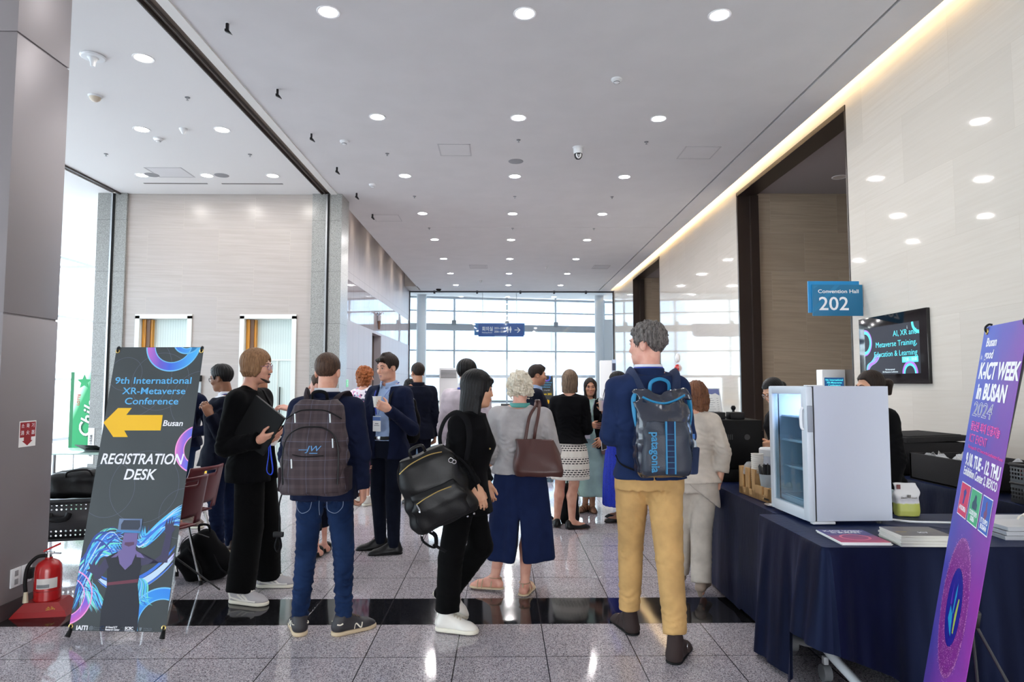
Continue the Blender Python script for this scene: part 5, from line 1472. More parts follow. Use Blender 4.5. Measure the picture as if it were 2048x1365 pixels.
ox = PX1+.0005
o = thing('wall_socket', 'white double wall socket low on the grey pillar with a black plug', 'wall socket', (ox, 4.50, .245))
MB().box(0, .011, -.095, -.004, -.06, .06, .004).build('socket_plate', MATS['white_plastic'], o); MB().box(0, .011, .004, .095, -.06, .06, .004).build('socket_plate', MATS['white_plastic'], o)
for z in (-.027, .027):
    MB().box(.0105, .0125, -.066, -.034, z-.018, z+.018, .001).build('outlet', mat('socket_grey', (150, 150, 152), .4), o)
MB().box(.011, .045, .03, .075, -.035, .035, .006).build('plug', MATS['black_plastic'], o)
o = thing('sign_sticker', 'red and white fire extinguisher sticker with a down arrow on the pillar', 'sticker', (ox, 4.505, 1.17), (0, 0, R(90)))
st = MB().box(-.078, .078, -.001, 0, -.085, .085).build('sticker_sheet', MATS['white_paper'], o)
b = MB(); poly(b, [(-.072, -.022), (-.034, -.022), (-.034, -.045), (-.05, -.045), (0, -.078), (.05, -.045), (.034, -.045), (.034, -.022), (.072, -.022), (.072, .078), (-.072, .078)], -.0015); b.build('printed_panel', mat('sticker_red', (150, 30, 38), .5), st, smooth=0)
for s_, z in (('소  화  기', .052), ('消  火  器', .006)): text('lettering', s_, .032, WHT, st, (0, -.002, z), align='CENTER')

DKST = mat('bench_steel', (58, 58, 60), .4, .6)
o = thing('waiting_bench', 'dark perforated steel waiting bench behind the grey pillar', 'bench', (-3.72, 5.72, 0), R(14))
def perf():
    k = NB('perforated_steel', rough=.45)
    fx_ = k.math('FRACT', k.math('DIVIDE', k.x, .036)); fz_ = k.math('FRACT', k.math('DIVIDE', k.z, .036))
    dx = k.math('SUBTRACT', fx_, .5); dz = k.math('SUBTRACT', fz_, .5)
    r = k.math('SQRT', k.math('ADD', k.math('MULTIPLY', dx, dx), k.math('MULTIPLY', dz, dz)))
    rowz = k.math('ABSOLUTE', k.math('SUBTRACT', k.z, .36)); hole = k.math('MULTIPLY', k.math('LESS_THAN', r, .2), k.math('GREATER_THAN', rowz, .065))
    k.b.inputs['Base Color'].default_value = rgb((62, 61, 63)); k.b.inputs['Metallic'].default_value = .4
    k.l.new(k.math('SUBTRACT', 1.0, hole), k.b.inputs['Alpha']); return k.m
PERF = perf()
MB().add([(-.75, -.03, .50), (.75, -.03, .50), (.75, -.02, .20), (-.75, -.02, .20)], [(0, 1, 2, 3)]).build('back_panel', PERF, o, solid=.003)
MB().box(-.75, .75, -.02, .48, .485, .50, .004).build('seat', DKST, o)
MB().tube([(-.76, -.03, .515), (.76, -.03, .515)], .018, 10).build('top_rail', DKST, o); MB().tube([(-.76, -.03, .20), (.76, -.03, .20)], .012, 10).build('bottom_rail', DKST, o)
for x in (-.6, .6):
    MB().box(x-.02, x+.02, .0, .44, 0.0, .03, .004).box(x-.02, x+.02, .2, .24, .02, .49, .004).build('leg', DKST, o)
for i in range(2): MB().tube([(-.28+.22*i, -.05, .42), (-.26+.22*i, -.07, .38), (-.16+.22*i, -.07, .38), (-.14+.22*i, -.05, .42)], .025, 10).build('armrest_pad', MATS['black_plastic'], o)
# black leather bag on the bench
def sdf_obj(name, fn, lo, hi, h, m, parent, relax=1, fine=()):
    F = Field(lo, hi, h, fine); fn(F); p, q = F.mesh(); return np_mesh(name, p, q, m, parent, relax=relax)
o = thing('travel_bag', 'black leather bag slumped on the perforated bench', 'bag', (-3.66, 5.93, .517), R(14))
def fn(F):
    F.rbox((0, 0, .11), (.26, .15, .11), .07); F.ell((.05, 0, .2), (.17, .10, .05), None, .05); F.disp(lambda X, Y, Z: .010*wob(X, Y, Z, (6, 6, 8), 3)); F.cut((0, 0, .002), (0, 0, -1), .004)
sdf_obj('bag_body', fn, (-.32, -.22, -.02), (.32, .22, .3), .01, MATS['black_leather'], o)
MB().tube([(-.1, -.13, .19), (-.07, -.16, .24), (.07, -.16, .25), (.1, -.13, .2)], .008, 8).build('handle', MATS['black_leather'], o)
MB().tube([(-.2, -.10, .225), (0, -.06, .252), (.2, -.08, .235)], .003, 6).build('zip', MATS['grey_plastic'], o)
# registration desk with a laptop beyond
o = thing('desk', 'pale green glass-topped desk behind the bench, carrying a laptop', 'desk', (-4.75, 8.0, 0))
MB().box(-.8, .55, -.35, .35, .70, .715, .003).build('tabletop', mat('green_glass_top', (176, 204, 194), .15), o)
for x in (-.75, .5):
    for y in (-.3, .3): MB().cyl((x, y, 0), (x, y, .70), .02, n=10).build('leg', MATS['steel'], o)
o = thing('laptop', 'open black laptop on the pale desk beyond the bench', 'laptop', (-4.72, 8.0, .716), R(-20))
MB().box(-.17, .17, -.12, .12, 0, .016, .004).build('base', MATS['black_plastic'], o); MB().add([(-.17, -.12, .016), (.17, -.12, .016), (.17, -.24, .08), (-.17, -.24, .08)], [(0, 1, 2, 3)]).build('screen', MATS['black_plastic'], o, solid=.008)
# green drinks stand
GRN = mat('drink_green', (0, 150, 84), .45); DGRN = mat('drink_dark_green', (0, 112, 62), .45)
o = thing('display_stand', 'green upright drinks stand with white lettering beyond the far granite pier', 'display stand', (-8.55, 13.3, 0), R(-4))
MB().box(0, .86, 0, .5, .18, 1.74, .004).build('cabinet', GRN, o); MB().box(-.002, .07, -.004, .4, .18, 1.74).build('side_panel', DGRN, o)
kk = NB('drink_label', rough=.45); dd_ = k.math
v_ = kk.math('ADD', kk.math('MULTIPLY', kk.x, -2.2), kk.math('SUBTRACT', kk.z, .62)); kk.color(kk.ramp(v_, [(0, (0, 150, 84)), (.12, (120, 200, 150)), (.35, (236, 244, 238)), (1, (240, 246, 240))]))
MB().box(.072, .86, -.006, 0, .18, 1.74).build('front_panel', kk.m, o)
b = MB(); poly(b, [(.28+.15*(1 if i % 2 == 0 else .45)*math.sin(2*PI*i/10), 1.545+.15*(1 if i % 2 == 0 else .45)*math.cos(2*PI*i/10)) for i in range(10)], -.010); b.build('star', GRN, o, smooth=0)
text('lettering', 'Chilsung', .36, mat('drink_shadow', (0, 90, 50), .5), o, (.325, -.010, .44), rot=(R(90), R(-78), 0), shear=.25, bold=.012, depth=.001, fit=1.25)
text('lettering', 'Chilsung', .36, WHT, o, (.31, -.014, .45), rot=(R(90), R(-78), 0), shear=.25, bold=.004, depth=.001, fit=1.25)
text('lettering', 'LOTTE', .075, mat('print_red', (200, 60, 50), .5), o, (.17, -.010, 1.08), rot=(R(90), R(-84), 0), bold=.002)
for x in (.04, .80): MB().cyl((x, .1, 0), (x, .1, .19), .012, n=8).build('leg', MATS['steel'], o)
o = thing('paper_sign', 'narrow white paper notice with vertical black writing fixed to the far granite pier', 'notice', (-7.345, 12.045, .60), 0)
MB().box(-.055, .055, -.003, 0, -.52, .12).build('paper', MATS['white_paper'], o)
text('lettering', '메\n타\n버\n스\n \n교\n육\n센\n터', .050, MATS['ink_black'], o, (0, -.005, -.20), align='CENTER', lines=.85, bold=.001)
o = thing('wall_intercom', 'small grey and black box on the cream wall beside the banner', 'wall box', (-5.48, 12.08, 1.42))
MB().box(-.05, .05, -.03, 0, -.22, .12, .005).build('housing', mat('intercom_grey', (176, 186, 192), .4), o); MB().box(-.04, .06, -.04, 0, .13, .24, .008).build('receiver', MATS['black_plastic'], o)
o = thing('floor_strip', 'short yellow tactile strip on the floor before the cream wall', 'floor marking', (-5.35, 11.5, .001)); MB().box(-.5, .5, -.12, .12, 0, .006).build('strip', mat('tactile_yellow', (226, 180, 40), .6), o)

# burgundy stacking chairs
BUR = mat('burgundy_plastic', (96, 30, 38), .4); BURS = mat('burgundy_pad', (112, 44, 44), .7)
def chair(loc, rz, label, group=None):
    o = thing('stacking_chair', label, 'chair', loc, rz)
    def shell(F):
        F.rbox((0, .0, .445), (.215, .21, .012), .012, None, .01); F.cap((-.19, -.20, .44), (.19, -.20, .44), .02, None, .02)
    MB().grid(lambda u, v: ((u-.5)*.43*(1-.12*(v-.5)**2), (v-.5)*.42, .445-.02*math.cos((u-.5)*PI)*math.sin(v*PI)-(.05*(v-.85)**2*20 if v > .85 else 0)), 14, 14).build('seat', BUR, o, solid=.012)
    MB().grid(lambda u, v: ((u-.5)*.36, (v-.5)*.34+.01, .450-.012*math.cos((u-.5)*PI)*math.sin(v*PI)), 10, 10).build('seat_pad', BURS, o, solid=.014)
    bk = MB()
    W_, H_ = 17, 13
    def bp(u, v): return ((u-.5)*(.45-.06*v), -.22-.05*math.cos((u-.5)*PI)-.10*v, .47+.36*v)
    idx = {}
    for j in range(H_):
        for i in range(W_): idx[(i, j)] = len(bk.v); bk.v.append(bp(i/(W_-1), j/(H_-1)))
    for j in range(H_-1):
        for i in range(W_-1):
            if j == H_-3 and 5 <= i <= 10: continue
            if j < 2 and 3 <= i <= 12: continue
            bk.f.append((idx[(i, j)], idx[(i+1, j)], idx[(i+1, j+1)], idx[(i, j+1)])); bk.mi.append(0)
    bk.build('backrest', BUR, o, solid=.011)
    for sx in (-1, 1):
        MB().tube([(sx*.205, .16, .42), (sx*.215, .20, .2), (sx*.225, .235, .03)], .011, 8).build('leg', MATS['chrome'], o)
        MB().tube([(sx*.205, -.14, .42), (sx*.215, -.20, .2), (sx*.225, -.25, .03)], .011, 8).build('leg', MATS['chrome'], o)
        for y in (.237, -.252): MB().cyl((sx*.2255, y, .034), (sx*.226, y, .0), .013, .015, 10).build('rubber_foot', MATS['rubber_black'], o)
    MB().tube([(-.205, .16, .42), (-.205, -.14, .42), (.205, -.14, .42), (.205, .16, .42)], .010, 8, closed=True).build('under_frame', MATS['chrome'], o)
    return o
chair((-2.57, 4.98, 0), R(70), 'burgundy plastic stacking chair half hidden by the registration banner')
chair((-2.73, 5.62, 0), R(75), 'burgundy plastic stacking chair standing before the man in glasses, behind the other chair')

# black backpack on the floor
FAB = cloth('pack_black', (14, 14, 16), bscale=500); STRAP = cloth('strap_black', (20, 20, 22), bscale=900)
o = thing('backpack', 'black backpack slumped on the floor beside the registration banner', 'backpack', (-2.29, 5.28, 0), R(-8))
def fn(F):
    M = rotm(0, R(0), R(32)); F.rbox((.0, 0, .16), (.15, .10, .20), .09, rotm(0, 0, R(-38)), .01); F.rbox((-.06, -.085, .12), (.11, .05, .13), .045, rotm(0, 0, R(-38)), .02)
    F.disp(lambda X, Y, Z: .008*wob(X, Y, Z, (7, 7, 7), 9)); F.cut((0, 0, .004), (0, 0, -1), .006)
sdf_obj('bag_body', fn, (-.34, -.22, -.02), (.34, .2, .45), .009, FAB, o)
MB().tube([(-.10, -.13, .28), (-.02, -.155, .22), (.04, -.15, .12), (.05, -.14, .05)], .018, 8, flat=.3).build('strap', STRAP, o); MB().tube([(.1, -.08, .20), (.18, -.1, .10), (.25, -.06, .045), (.20, -.02, .03)], .016, 8, flat=.35).build('strap', STRAP, o)
MB().tube([(-.20, -.06, .21), (-.14, -.09, .31), (-.04, -.10, .36), (.06, -.08, .33)], .004, 6).build('zip', MATS['dark_grey_plastic'], o); MB().tube([(-.06, -.02, .36), (-.05, -.03, .41), (.02, -.03, .41), (.03, -.02, .36)], .009, 8).build('grab_handle', STRAP, o)

# ------------------------------------------------------------ tables with navy cloth
def velvet():
    m = mat('navy_velvet', (8, 11, 28), .5, spec=.28, sheen=.15, var=.25, vscale=7, bump=.35, bscale=30, stretch=(1, 1, .35)); p = m.node_tree.nodes['Principled BSDF']
    p.inputs['Specular Tint'].default_value = rgb((150, 170, 240)); p.inputs['Sheen Tint'].default_value = rgb((70, 100, 190)); p.inputs['Sheen Roughness'].default_value = .35; return m
VEL = velvet()
def drape(name, x0, x1, y0, y1, z, hem, label, amp=.02, seed=1, wave=5.2, skip=(), group=None, snug=()):
    rs_ = np.random.RandomState(seed); ph = rs_.rand(6)*6.28
    r = .025; per = []
    def side(p, q, n):
        for i in range(n): t = i/n; per.append((p[0]+(q[0]-p[0])*t, p[1]+(q[1]-p[1])*t, nrm[0], nrm[1]))
    def corner(c, a0):
        for i in range(8): t = a0+PI/2*i/8; per.append((c[0]+r*math.cos(t), c[1]+r*math.sin(t), math.cos(t), math.sin(t)))
    step = .018
    nrm = (0, -1); side((x0+r, y0), (x1-r, y0), int((x1-x0)/step)); corner((x1-r, y0+r), -PI/2)
    nrm = (1, 0); side((x1, y0+r), (x1, y1-r), int((y1-y0)/step)); corner((x1-r, y1-r), 0)
    nrm = (0, 1); side((x1-r, y1), (x0+r, y1), int((x1-x0)/step)); corner((x0+r, y1-r), PI/2)
    nrm = (-1, 0); side((x0, y1-r), (x0, y0+r), int((y1-y0)/step)); corner((x0+r, y0+r), PI)
    N = len(per); mb = MB(); cx, cy = (x0+x1)/2, (y0+y1)/2
    arc = np.cumsum([0]+[math.hypot(per[i][0]-per[i-1][0], per[i][1]-per[i-1][1]) for i in range(1, N)])
    rows = [0, .3, .6, .85, .96]
    drops = [0, .008, .03, .07, .13, .2, .28, .37, .47, .58, .69, .8, .9, 1.0]
    def pt(i, j):
        x, y, nx, ny = per[i]
        if j < len(rows):
            f = rows[j]; return (cx+(x-cx)*f, cy+(y-cy)*f, z+.0015*math.sin(7*x+3*y))
        t = drops[j-len(rows)]; hz = hem(x, y); s = arc[i]
        w = math.sin(wave*2*s+ph[0]+1.6*math.sin(1.7*s+ph[1]))+.6*math.sin(wave*4.3*s+ph[2]+2*math.sin(2.3*s+ph[3])+t*1.2)+.25*math.sin(wave*9*s+ph[4])
        g = t**.8
        if any(nx*q[0]+ny*q[1] > .6 for q in snug): return (x+nx*.002, y+ny*.002, z-(z-hz)*t)
        out = .004*min(1, t*30)+amp*g*(1.2+w*.62)+.0
        return (x+nx*out, y+ny*out, z-(z-hz)*t-(0 if t else 0)+.010*g*w*(.4 if t > .95 else 0))
    T = len(rows)+len(drops)
    vs = [pt(i, j) for j in range(T) for i in range(N)]
    fs = [(j*N+i, j*N+(i+1) % N, (j+1)*N+(i+1) % N, (j+1)*N+i) for j in range(T-1) for i in range(N)]
    fs.append(tuple(range(N)))
    mb.add(vs, fs)
    o = mb.build(name, VEL, None, solid=.0)
    return tag(o, label, 'tablecloth', group)
def table(name, x0, x1, y0, y1, h, label, casters=True):
    o = thing(name, label, 'table', ((x0+x1)/2, (y0+y1)/2, 0)); a, b = (x1-x0)/2, (y1-y0)/2
    MB().box(-a, a, -b, b, h-.03, h-.002, .004).build('tabletop', MATS['grey_plastic'], o)
    LG = mat('leg_grey', (196, 198, 200), .35)
    for sx in (-1, 1):
        x = sx*(a-.14)
        MB().tube([(x, .02, h-.04), (x, .02, .16)], .024, 12).build('leg', LG, o)
        MB().tube([(x, .06, h-.05), (x, .06, .36), (x, .05, .26), (x, -.02, .17), (x+.05, -b*.55, .085), (x+.06, -b*.95, .06)], .023, 12).build('foot_tube', LG, o)
        MB().tube([(x, -.01, .17), (x, b*.6, .10), (x, b*.95, .08)], .023, 12).build('foot_tube', LG, o)
        for y in ((-.03, b*.95) if casters else ()):
            w = MB(); w.cyl((x-.02, y, .04), (x+.02, y, .04), .04, n=18).build('caster', MATS['grey_plastic'], o); MB().box(x-.012, x+.012, y-.014, y+.014, .082, .12, .004).build('caster_fork', LG, o)
        MB().cyl((x+.06, -b*.93, 0), (x+.06, -b*.93, .062), .018, n=12).build('glide', MATS['grey_plastic'], o)
    return o
table('folding_table', 1.50, 3.08, 3.10, 3.84, .748, 'folding table with grey legs under the nearest navy cloth')
drape('tablecloth', 1.475, 3.10, 3.075, 3.855, .752, lambda x, y: .30-.16*min(1, max(0, (x-1.47)/.42))-(.10 if x > 1.75 else 0)*min(1, (x-1.75)/.25) if y < 3.3 and x < 2.2 else .03, 'navy velvet cloth over the nearest table, its corner lifted off the legs', .042, 3, 6.0, snug=((0, 1),))
table('folding_table', 1.60, 2.22, 3.89, 5.06, .748, 'folding table under the fridge and the wooden cup organiser', False)
drape('tablecloth', 1.575, 2.245, 3.862, 5.085, .7535, lambda x, y: .025 if y > 4.4 else .04, 'navy velvet cloth hanging to the floor below the wooden organiser', .012, 7, 3.6, snug=((0, -1), (0, 1)))
table('folding_table', 1.62, 2.24, 5.16, 6.6, .748, 'folding table under the black coffee machine', False)
drape('tablecloth', 1.60, 2.26, 5.095, 6.62, .752, lambda x, y: .03, 'navy cloth over the table that carries the black coffee machine', .012, 5, 4, snug=((0, -1),))
table('folding_table', 3.22, 3.98, 3.3, 6.3, .748, 'long folding table against the stone wall under the foam boxes', False)
drape('tablecloth', 3.20, 4.0, 3.28, 6.32, .752, lambda x, y: .03, 'navy cloth over the long table by the stone wall', .014, 11, 4)

# ------------------------------------------------------------ fridge
FW = mat('fridge_white', (196, 202, 216), .4); FWD = mat('fridge_door_white', (206, 214, 222), .3); FIN = mat('fridge_liner', (214, 222, 236), .3)
TZ = .7545
fr = thing('display_fridge', 'small white glass-door drinks fridge standing on the navy table', 'fridge', (1.625, 3.54, TZ), R(2))
# local: +x runs back from the door, +y away from the camera
b = MB(); D, Wd, Ht = .455, .46, .735
b.box(.045, D, 0, .012, .02, Ht).box(.045, D, Wd-.012, Wd, .02, Ht).box(D-.012, D-.0005, .002, Wd-.002, .0205, Ht-.0005).box(.046, D-.001, .002, Wd-.002, .0205, .10).box(.046, D-.001, .002, Wd-.002, Ht-.03, Ht-.0005)
b.build('cabinet', FW, fr, smooth=20)
b = MB(); b.box(.05, D-.014, .013, .03, .10, Ht-.03).box(.05, D-.014, Wd-.03, Wd-.013, .10, Ht-.03).box(D-.04, D-.013, .013, Wd-.013, .10, Ht-.03).box(.06, D-.014, .03, Wd-.03, .10, .104)
for i in range(7): b.box(D-.055, D-.04, .12, .34, .16+.075*i, .19+.075*i, .004)
b.build('liner', FIN, fr)
d = MB(); d.box(0, .04, 0, .062, .015, Ht, .012).box(0, .04, Wd-.045, Wd, .015, Ht, .01).box(0, .04, .05, Wd-.04, .015, .075, .008).box(0, .04, .05, Wd-.04, Ht-.045, Ht, .008)
dr = d.build('door', FWD, fr)
MB().box(.012, .018, .055, Wd-.04, .07, Ht-.04).build('door_glass', glass_mat('fridge_glass', (222, 236, 240), 1.0), dr)
MB().box(.041, .046, .004, .04, .02, Ht-.004).box(.041, .046, Wd-.04, Wd-.004, .02, Ht-.004).box(.041, .046, .04, Wd-.04, .02, .07).box(.041, .046, .04, Wd-.04, Ht-.045, Ht-.004).build('door_gasket', MATS['dark_grey_plastic'], dr)
MB().tube([(-.002, .03, .50), (-.014, .03, .52), (-.014, .03, .60), (-.002, .03, .62)], .008, 10, flat=.7).build('handle', MATS['white_plastic'], dr)
MB().box(.005, .035, -.006, .0, .49, .63, .004).build('handle_recess', mat('recess_grey', (150, 156, 166), .4), dr)
for z in (.27, .42, .56):
    s = MB()
    for i in range(9): s.cyl((.07+.042*i, .03, z), (.07+.042*i, Wd-.03, z), .003, n=6)
    s.cyl((.07, .03, z), (.07, Wd-.03, z), .005, n=6); s.box(.06, D-.06, .03, Wd-.03, z-.006, z-.003)
    s.build('shelf', mat('shelf_white', (216, 222, 232), .3), fr)
MB().box(D-.06, D-.052, .19, .25, .655, .685).build('thermostat', MATS['dark_grey_plastic'], fr)
MB().box(.10, D-.1, .12, .34, Ht-.04, Ht-.032).build('inner_lamp', mat('fridge_lamp', (255, 255, 255), .5, emit=(220, 225, 255), estr=7.0), fr)
for x, y in ((.07, .04), (.07, Wd-.04), (D-.05, .04), (D-.05, Wd-.04)): MB().cyl((x, y, 0), (x, y, .022), .016, n=12).build('foot', MATS['dark_grey_plastic'], fr)
MB().box(.02, .14, -.006, .03, .005, .018, .002).build('hinge_cover', MATS['white_plastic'], fr); MB().box(.01, .10, 0, .04, Ht, Ht+.006, .002).build('hinge_cap', MATS['white_plastic'], fr)
MB().box(D-.002, D+.012, .20, .40, .50, .70, .004).build('rear_vent', MATS['white_plastic'], fr)
bo = tag(MB().lathe([(0, 0), (.03, .001), (.032, .01), (.032, .11), (.025, .135), (.011, .15), (.011, .165), (0, .165)], 16).build('water_bottle', mat('clear_bottle', (214, 226, 232), .1, alpha=.5), None, (1.86, 3.76, TZ+.105)), 'clear plastic bottle standing on the floor of the white fridge', 'bottle')
# wooden organiser with cups, straws, sachets
OAK = mat('organiser_wood', (206, 166, 112), .5, col2=(186, 144, 92), vscale=12, stretch=(1, 6, 1), bump=.05)
og = thing('wooden_organizer', 'light wooden cup and straw organiser at the corner of the navy table', 'organiser', (1.668, 4.185, TZ), R(4))
b = MB()   # back block with tall slots, low tray in front; open side faces -x
b.box(0, .012, .18, .235, 0, .185).box(0, .012, .275, .33, 0, .185).box(0, .012, .37, .43, 0, .185).box(0, .012, .18, .43, 0, .05).box(.0, .095, .418, .43, 0, .185).box(0, .095, .18, .192, 0, .16).box(0, .095, .30, .31, 0, .18).box(.083, .095, .18, .43, 0, .185).box(0, .095, .18, .43, 0, .012)
b.build('tall_bins', OAK, og, smooth=0)
b = MB(); b.box(0, .012, 0, .06, 0, .09).box(0, .012, .085, .18, 0, .09).box(0, .012, 0, .18, 0, .04).box(0, .16, 0, .012, 0, .085).box(.148, .16, 0, .18, 0, .085).box(0, .16, .09, .10, 0, .08).box(0, .16, 0, .18, 0, .012)
b.build('low_tray', OAK, og, smooth=0)
text('lettering', 'DAVINCI', .022, MATS['ink_black'], og, (.06, -.001, .035), bold=.0004); text('lettering', 'DAVINCI', .018, MATS['ink_black'], og, (-.001, .058, .02), rot=(R(90), 0, R(-90)), bold=.0004)
def at_og(x, y, z): p = Matrix.Rotation(R(4), 3, 'Z') @ Vector((x, y, 0)); return (1.668+p.x, 4.185+p.y, TZ+z)
PAPER = mat('paper_cup', (232, 228, 220), .6)
for i in range(14):
    o = tag(MB().lathe([(.026, 0), (.038, .088), (.0405, .090), (.0405, .094), (.037, .094), (.025, .002)], 22).build('paper_cup', PAPER, None, at_og(.048, .246, .014+.0135*i)), 'white paper cup in the stack rising from the wooden organiser', 'paper cup', 'stacked paper cups in the organiser')
tag(MB().lathe([(.045, 0), (.047, .0), (.046, .02), (.036, .06), (.02, .08), (.0, .085)], 20).build('dome_lid', mat('clear_lid', (226, 232, 236), .1, alpha=.35), None, at_og(.048, .365, .135)), 'clear plastic dome lids beside the paper cup stack in the organiser', 'lid')
o = thing('straw_holder', 'clear cup crammed with black straws in the wooden organiser', 'straw holder', at_og(.06, .135, .014))
MB().lathe([(.030, 0), (.050, .15), (.0505, .15), (.0305, 0)], 20).build('clear_cup', mat('clear_bottle', (0, 0, 0)), o)
rs = random.Random(2); SM = mat('straw_black', (26, 26, 28), .35)
for i in range(44):
    t = rs.random()*6.28; r = math.sqrt(rs.random()); x0, y0 = .022*r*math.cos(t), .022*r*math.sin(t)
    MB().cyl((x0, y0, .004), (x0*2.4+rs.uniform(-.008, .008), y0*2.4+rs.uniform(-.008, .008), .205+rs.uniform(-.008, .008)), .0035, n=6).build('straw', SM, o)
o = thing('lidded_container', 'tall translucent container with a white lid behind the black straws', 'container', (1.900, 4.72, TZ))
MB().lathe([(0, 0), (.06, 0), (.065, .01), (.068, .24), (0, .24)], 26).build('body', mat('milky_plastic', (206, 214, 226), .35), o); MB().lathe([(0, .24), (.072, .24), (.074, .25), (.074, .285), (.066, .295), (0, .298)], 26).build('lid', MATS['white_plastic'], o)
for i in range(5): tag(MB().at((0, 0, 0), (R(8*i-10), R(20), R(10*i))).box(-.008, .008, -.002, .002, 0, .09, .001).build('sachet', mat('sachet_dark', (48, 50, 66), .5) if i < 3 else mat('sachet_white', (222, 218, 210), .5), None, at_og(.05+.018*i, .05+.008*(i % 2), .016)), 'small sachet standing in the low tray of the organiser', 'sachet', 'sachets in the organiser tray')
o = thing('tray', 'round silver tray with white napkins on the navy cloth beside the fridge', 'tray', (1.668, 4.082, TZ))
MB().lathe([(0, .004), (.05, .004), (.062, .010), (.064, .012), (.062, .013), (0, .007)], 28).build('dish', MATS['steel'], o)
tag(MB().at((0, 0, 0), (0, 0, .3)).box(-.03, .035, -.025, .025, .0, .006, .001).build('napkin', MATS['white_paper'], None, (1.668, 4.08, TZ+.009)), 'folded white napkin lying on the round silver tray', 'napkin')
# coffee machine, its toppings, the menu
BM = mat('machine_black', (16, 16, 17), .45, spec=.15)
cm = thing('coffee_machine', 'big black box-shaped coffee machine on the far navy table', 'coffee machine', (1.82, 5.30, TZ))
MB().box(-.18, .18, -.2, .2, .10, .47, .008).build('housing', BM, cm); MB().box(-.18, .18, -.2, .2, 0, .095, .006).build('base', BM, cm)
MB().box(.18, .25, -.05, .05, .32, .38, .005).build('spout', BM, cm); MB().cyl((.06, -.198, .34), (.06, -.204, .34), .022, n=18).build('dial', MATS['dark_grey_plastic'], cm)
for i in range(4): MB().box(-.10+.014*i, -.094+.014*i, -.203, -.199, .32, .36).build('vent_slot', MATS['dark_grey_plastic'], cm)
for i, x in enumerate((-.13, .02)): tag(MB().box(-.055, .055, -.06, .06, 0, .055, .006).build('cup_rack', MATS['black_plastic'], None, (1.82+x, 5.24, TZ+.471)), 'black shallow rack on top of the coffee machine, %s' % ('under the menu sign' if i == 0 else 'right of the menu sign'), 'rack')
o = thing('menu_stand', 'white drinks menu in a clear acrylic stand on the coffee machine', 'menu', (1.735, 5.42, TZ+.4715), R(8))
tl = Matrix.Rotation(R(-14), 4, 'X')
b = MB(); b.M = tl; b.box(-.075, .075, -.003, .003, .015, .25).build('acrylic_frame', MATS['white_plastic'], o); MB().box(-.09, .09, -.03, .06, 0, .012, .003).build('foot', MATS['black_plastic'], o)
b = MB(); b.M = tl; b.box(-.065, .065, -.0045, -.003, .03, .24).build('menu_sheet', MATS['white_paper'], o)
b = MB(); b.M = tl; poly(b, [(-.065, .24), (.065, .24), (.065, .185), (.03, .205), (0, .195), (-.03, .2), (-.065, .18)], -.005); b.build('menu_picture', mat('menu_blue', (110, 120, 170), .5), o, smooth=0)
b = MB(); b.M = tl
for i in range(7): poly(b, [(-.05, .16-.018*i), (.0+.01*(i % 3), .16-.018*i), (.0+.01*(i % 3), .163-.018*i), (-.05, .163-.018*i)], -.005); poly(b, [(.035, .16-.018*i), (.05, .16-.018*i), (.05, .163-.018*i), (.035, .163-.018*i)], -.005)
b.build('menu_lines', mat('menu_ink', (150, 150, 156), .6), o, smooth=0)
o = thing('tamper', 'small black tamper with a round knob beside the menu sign', 'tamper', (1.90, 5.45, TZ+.471)); MB().lathe([(0, 0), (.03, 0), (.03, .02), (.012, .035), (.010, .06), (.018, .07), (.02, .085), (.012, .098), (0, .1)], 18).build('tamper_body', MATS['black_plastic'], o)

# printed matter on the near table
def stack(name, n, loc, rz, w, d, t, m_top, m_edge, label, cat, group, jit=.004, seed=0):
    r_ = random.Random(seed); out = []
    for i in range(n):
        o = thing(name, label if i < n-1 else label.replace('inside', 'on top of'), cat, (loc[0]+r_.uniform(-jit, jit), loc[1]+r_.uniform(-jit, jit), loc[2]+t*i), rz+r_.uniform(-.02, .02), group)
        MB().box(-w/2, w/2, -d/2, d/2, 0, t*.94).build('pages', m_edge, o, smooth=0)
        if i == n-1: MB().box(-w/2, w/2, -d/2, d/2, t*.94, t*.96).build('cover', m_top, o, smooth=0)
        out.append(o)
    return out
fl = NB('flyer_print', rough=.4); fv = fl.math('ADD', fl.math('MULTIPLY', fl.y, 3.2), .5); fl.color(fl.ramp(fv, [(0, (200, 50, 90)), (.45, (150, 50, 110)), (.6, (72, 60, 130)), (1, (66, 66, 140))]))
S1 = stack('flyer', 4, (1.70, 3.235, TZ), R(-2), .23, .27, .003, fl.m, MATS['white_paper'], 'white-edged purple event flyer inside the loose pile before the fridge', 'flyer', None, .008, 3)
for i, o in enumerate(S1[:-1]): o['group'] = 'flyers in the loose pile'
t_ = S1[-1]; b = MB(); b.M = Matrix.Rotation(R(-90), 4, 'X')
b = MB()
for i in range(40):
    a = 2*PI*i/40; c_ = 2*PI*(i+1)/40; b.quad((.06*math.cos(a), -.03+.05*math.sin(a), .0032), (.072*math.cos(a), -.03+.062*math.sin(a), .0032), (.072*math.cos(c_), -.03+.062*math.sin(c_), .0032), (.06*math.cos(c_), -.03+.05*math.sin(c_), .0032))
b.build('printed_ring', mat('flyer_pink', (230, 120, 150), .5), t_, smooth=0)
text('lettering', 'K-ICT WEEK\nin BUSAN', .034, WHT, t_, (0, .085, .0032), rot=(0, 0, 0), align='CENTER', bold=.0008)
S2 = stack('magazine', 12, (1.955, 3.165, TZ), R(-3), .235, .20, .0042, mat('magazine_cover', (120, 112, 106), .35, col2=(92, 86, 92), vscale=9), mat('page_edge', (204, 202, 194), .6), 'grey-covered magazine inside the neat pile right of the flyers', 'magazine', 'magazines in the neat pile', .004, 5)
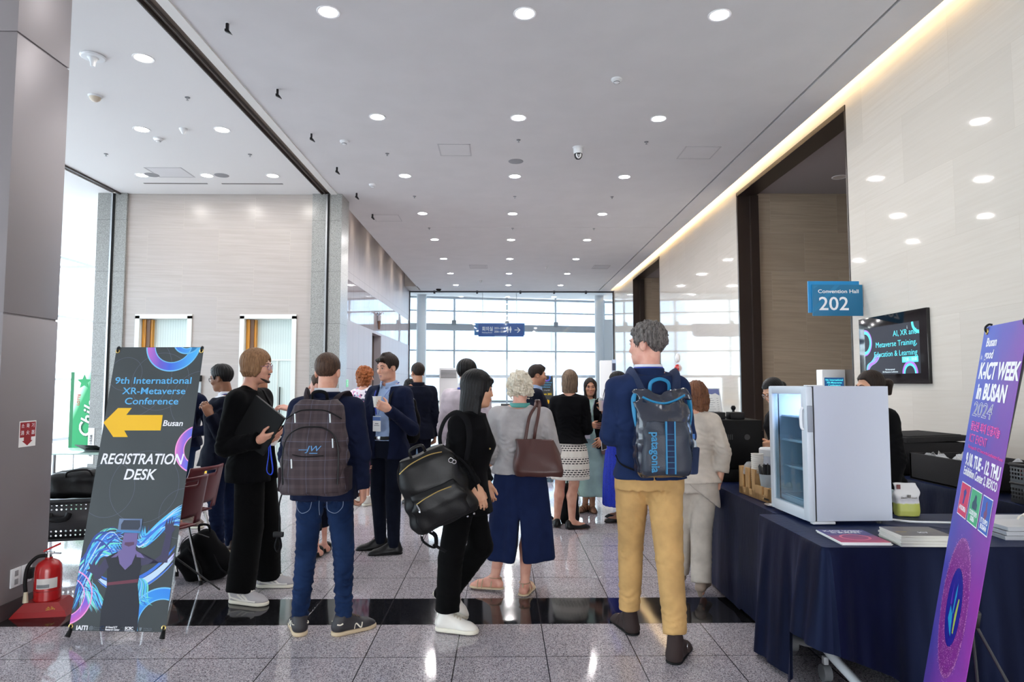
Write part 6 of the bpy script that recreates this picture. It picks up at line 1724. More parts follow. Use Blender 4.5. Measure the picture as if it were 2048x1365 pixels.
del S2[-1]['group']; t_ = S2[-1]; text('lettering', 'ICT', .03, WHT, t_, (-.005, -.03, .0043), rot=(0, 0, 0), bold=.0006)
b = MB(); b.box(-.10, -.05, -.02, -.012, .0042, .0044).build('printed_line', mat('mag_gold', (190, 160, 80), .5), t_)
# coffee bag
o = thing('coffee_bag', 'white and lime coffee bean bag standing behind the magazines', 'coffee bag', (2.30, 3.79, TZ), R(-6))
kk = NB('coffee_bag_print', rough=.45); n_ = kk.math('ADD', kk.z, kk.math('MULTIPLY', kk.math('SUBTRACT', kk.noise(kk.obj, 22, 2), .5), .03)); kk.color(kk.ramp(n_, [(0, (184, 188, 96)), (.068, (172, 180, 84)), (.072, (206, 206, 212)), (.095, (176, 176, 184)), (.12, (214, 214, 216)), (1, (220, 220, 220))]))
def fn(F):
    F.loft([(0, 0, 0, .062, .036, 0), (.03, 0, 0, .066, .038, 0), (.12, 0, .004, .067, .026, 0), (.165, 0, .008, .068, .010, 0), (.185, 0, .010, .068, .004, 0)], 0, 4.0); F.disp(lambda X, Y, Z: .002*wob(X, Y, Z, (14, 14, 12), 3))
sdf_obj('bag_body', fn, (-.08, -.06, -.01), (.08, .06, .2), .004, kk.m, o)
MB().box(-.055, -.035, -.012, -.009, .15, .175).build('corner_label', mat('label_maroon', (110, 50, 50), .5), o); text('lettering', 'David+Friends', .015, mat('print_grey', (110, 106, 104), .6), o, (0, -.034, .105), align='CENTER', rot=(R(98), 0, 0))
MB().at((0, 0, 0), (R(8), 0, 0)).box(-.008, .008, -.02, -.018, .112, .126).build('printed_mark', mat('print_grey', (0, 0, 0)), o)
o = thing('card_reader', 'pale blue boxed device half hidden between the fridge and the coffee bag', 'device', (2.24, 3.93, TZ), R(4)); MB().box(-.05, .05, -.04, .04, 0, .055, .004).build('lower_box', MATS['black_plastic'], o); MB().box(-.05, .05, -.04, .04, .056, .13, .004).build('upper_box', mat('device_blue', (168, 188, 196), .35), o)
tag(MB().tube([(2.09, 3.70, TZ+.006), (2.2, 3.60, TZ+.006), (2.35, 3.575, TZ+.006), (2.5, 3.56, TZ+.006), (2.75, 3.60, TZ+.006), (3.0, 3.7, TZ+.006)], .0055, 8).build('power_cable', MATS['white_plastic']), 'white power cable running from the fridge across the navy cloth', 'cable')
# trays and napkins
for i in range(3):
    o = tag(MB().add(*(lambda h, w, d: ([(-w, -d, 0), (w, -d, 0), (w, d, 0), (-w, d, 0), (-w-.012, -d-.012, h), (w+.012, -d-.012, h), (w+.012, d+.012, h), (-w-.012, d+.012, h), (-w-.006, -d-.006, h), (w+.006, -d-.006, h), (w+.006, d+.006, h), (-w-.006, d+.006, h), (-w+.006, -d+.006, .004), (w-.006, -d+.006, .004), (w-.006, d-.006, .004), (-w+.006, d-.006, .004)],
        [(0, 3, 2, 1), (0, 1, 5, 4), (1, 2, 6, 5), (2, 3, 7, 6), (3, 0, 4, 7), (4, 5, 9, 8), (5, 6, 10, 9), (6, 7, 11, 10), (7, 4, 8, 11), (8, 9, 13, 12), (9, 10, 14, 13), (10, 11, 15, 14), (11, 8, 12, 15), (12, 13, 14, 15)]))(.0215, .2, .14)).build('serving_tray', mat('tray_white', (196, 198, 202), .4), None, (2.62, 3.32, TZ+.0225*i), (0, 0, R(-4+1.5*i)), smooth=20), 'white rectangular serving tray, %s of the stack of three' % ('bottom', 'middle', 'top')[i], 'tray')
nk = MB(); nk.grid(lambda u, v: ((u-.5)*.15+.012*math.sin(v*7+u*3), (v-.5)*.10+.012*math.sin(u*9), .012+.009*math.sin(u*11+v*5)+.007*math.sin(v*13-u*6)+.016*(1-(2*v-1)**2)), 36, 26)
tag(nk.build('napkin', mat('napkin_cream', (226, 220, 206), .7), None, (2.66, 3.31, TZ+.067), (0, 0, .3), solid=.003), 'crumpled cream napkin lying on the stacked serving trays', 'napkin')
# foam boxes and crate by the wall
FOAM = mat('black_foam', (44, 43, 44), .8, spec=.15, bump=.4, bscale=260, var=.15, vscale=200)
def obox(x0, x1, y0, y1, h, t, name, label, lid=None):
    o = thing(name, label, 'box', ((x0+x1)/2, (y0+y1)/2, TZ-.001)); a, b_ = (x1-x0)/2, (y1-y0)/2
    m = MB(); m.box(-a, a, -b_, -b_+t, 0, h, .006).box(-a, a, b_-t, b_, 0, h, .006).box(-a, -a+t, -b_, b_, 0, h, .006).box(a-t, a, -b_, b_, 0, h, .006).box(-a, a, -b_, b_, 0, .02, .004)
    m.build('body', FOAM, o)
    if lid:
        m = MB(); m.at((.01, .0, h+.004), (0, R(-1.5), R(5))); m.box(-a-.01, a+.01, -b_-.01, b_+.01, 0, .045, .008); m.box(-a+.03, a-.03, -b_+.03, b_-.03, .045, .052, .004); m.build('lid', FOAM, o)
    return o
obox(3.26, 3.80, 5.42, 5.98, .27, .03, 'foam_box', 'black insulated foam box with its lid on, by the stone wall', True)
obox(3.24, 3.74, 4.55, 5.28, .205, .03, 'foam_box', 'open black foam box full of clear plastic, by the stone wall')
rs = random.Random(7); pb = MB()
def crumple(u, v): 
    return ((u-.5)*.36+.02*math.sin(v*17+u*5), (v-.5)*.58+.03*math.sin(u*19), .17+.035*math.sin(u*23+v*9)*math.sin(v*31)+.03*math.sin(u*9-v*14))
pb.grid(crumple, 46, 46); tag(pb.build('plastic_wrap', mat('clear_film', (226, 228, 230), .12, alpha=.45), None, (3.49, 4.915, TZ), smooth=0), 'crumpled clear plastic film inside the open foam box', 'plastic film')
def crate():
    k = NB('crate_plastic', rough=.5); a_ = k.math('ADD', k.x, k.y)
    fx_ = k.math('FRACT', k.math('DIVIDE', a_, .024)); fz_ = k.math('FRACT', k.math('DIVIDE', k.z, .024))
    hole = k.math('MULTIPLY', k.math('MULTIPLY', k.math('GREATER_THAN', fx_, .4), k.math('GREATER_THAN', fz_, .4)), k.math('LESS_THAN', k.math('ABSOLUTE', k.math('SUBTRACT', k.math('FRACT', k.math('DIVIDE', k.z, .125)), .5)), .32))
    k.b.inputs['Base Color'].default_value = rgb((30, 29, 30)); k.l.new(k.math('SUBTRACT', 1.0, hole), k.b.inputs['Alpha']); return k.m
CR = crate()
o = thing('plastic_crate', 'black perforated plastic crate on the wall table behind the purple banner', 'crate', (3.50, 3.95, TZ))
for a, b_ in (((-.28, -.25), (.28, -.25)), ((-.28, .25), (.28, .25)), ((-.28, -.25), (-.28, .25)), ((.28, -.25), (.28, .25))):
    MB().quad((a[0], a[1], .005), (b_[0], b_[1], .005), (b_[0], b_[1], .24), (a[0], a[1], .24)).build('side', CR, o, solid=.006)
MB().tube([(-.28, -.25, .24), (.28, -.25, .24), (.28, .25, .24), (-.28, .25, .24)], .012, 8, closed=True).tube([(-.28, -.25, .125), (.28, -.25, .125), (.28, .25, .125), (-.28, .25, .125)], .009, 8, closed=True).build('rim', MATS['black_plastic'], o); MB().box(-.27, .27, -.24, .24, 0, .008).build('bottom', MATS['black_plastic'], o)
tag(MB().box(-.25, .25, -.22, .22, .13, .22, .01).build('red_carton', mat('carton_red', (170, 40, 36), .6), None, (3.50, 3.95, TZ)), 'red carton lying inside the black perforated crate', 'carton')

# ------------------------------------------------------------ signs on and above the walls
SB1 = mat('sign_blue', (20, 108, 150), .4); SB2 = mat('sign_light_blue', (14, 130, 190), .4); SB3 = mat('sign_stripe', (28, 120, 166), .4)
o = thing('room_sign', 'blue Convention Hall 202 sign projecting from the stone wall', 'sign', (3.56, 7.60, 2.30))
MB().box(.0, .60, .012, .03, .03, .40, .002).build('back_plate', SB2, o)
fp = MB().box(.035, .625, -.012, .0, -.01, .355, .002).build('front_plate', SB1, o)
b = MB(); poly(b, [(.04, .08), (.30, .35), (.36, .35), (.08, .06), (.04, .02)], -.0125); poly(b, [(.05, .30), (.05, .345), (.11, .345)], -.0125); b.build('stripe', SB3, fp, smooth=0)
text('lettering', 'Convention Hall', .06, WHT, fp, (.10, -.0135, .275), fit=.475, bold=.0008); text('lettering', '202', .22, WHT, fp, (.105, -.0135, .125), bold=.002, fit=.345)
MB().box(.60, .65, .0, .02, .10, .30).build('wall_bracket', MATS['steel'], o)
# wall screen
SCR = mat('screen_glass', (10, 10, 14), .08, spec=.6)
o = thing('wall_screen', 'black glass screen on the stone wall announcing a training session', 'screen', (XW-.001, 7.04, 1.88), (0, 0, R(-90)))
MB().box(-.62, .62, -.035, 0, -.375, .375, .004).build('bezel', SCR, o)
k = mat('screen_lit', (8, 10, 14), .12, emit=(40, 44, 52), estr=1.0)
sc_ = MB().box(-.50, .50, -.0365, -.035, -.27, .255).build('display', k, o)
CY = mat('screen_cyan', (30, 80, 90), .3, emit=(70, 190, 205), estr=.9); MG = mat('screen_violet', (60, 40, 90), .3, emit=(150, 90, 200), estr=.9); SW = mat('screen_text_white', (90, 90, 90), .3, emit=(190, 210, 220), estr=.7)
for s_, z, f_ in (('AI, XR and', .155, .40), ('Metaverse Training,', .05, .73), ('Education & Learning', -.055, .77)): text('lettering', s_, .085, CY, sc_, (.46, -.0375, z), align='RIGHT', fit=f_)
b = MB(); bx = (-.50, .50, -.27, .255); arcband(b, (-.50, .09), .10, .135, -PI/2, PI/2, bx, -.0375); arcband(b, (.50, .255), .09, .125, 0, 2*PI, bx, -.0375); arcband(b, (.33, -.27), .08, .105, 0, PI, bx, -.0375); b.cur = 1; arcband(b, (.33, -.27), .105, .13, 0, PI, bx, -.0375); arcband(b, (-.50, .09), .135, .15, -PI/2, PI/2, bx, -.0375)
b.cur = 0
rs = random.Random(4)
for i in range(26): b.cur = i % 2; o_ = rs.uniform(-.06, .06); ribbon(b, bez((-.46+o_*.3, -.25), (-.42+o_, -.1), (-.34+o_, -.2), (-.24+o_, -.05)), rs.uniform(.003, .009), -.0376-.00001*i, bx)
b.build('graphics_pattern', [CY, MG], sc_, smooth=0)
b = MB(); poly(b, [(.20, -.155), (.47, -.155), (.47, -.095), (.20, -.095)], -.0375); bb = b.build('time_box', CY, sc_, smooth=0)
text('lettering', '17:00 - 18:00', .05, SW, bb, (.335, -.0385, -.125), align='CENTER', fit=.22); text('lettering', '9th International\nXR-Metaverse Conference', .026, SW, sc_, (-.02, -.0375, -.235), align='CENTER')
text('lettering', 'i', .05, SW, o, (.30, -.0375, .205))
# fire alarm
o = thing('fire_alarm', 'white and red fire alarm bells on the far stone wall behind the tall man', 'fire alarm', (XW, 15.8, 2.0), (0, 0, R(-90)))
MB().at((0, 0, .13), (R(90), 0, 0)).lathe([(0, .06), (.05, .055), (.10, .03), (.11, 0), (0, 0)], 22).build('speaker', MATS['white_plastic'], o); MB().at((0, 0, -.12), (R(90), 0, 0)).lathe([(0, .09), (.05, .08), (.09, .04), (.10, 0), (0, 0)], 22).build('beacon', RED, o)
# hanging meeting-room sign beyond the glass
SN = mat('hanging_sign_blue', (28, 76, 150), .4); SN2 = mat('hanging_sign_light', (40, 110, 176), .4)
o = thing('hanging_sign', 'blue meeting room direction sign with arrow hanging beyond the glass screen', 'sign', (-1.10, 26.0, 3.37))
MB().box(0, 1.98, .03, .12, .06, .53, .004).build('back_board', SN2, o); fb = MB().box(.16, 1.94, -.03, .03, 0, .50, .004).build('front_board', SN, o)
text('lettering', '회의실', .19, WHT, fb, (.30, -.032, .29), bold=.002, fit=.42); text('lettering', 'Meeting Room', .07, WHT, fb, (.30, -.032, .155), fit=.40)
text('lettering', '203~204', .115, WHT, fb, (.78, -.032, .325), fit=.42); text('lettering', '206~208', .115, WHT, fb, (.78, -.032, .19), fit=.42)
b = MB()
for x in (1.315, 1.42):
    arcband(b, (x, .37), 0, .024, 0, 2*PI, (0, 2, 0, 1), -.032, 14); poly(b, [(x-.045, .27), (x-.03, .34), (x+.03, .34), (x+.045, .27), (x+.02, .22), (x+.016, .15), (x-.016, .15), (x-.02, .22)], -.032)
b.build('toilet_pictogram', WHT, fb, smooth=0)
b = MB(); poly(b, [(1.58, .245), (1.76, .245), (1.68, .165), (1.71, .15), (1.81, .255), (1.71, .36), (1.68, .345), (1.76, .27), (1.58, .27)], -.032); b.build('arrow', WHT, fb, smooth=0)
text('lettering', 'CONVENTION CENTER', .04, WHT, fb, (.80, -.032, .02), fit=.5)
for x in (.32, 1.66): MB().cyl((x, .05, .5), (x, .05, 1.74), .012, n=8).build('rod', MATS['steel'], o)
# emergency exit sign, wall sconce, white poster on the left corridor wall
o = thing('exit_sign', 'small green emergency exit sign on the lilac corridor wall', 'exit sign', (XL+.001, 14.9, 1.52), (0, 0, R(90))); MB().box(-.12, .12, -.025, 0, -.09, .09, .004).build('case', mat('exit_case', (150, 190, 160), .4), o)
ef = MB().box(-.10, .10, -.028, -.025, -.07, .07).build('face', mat('exit_green', (60, 140, 90), .4, emit=(70, 160, 100), estr=.6), o); b = MB(); poly(b, [(-.03, -.05), (-.01, .0), (-.03, .02), (.0, .05), (.03, .03), (.01, .0), (.04, -.05), (.01, -.02)], -.029); b.build('running_figure', WHT, ef, smooth=0)
o = thing('notice_frame', 'pale framed notice on the lilac corridor wall behind the man in jeans', 'notice', (XL+.001, 14.15, 1.55), (0, 0, R(90))); MB().box(-.35, .35, -.03, 0, -.28, .28, .004).build('frame', MATS['white_plastic'], o); MB().box(-.32, .32, -.032, -.03, -.25, .25).build('sheet', mat('notice_pale', (206, 216, 222), .2), o)
o = thing('wall_sconce', 'bronze wall lamp with curling petals on the lilac corridor wall', 'wall lamp', (XL+.05, 18.5, 3.02)); o.scale = (.6, .6, .6)
MB().lathe([(0, 0), (.05, .02), (.07, .25), (.09, .40), (0, .42)], 18).build('stem', mat('sconce_bronze', (120, 92, 78), .3, .6), o); MB().lathe([(0, .42), (.085, .42), (.10, .60), (.09, .66), (0, .66)], 18).build('shade', mat('sconce_shade', (170, 168, 176), .4), o)
for a in range(5):
    t = 2*PI*a/5; MB().tube([(.03*math.cos(t), .03*math.sin(t), .64), (.08*math.cos(t), .08*math.sin(t), .76), (.16*math.cos(t), .16*math.sin(t), .80), (.22*math.cos(t), .22*math.sin(t), .72)], [.02, .035, .03, .008], 8, flat=.35).build('petal', mat('sconce_shade', (0, 0, 0)), o)
# white kiosks, air conditioner, counter
o = thing('information_kiosk', 'white post with a small lit screen standing in the near alcove', 'kiosk', (4.30, 8.55, 0)); MB().box(-.15, .15, 0, .16, 0, 1.69, .006).build('post', MATS['white_plastic'], o)
ks = MB().box(-.125, .125, -.006, 0, 1.30, 1.585).build('display', mat('kiosk_screen', (14, 20, 30), .2, emit=(30, 70, 110), estr=.8), o); text('lettering', '9th International\nXR-Metaverse\nConference', .034, CY, ks, (0, -.008, 1.52), align='CENTER', bold=.0006)
MB().box(.15, .30, .06, .09, 0, 1.69).build('side_fin', mat('fin_grey', (166, 164, 164), .5), o)
o = thing('partition_panel', 'tall white panel with dark posters by the far glass screen', 'panel', (2.15, 14.5, 0), R(-6)); MB().box(0, .25, 0, .5, 0, 2.02, .004).build('panel', MATS['white_plastic'], o)
MB().box(.252, .34, .02, .04, 0, 2.04, .003).build('side_board', mat('side_board_blue', (176, 190, 214), .5), o)
for z in (1.80, 1.35): MB().box(.262, .33, .012, .02, z, z+.16 if z > 1.5 else z+.38).build('poster', mat('poster_dark', (40, 46, 70), .4), o)
o = thing('air_conditioner', 'white floor-standing air conditioner with a louvred top by the windows', 'air conditioner', (-1.72, 21.5, 0)); MB().box(-.3, .3, -.2, .2, 0, 2.02, .02).build('cabinet', MATS['white_plastic'], o)
for i in range(6): MB().box(-.25, .25, -.215, -.2, 1.70+.045*i, 1.725+.045*i, .003).build('louver', MATS['grey_plastic'], o)
o = thing('display_counter', 'pale counter before the far windows, partly hidden by the crowd', 'counter', (.05, 17.5, 0)); MB().box(-.6, .6, -.3, .3, 0, .74, .01).build('body', mat('counter_grey', (150, 166, 168), .5), o); MB().box(-.64, .64, -.33, .33, .74, .77, .005).build('top', MATS['white_plastic'], o)
o = tag(MB().box(-.14, .14, -.12, .12, 0, .22, .01).build('printer', MATS['dark_grey_plastic'], None, (.10, 17.5, .771)), 'dark boxy machine on the pale counter before the windows', 'machine')
o = thing('planter', 'low trough of green leaves on the pale counter', 'plant', (-.25, 17.45, .771)); MB().box(-.2, .2, -.08, .08, 0, .07, .005).build('trough', MATS['grey_plastic'], o)
rs = random.Random(3); b = MB()
for i in range(90): x, y = rs.uniform(-.19, .19), rs.uniform(-.07, .07); t = rs.random()*6.28; h_ = rs.uniform(.05, .11); b.add([(x, y, .06), (x+.015*math.cos(t)-.012*math.sin(t), y+.015*math.sin(t)+.012*math.cos(t), .06+h_*.6), (x+.035*math.cos(t), y+.035*math.sin(t), .06+h_), (x+.015*math.cos(t)+.012*math.sin(t), y+.015*math.sin(t)-.012*math.cos(t), .06+h_*.6)], [(0, 1, 2, 3)])
b.build('foliage', mat('leaf_green', (84, 128, 56), .6), o, smooth=0)

# ------------------------------------------------------------ the crowd
M_ = MATS
CUT_ = dict(c=.5, t=.3)
def worn(p, base):
    """frame helper: builds in the wearer's coordinates, rooted at the given point"""
    c, n = math.cos(R(p.yaw)), math.sin(R(p.yaw)); x, y, z = base
    return (p.loc[0]+x*c-y*n, p.loc[1]+x*n+y*c, z), R(p.yaw)
class Worn:
    def __init__(s, p, name, label, cat, base, group=None):
        l, r = worn(p, base); s.o = thing(name, label, cat, l, r, group); s.b = np.array(base, float)
    def mb(s): m = MB(); m.M = Matrix.Translation(Vector((-s.b).tolist())); return m
    def sdf(s, name, fn, lo, hi, h, m, relax=1, parent=None):
        F = Field(lo, hi, h); fn(F); q, f = F.mesh(); return np_mesh(name, q, f, m, parent or s.o, s.b, relax)
def sandal(p, q, m, sole):
    a = p.j['an'+q]; t = p.toe(q); n = np.array((-t[1], t[0], 0)); h = p.H; zb = a[2]-.045*h
    F = Field((-.08, -.12, -.01), (.08, .22, .05), .005)
    F.cap((0, -.03, .006), (0, .085*h, .006), .026*h, .028*h, 0); F.cap((0, .07*h, .006), (0, .10*h, .006), .028*h, .019*h, .01); F.cut((0, 0, .013), (0, 0, 1), .002); F.cut((0, 0, 0), (0, 0, -1), .002)
    P, Q = F.mesh(); ang = math.atan2(-t[0], t[1]); P = (rotm(ang) @ P.T).T+np.array((a[0], a[1], zb))
    o = np_mesh('sandal', P, Q, sole, p.root)
    def arc(c, w, hh, tilt=0.0, nn=14): return [tuple(np.array(c)+n*w*math.cos(x)+np.array((0, 0, 1))*hh*math.sin(x)-t*tilt*math.sin(x)) for x in [PI*i/nn for i in range(nn+1)]]
    b = MB(); z0 = zb+.008
    for dd, w, hh, tl in ((.075*h, .026*h, .030*h, .0), (.055*h, .026*h, .036*h, .004), (.02, .024*h, .052*h, .01)): b.tube(arc((a[0]+t[0]*dd, a[1]+t[1]*dd, z0), w, hh, tl), .0055, 6, flat=.5)
    ring = [tuple(a+np.array((0, 0, .010))+n*.0235*h*math.cos(x)+t*(.027*h*math.sin(x)-.004)) for x in [2*PI*i/18 for i in range(18)]]
    b.tube(ring, .005, 6, flat=.6, closed=True); b.tube([tuple(a-t*.03*h+np.array((0, 0, .012))), tuple(a-t*.038*h+np.array((0, 0, -.045*h+.02)))], .008, 6, flat=.4)
    b.build('straps', m, o)
def lanyard(p, m, z, x=0.0, fwd=.13, badge=True, back=True):
    h = p.H; n = p.j['nk']; r = .048*h
    pts = [(x-.012, n[1]+fwd, z), (n[0]-.035*h, n[1]+.075*h, n[2]-.055*h), (n[0]-r, n[1]+.01, n[2]-.003), (n[0]-r*.7, n[1]-r*.75, n[2]+.012), (n[0], n[1]-r*1.02, n[2]+.014), (n[0]+r*.7, n[1]-r*.75, n[2]+.012), (n[0]+r, n[1]+.01, n[2]-.003), (n[0]+.035*h, n[1]+.075*h, n[2]-.055*h), (x+.012, n[1]+fwd, z)]
    o = p.part(MB().tube(pts, .007, 6, flat=.25), 'lanyard', m)
    if badge:
        MB().box(x-.045, x+.045, n[1]+fwd+.004, n[1]+fwd+.007, z-.15, z-.015, .002).build('badge', M_['white_paper'], o); MB().box(x-.045, x+.045, n[1]+fwd+.007, n[1]+fwd+.008, z-.055, z-.02).build('badge_header', mat('badge_blue', (80, 110, 170), .5), o)
        MB().box(x-.02, x+.02, n[1]+fwd+.007, n[1]+fwd+.008, z-.085, z-.078).box(x-.03, x+.03, n[1]+fwd+.007, n[1]+fwd+.008, z-.10, z-.095).build('badge_print', M_['grey_plastic'], o)
def two(p, m, sole, kind='sneaker', **kw):
    for q in 'LR': p.shoe(q, m, sole, kind, **kw)
H_ = dict

# man in jeans and navy blazer, plaid backpack
p = Person('man in navy blazer and blue jeans seen from behind, wearing a plaid backpack', (-1.09, 4.15), 0, 1.69, head=(-3, 4, 0), J=H_(toeL=(-.45, 1, 0), toeR=(1, .75, 0), anL=(-.135, -.02, .076), anR=(.135, -.03, .076), knL=(-.11, .01, .48), knR=(.115, .01, .48), hipL=(-.085, 0, .845), hipR=(.085, 0, .845), wrR=(.225, .03, .86), elR=(.225, -.03, 1.07), elL=(-.225, -.03, 1.07), wrL=(-.215, .10, .86)), fat=1.04)
p.body(hands=H_(R=H_(c=.85, t=.2), L=CUT_), face=False); p.hair(M_['hair_brown'], 'short', t=.007, amp=.0015, line=[(-.2, -.06), (-.075, -.058), (-.05, -.03), (-.036, .012), (.012, .016), (.022, -.012), (.045, -.006), (.06, .045), (.2, .075)])
p.top(M_['navy_wool'], vent=True, hem=.80, seed=2); p.trousers(M_['denim'], stack=.007, fold=.006, rr=(.050, .035, .026), hem=.095); p.neckband(M_['white_shirt'], z1=.026); p.neckband(M_['navy_wool'], 'jacket_collar', r=.049, z0=-.02, z1=.012)
jb = MB()
for sx in (-1, 1):
    jb.tube([(sx*.045, -.128, .80), (sx*.055, -.142, .755), (sx*.100, -.138, .735), (sx*.135, -.118, .765), (sx*.138, -.108, .80)], .0018, 5)
jb.tube([(0, -.125, .83), (0, -.132, .775), (0, -.115, .72)], .0018, 5); p.part(jb, 'pocket_stitching', mat('stitch_blue', (120, 136, 160), .7))
two(p, mat('shoe_dark_grey', (44, 42, 46), .6), M_['rubber_tan'], laces=mat('lace_brown', (92, 74, 62), .7), logo=M_['rubber_white'])
for q in 'LR': a = p.j['an'+q]; MB().cyl(tuple(a+np.array((0, 0, .005))), tuple(a+np.array((0, 0, .05))), .036, .038, 16).build('sock', M_['sock_white'], p.root)
def plaid():
    k = NB('plaid_fabric', rough=.8)
    def ln(v, per, w, o=0.0): f = k.math('FRACT', k.math('DIVIDE', k.math('ADD', v, o), per)); return k.math('LESS_THAN', f, w)
    a = k.math('ADD', k.math('MULTIPLY', ln(k.x, .052, .35), .5), k.math('MULTIPLY', ln(k.z, .052, .35), .5)); c = k.mix(a, (54, 42, 46), (72, 58, 62))
    c = k.mix(k.math('MULTIPLY', k.math('MAXIMUM', ln(k.x, .104, .02, .02), ln(k.z, .104, .02)), .6), c, (104, 108, 132)); fin = k.math('MULTIPLY', k.math('MAXIMUM', ln(k.x, .009, .3), ln(k.z, .009, .3)), .35)
    k.color(k.mix(fin, c, (40, 32, 36))); k.bump(k.noise(k.obj, 500, 1), .2, .002); return k.m
PL = plaid(); PD = cloth('pack_brown_black', (44, 36, 40), bscale=600)
w = Worn(p, 'backpack', 'dark brown plaid backpack worn by the man in jeans', 'backpack', (0, -.20, .86))
def fn(F):
    F.loft([(.86, 0, -.215, .190, .085, 0), (.90, 0, -.22, .198, .095, 0), (1.10, 0, -.22, .188, .095, 0), (1.28, 0, -.21, .170, .085, 0), (1.375, 0, -.20, .140, .065, 0), (1.405, 0, -.195, .10, .04, 0)], .02, 3.2)
    F.disp(lambda X, Y, Z: .006*wob(X, Y, Z, (6, 6, 7), 5))
w.sdf('main_body', fn, (-.25, -.36, .82), (.25, -.08, 1.45), .008, PL)
def fn(F):
    F.loft([(.875, 0, -.275, .165, .06, 0), (1.02, 0, -.285, .168, .062, 0), (1.16, 0, -.28, .155, .055, 0), (1.235, 0, -.27, .11, .04, 0), (1.255, 0, -.265, .06, .03, 0)], .015, 2.8); F.disp(lambda X, Y, Z: .005*wob(X, Y, Z, (8, 8, 9), 8)+.004*np.exp(-((Z-1.085)/.012)**2))
w.sdf('front_pocket', fn, (-.2, -.38, .85), (.2, -.18, 1.28), .007, PL)
w.mb().tube([(-.155, -.325, .93), (-.158, -.328, 1.10), (-.135, -.322, 1.20), (-.07, -.315, 1.248), (0, -.312, 1.256), (.07, -.315, 1.248), (.135, -.322, 1.20), (.158, -.328, 1.10), (.155, -.325, .93)], .0045, 6).build('pocket_zip', M_['black_plastic'], w.o)
w.mb().tube([(-.16, -.27, 1.30), (-.08, -.295, 1.345), (0, -.298, 1.352), (.08, -.295, 1.345), (.16, -.27, 1.30)], .0045, 6).build('main_zip', M_['black_plastic'], w.o)
w.mb().tube([(-.10, -.34, 1.10), (-.03, -.347, 1.09), (.08, -.345, 1.095)], .003, 6).build('small_zip', M_['black_plastic'], w.o)
for x, z in ((.125, 1.19), (-.105, 1.075), (.10, 1.33), (-.10, 1.33)): w.mb().tube([(x, -.335 if z < 1.3 else -.305, z), (x+.006, -.345 if z < 1.3 else -.315, z-.05)], .005, 6).build('zip_pull', M_['steel'], w.o)
w.mb().tube([(-.045, -.155, 1.40), (-.04, -.17, 1.445), (0, -.175, 1.458), (.04, -.17, 1.445), (.045, -.155, 1.40)], .010, 8, flat=.6).build('grab_handle', STRAP, w.o)
for sx in (-1, 1):
    w.mb().tube([(sx*.075, -.13, 1.385), (sx*.095, -.115, 1.425), (sx*.115, -.06, 1.447), (sx*.12, .0, 1.435), (sx*.125, .07, 1.385), (sx*.12, .125, 1.30)], [.030, .034, .036, .036, .034, .03], 10, flat=.22).build('shoulder_strap', PD, w.o)
    w.mb().box(sx*.185-.02, sx*.185+.02, -.27, -.16, .88, 1.02, .012).build('side_pocket', PD, w.o)
text('lettering', 'JW', .045, mat('logo_blue', (84, 140, 190), .6), w.o, (.02, -.158, .275), align='CENTER', shear=.3, sx=1.3); w.mb().box(-.06, -.01, -.356, -.352, 1.128, 1.131).box(.0, .045, -.356, -.352, 1.108, 1.112).build('logo_line', mat('logo_blue', (0, 0, 0)), w.o)
w.mb().tube([(-.19, -.18, .90), (-.225, -.16, .80), (-.225, -.15, .70), (-.228, -.15, .60)], .008, 6, flat=.3).tube([(-.228, -.15, .62), (-.25, -.15, .55), (-.235, -.15, .515), (-.215, -.15, .545), (-.228, -.15, .61)], .009, 6, flat=.3).build('loose_strap', STRAP, w.o)
w.mb().box(-.26, -.20, -.165, -.14, .60, .63, .006).build('buckle', M_['black_plastic'], w.o)

# tall man with the blue backpack
p = Person('tall grey-haired man in navy jacket and khaki trousers walking away, blue backpack on', (.86, 3.93), 0, 1.87, head=(52, 2, 0), skin='skin_pink', J=H_(anL=(-.085, .20, .084), anR=(.09, -.22, .084), knL=(-.075, .19, .50), knR=(.085, -.13, .51), hipL=(-.09, .02, .92), hipR=(.09, -.01, .92), pel=(0, 0, .96), nk=(.005, -.02, 1.575), hd=(.005, .02, 1.735), shL=(-.175, 0, 1.475), shR=(.175, -.02, 1.475), elL=(-.215, .02, 1.20), wrL=(-.16, .26, 1.26), elR=(.215, .0, 1.19), wrR=(.16, .25, 1.22), toeL=(-.25, 1, 0), toeR=(.55, 1, 0)))
p.browmat = 'hair_grey'; p.body(hands=H_(L=CUT_, R=CUT_)); p.hair(M_['hair_grey'], 'short', t=.016, amp=.004, curl=.007, freq=60, res=.004, line=[(-.2, -.085), (-.09, -.083), (-.06, -.06), (-.036, .010), (.012, .014), (.022, -.018), (.045, -.01), (.058, .045), (.08, .062), (.2, .075)])
p.top(M_['navy_blue'], hem=.955, seed=4, fold=.007, sr=(.041, .035, .027), vent=True); p.trousers(M_['khaki'], fold=.009, rr=(.053, .038, .031), hem=.13, top=1.03, e=.012); p.neckband(M_['white_shirt'], z1=.022); p.neckband(mat('lanyard_blue', (34, 60, 160), .6), 'lanyard', r=.046, z0=.002, z1=.014, thick=.004); p.neckband(M_['navy_blue'], 'jacket_collar', r=.049, z0=-.02, z1=.010)
two(p, M_['suede_brown'], M_['rubber_black'], 'dress')
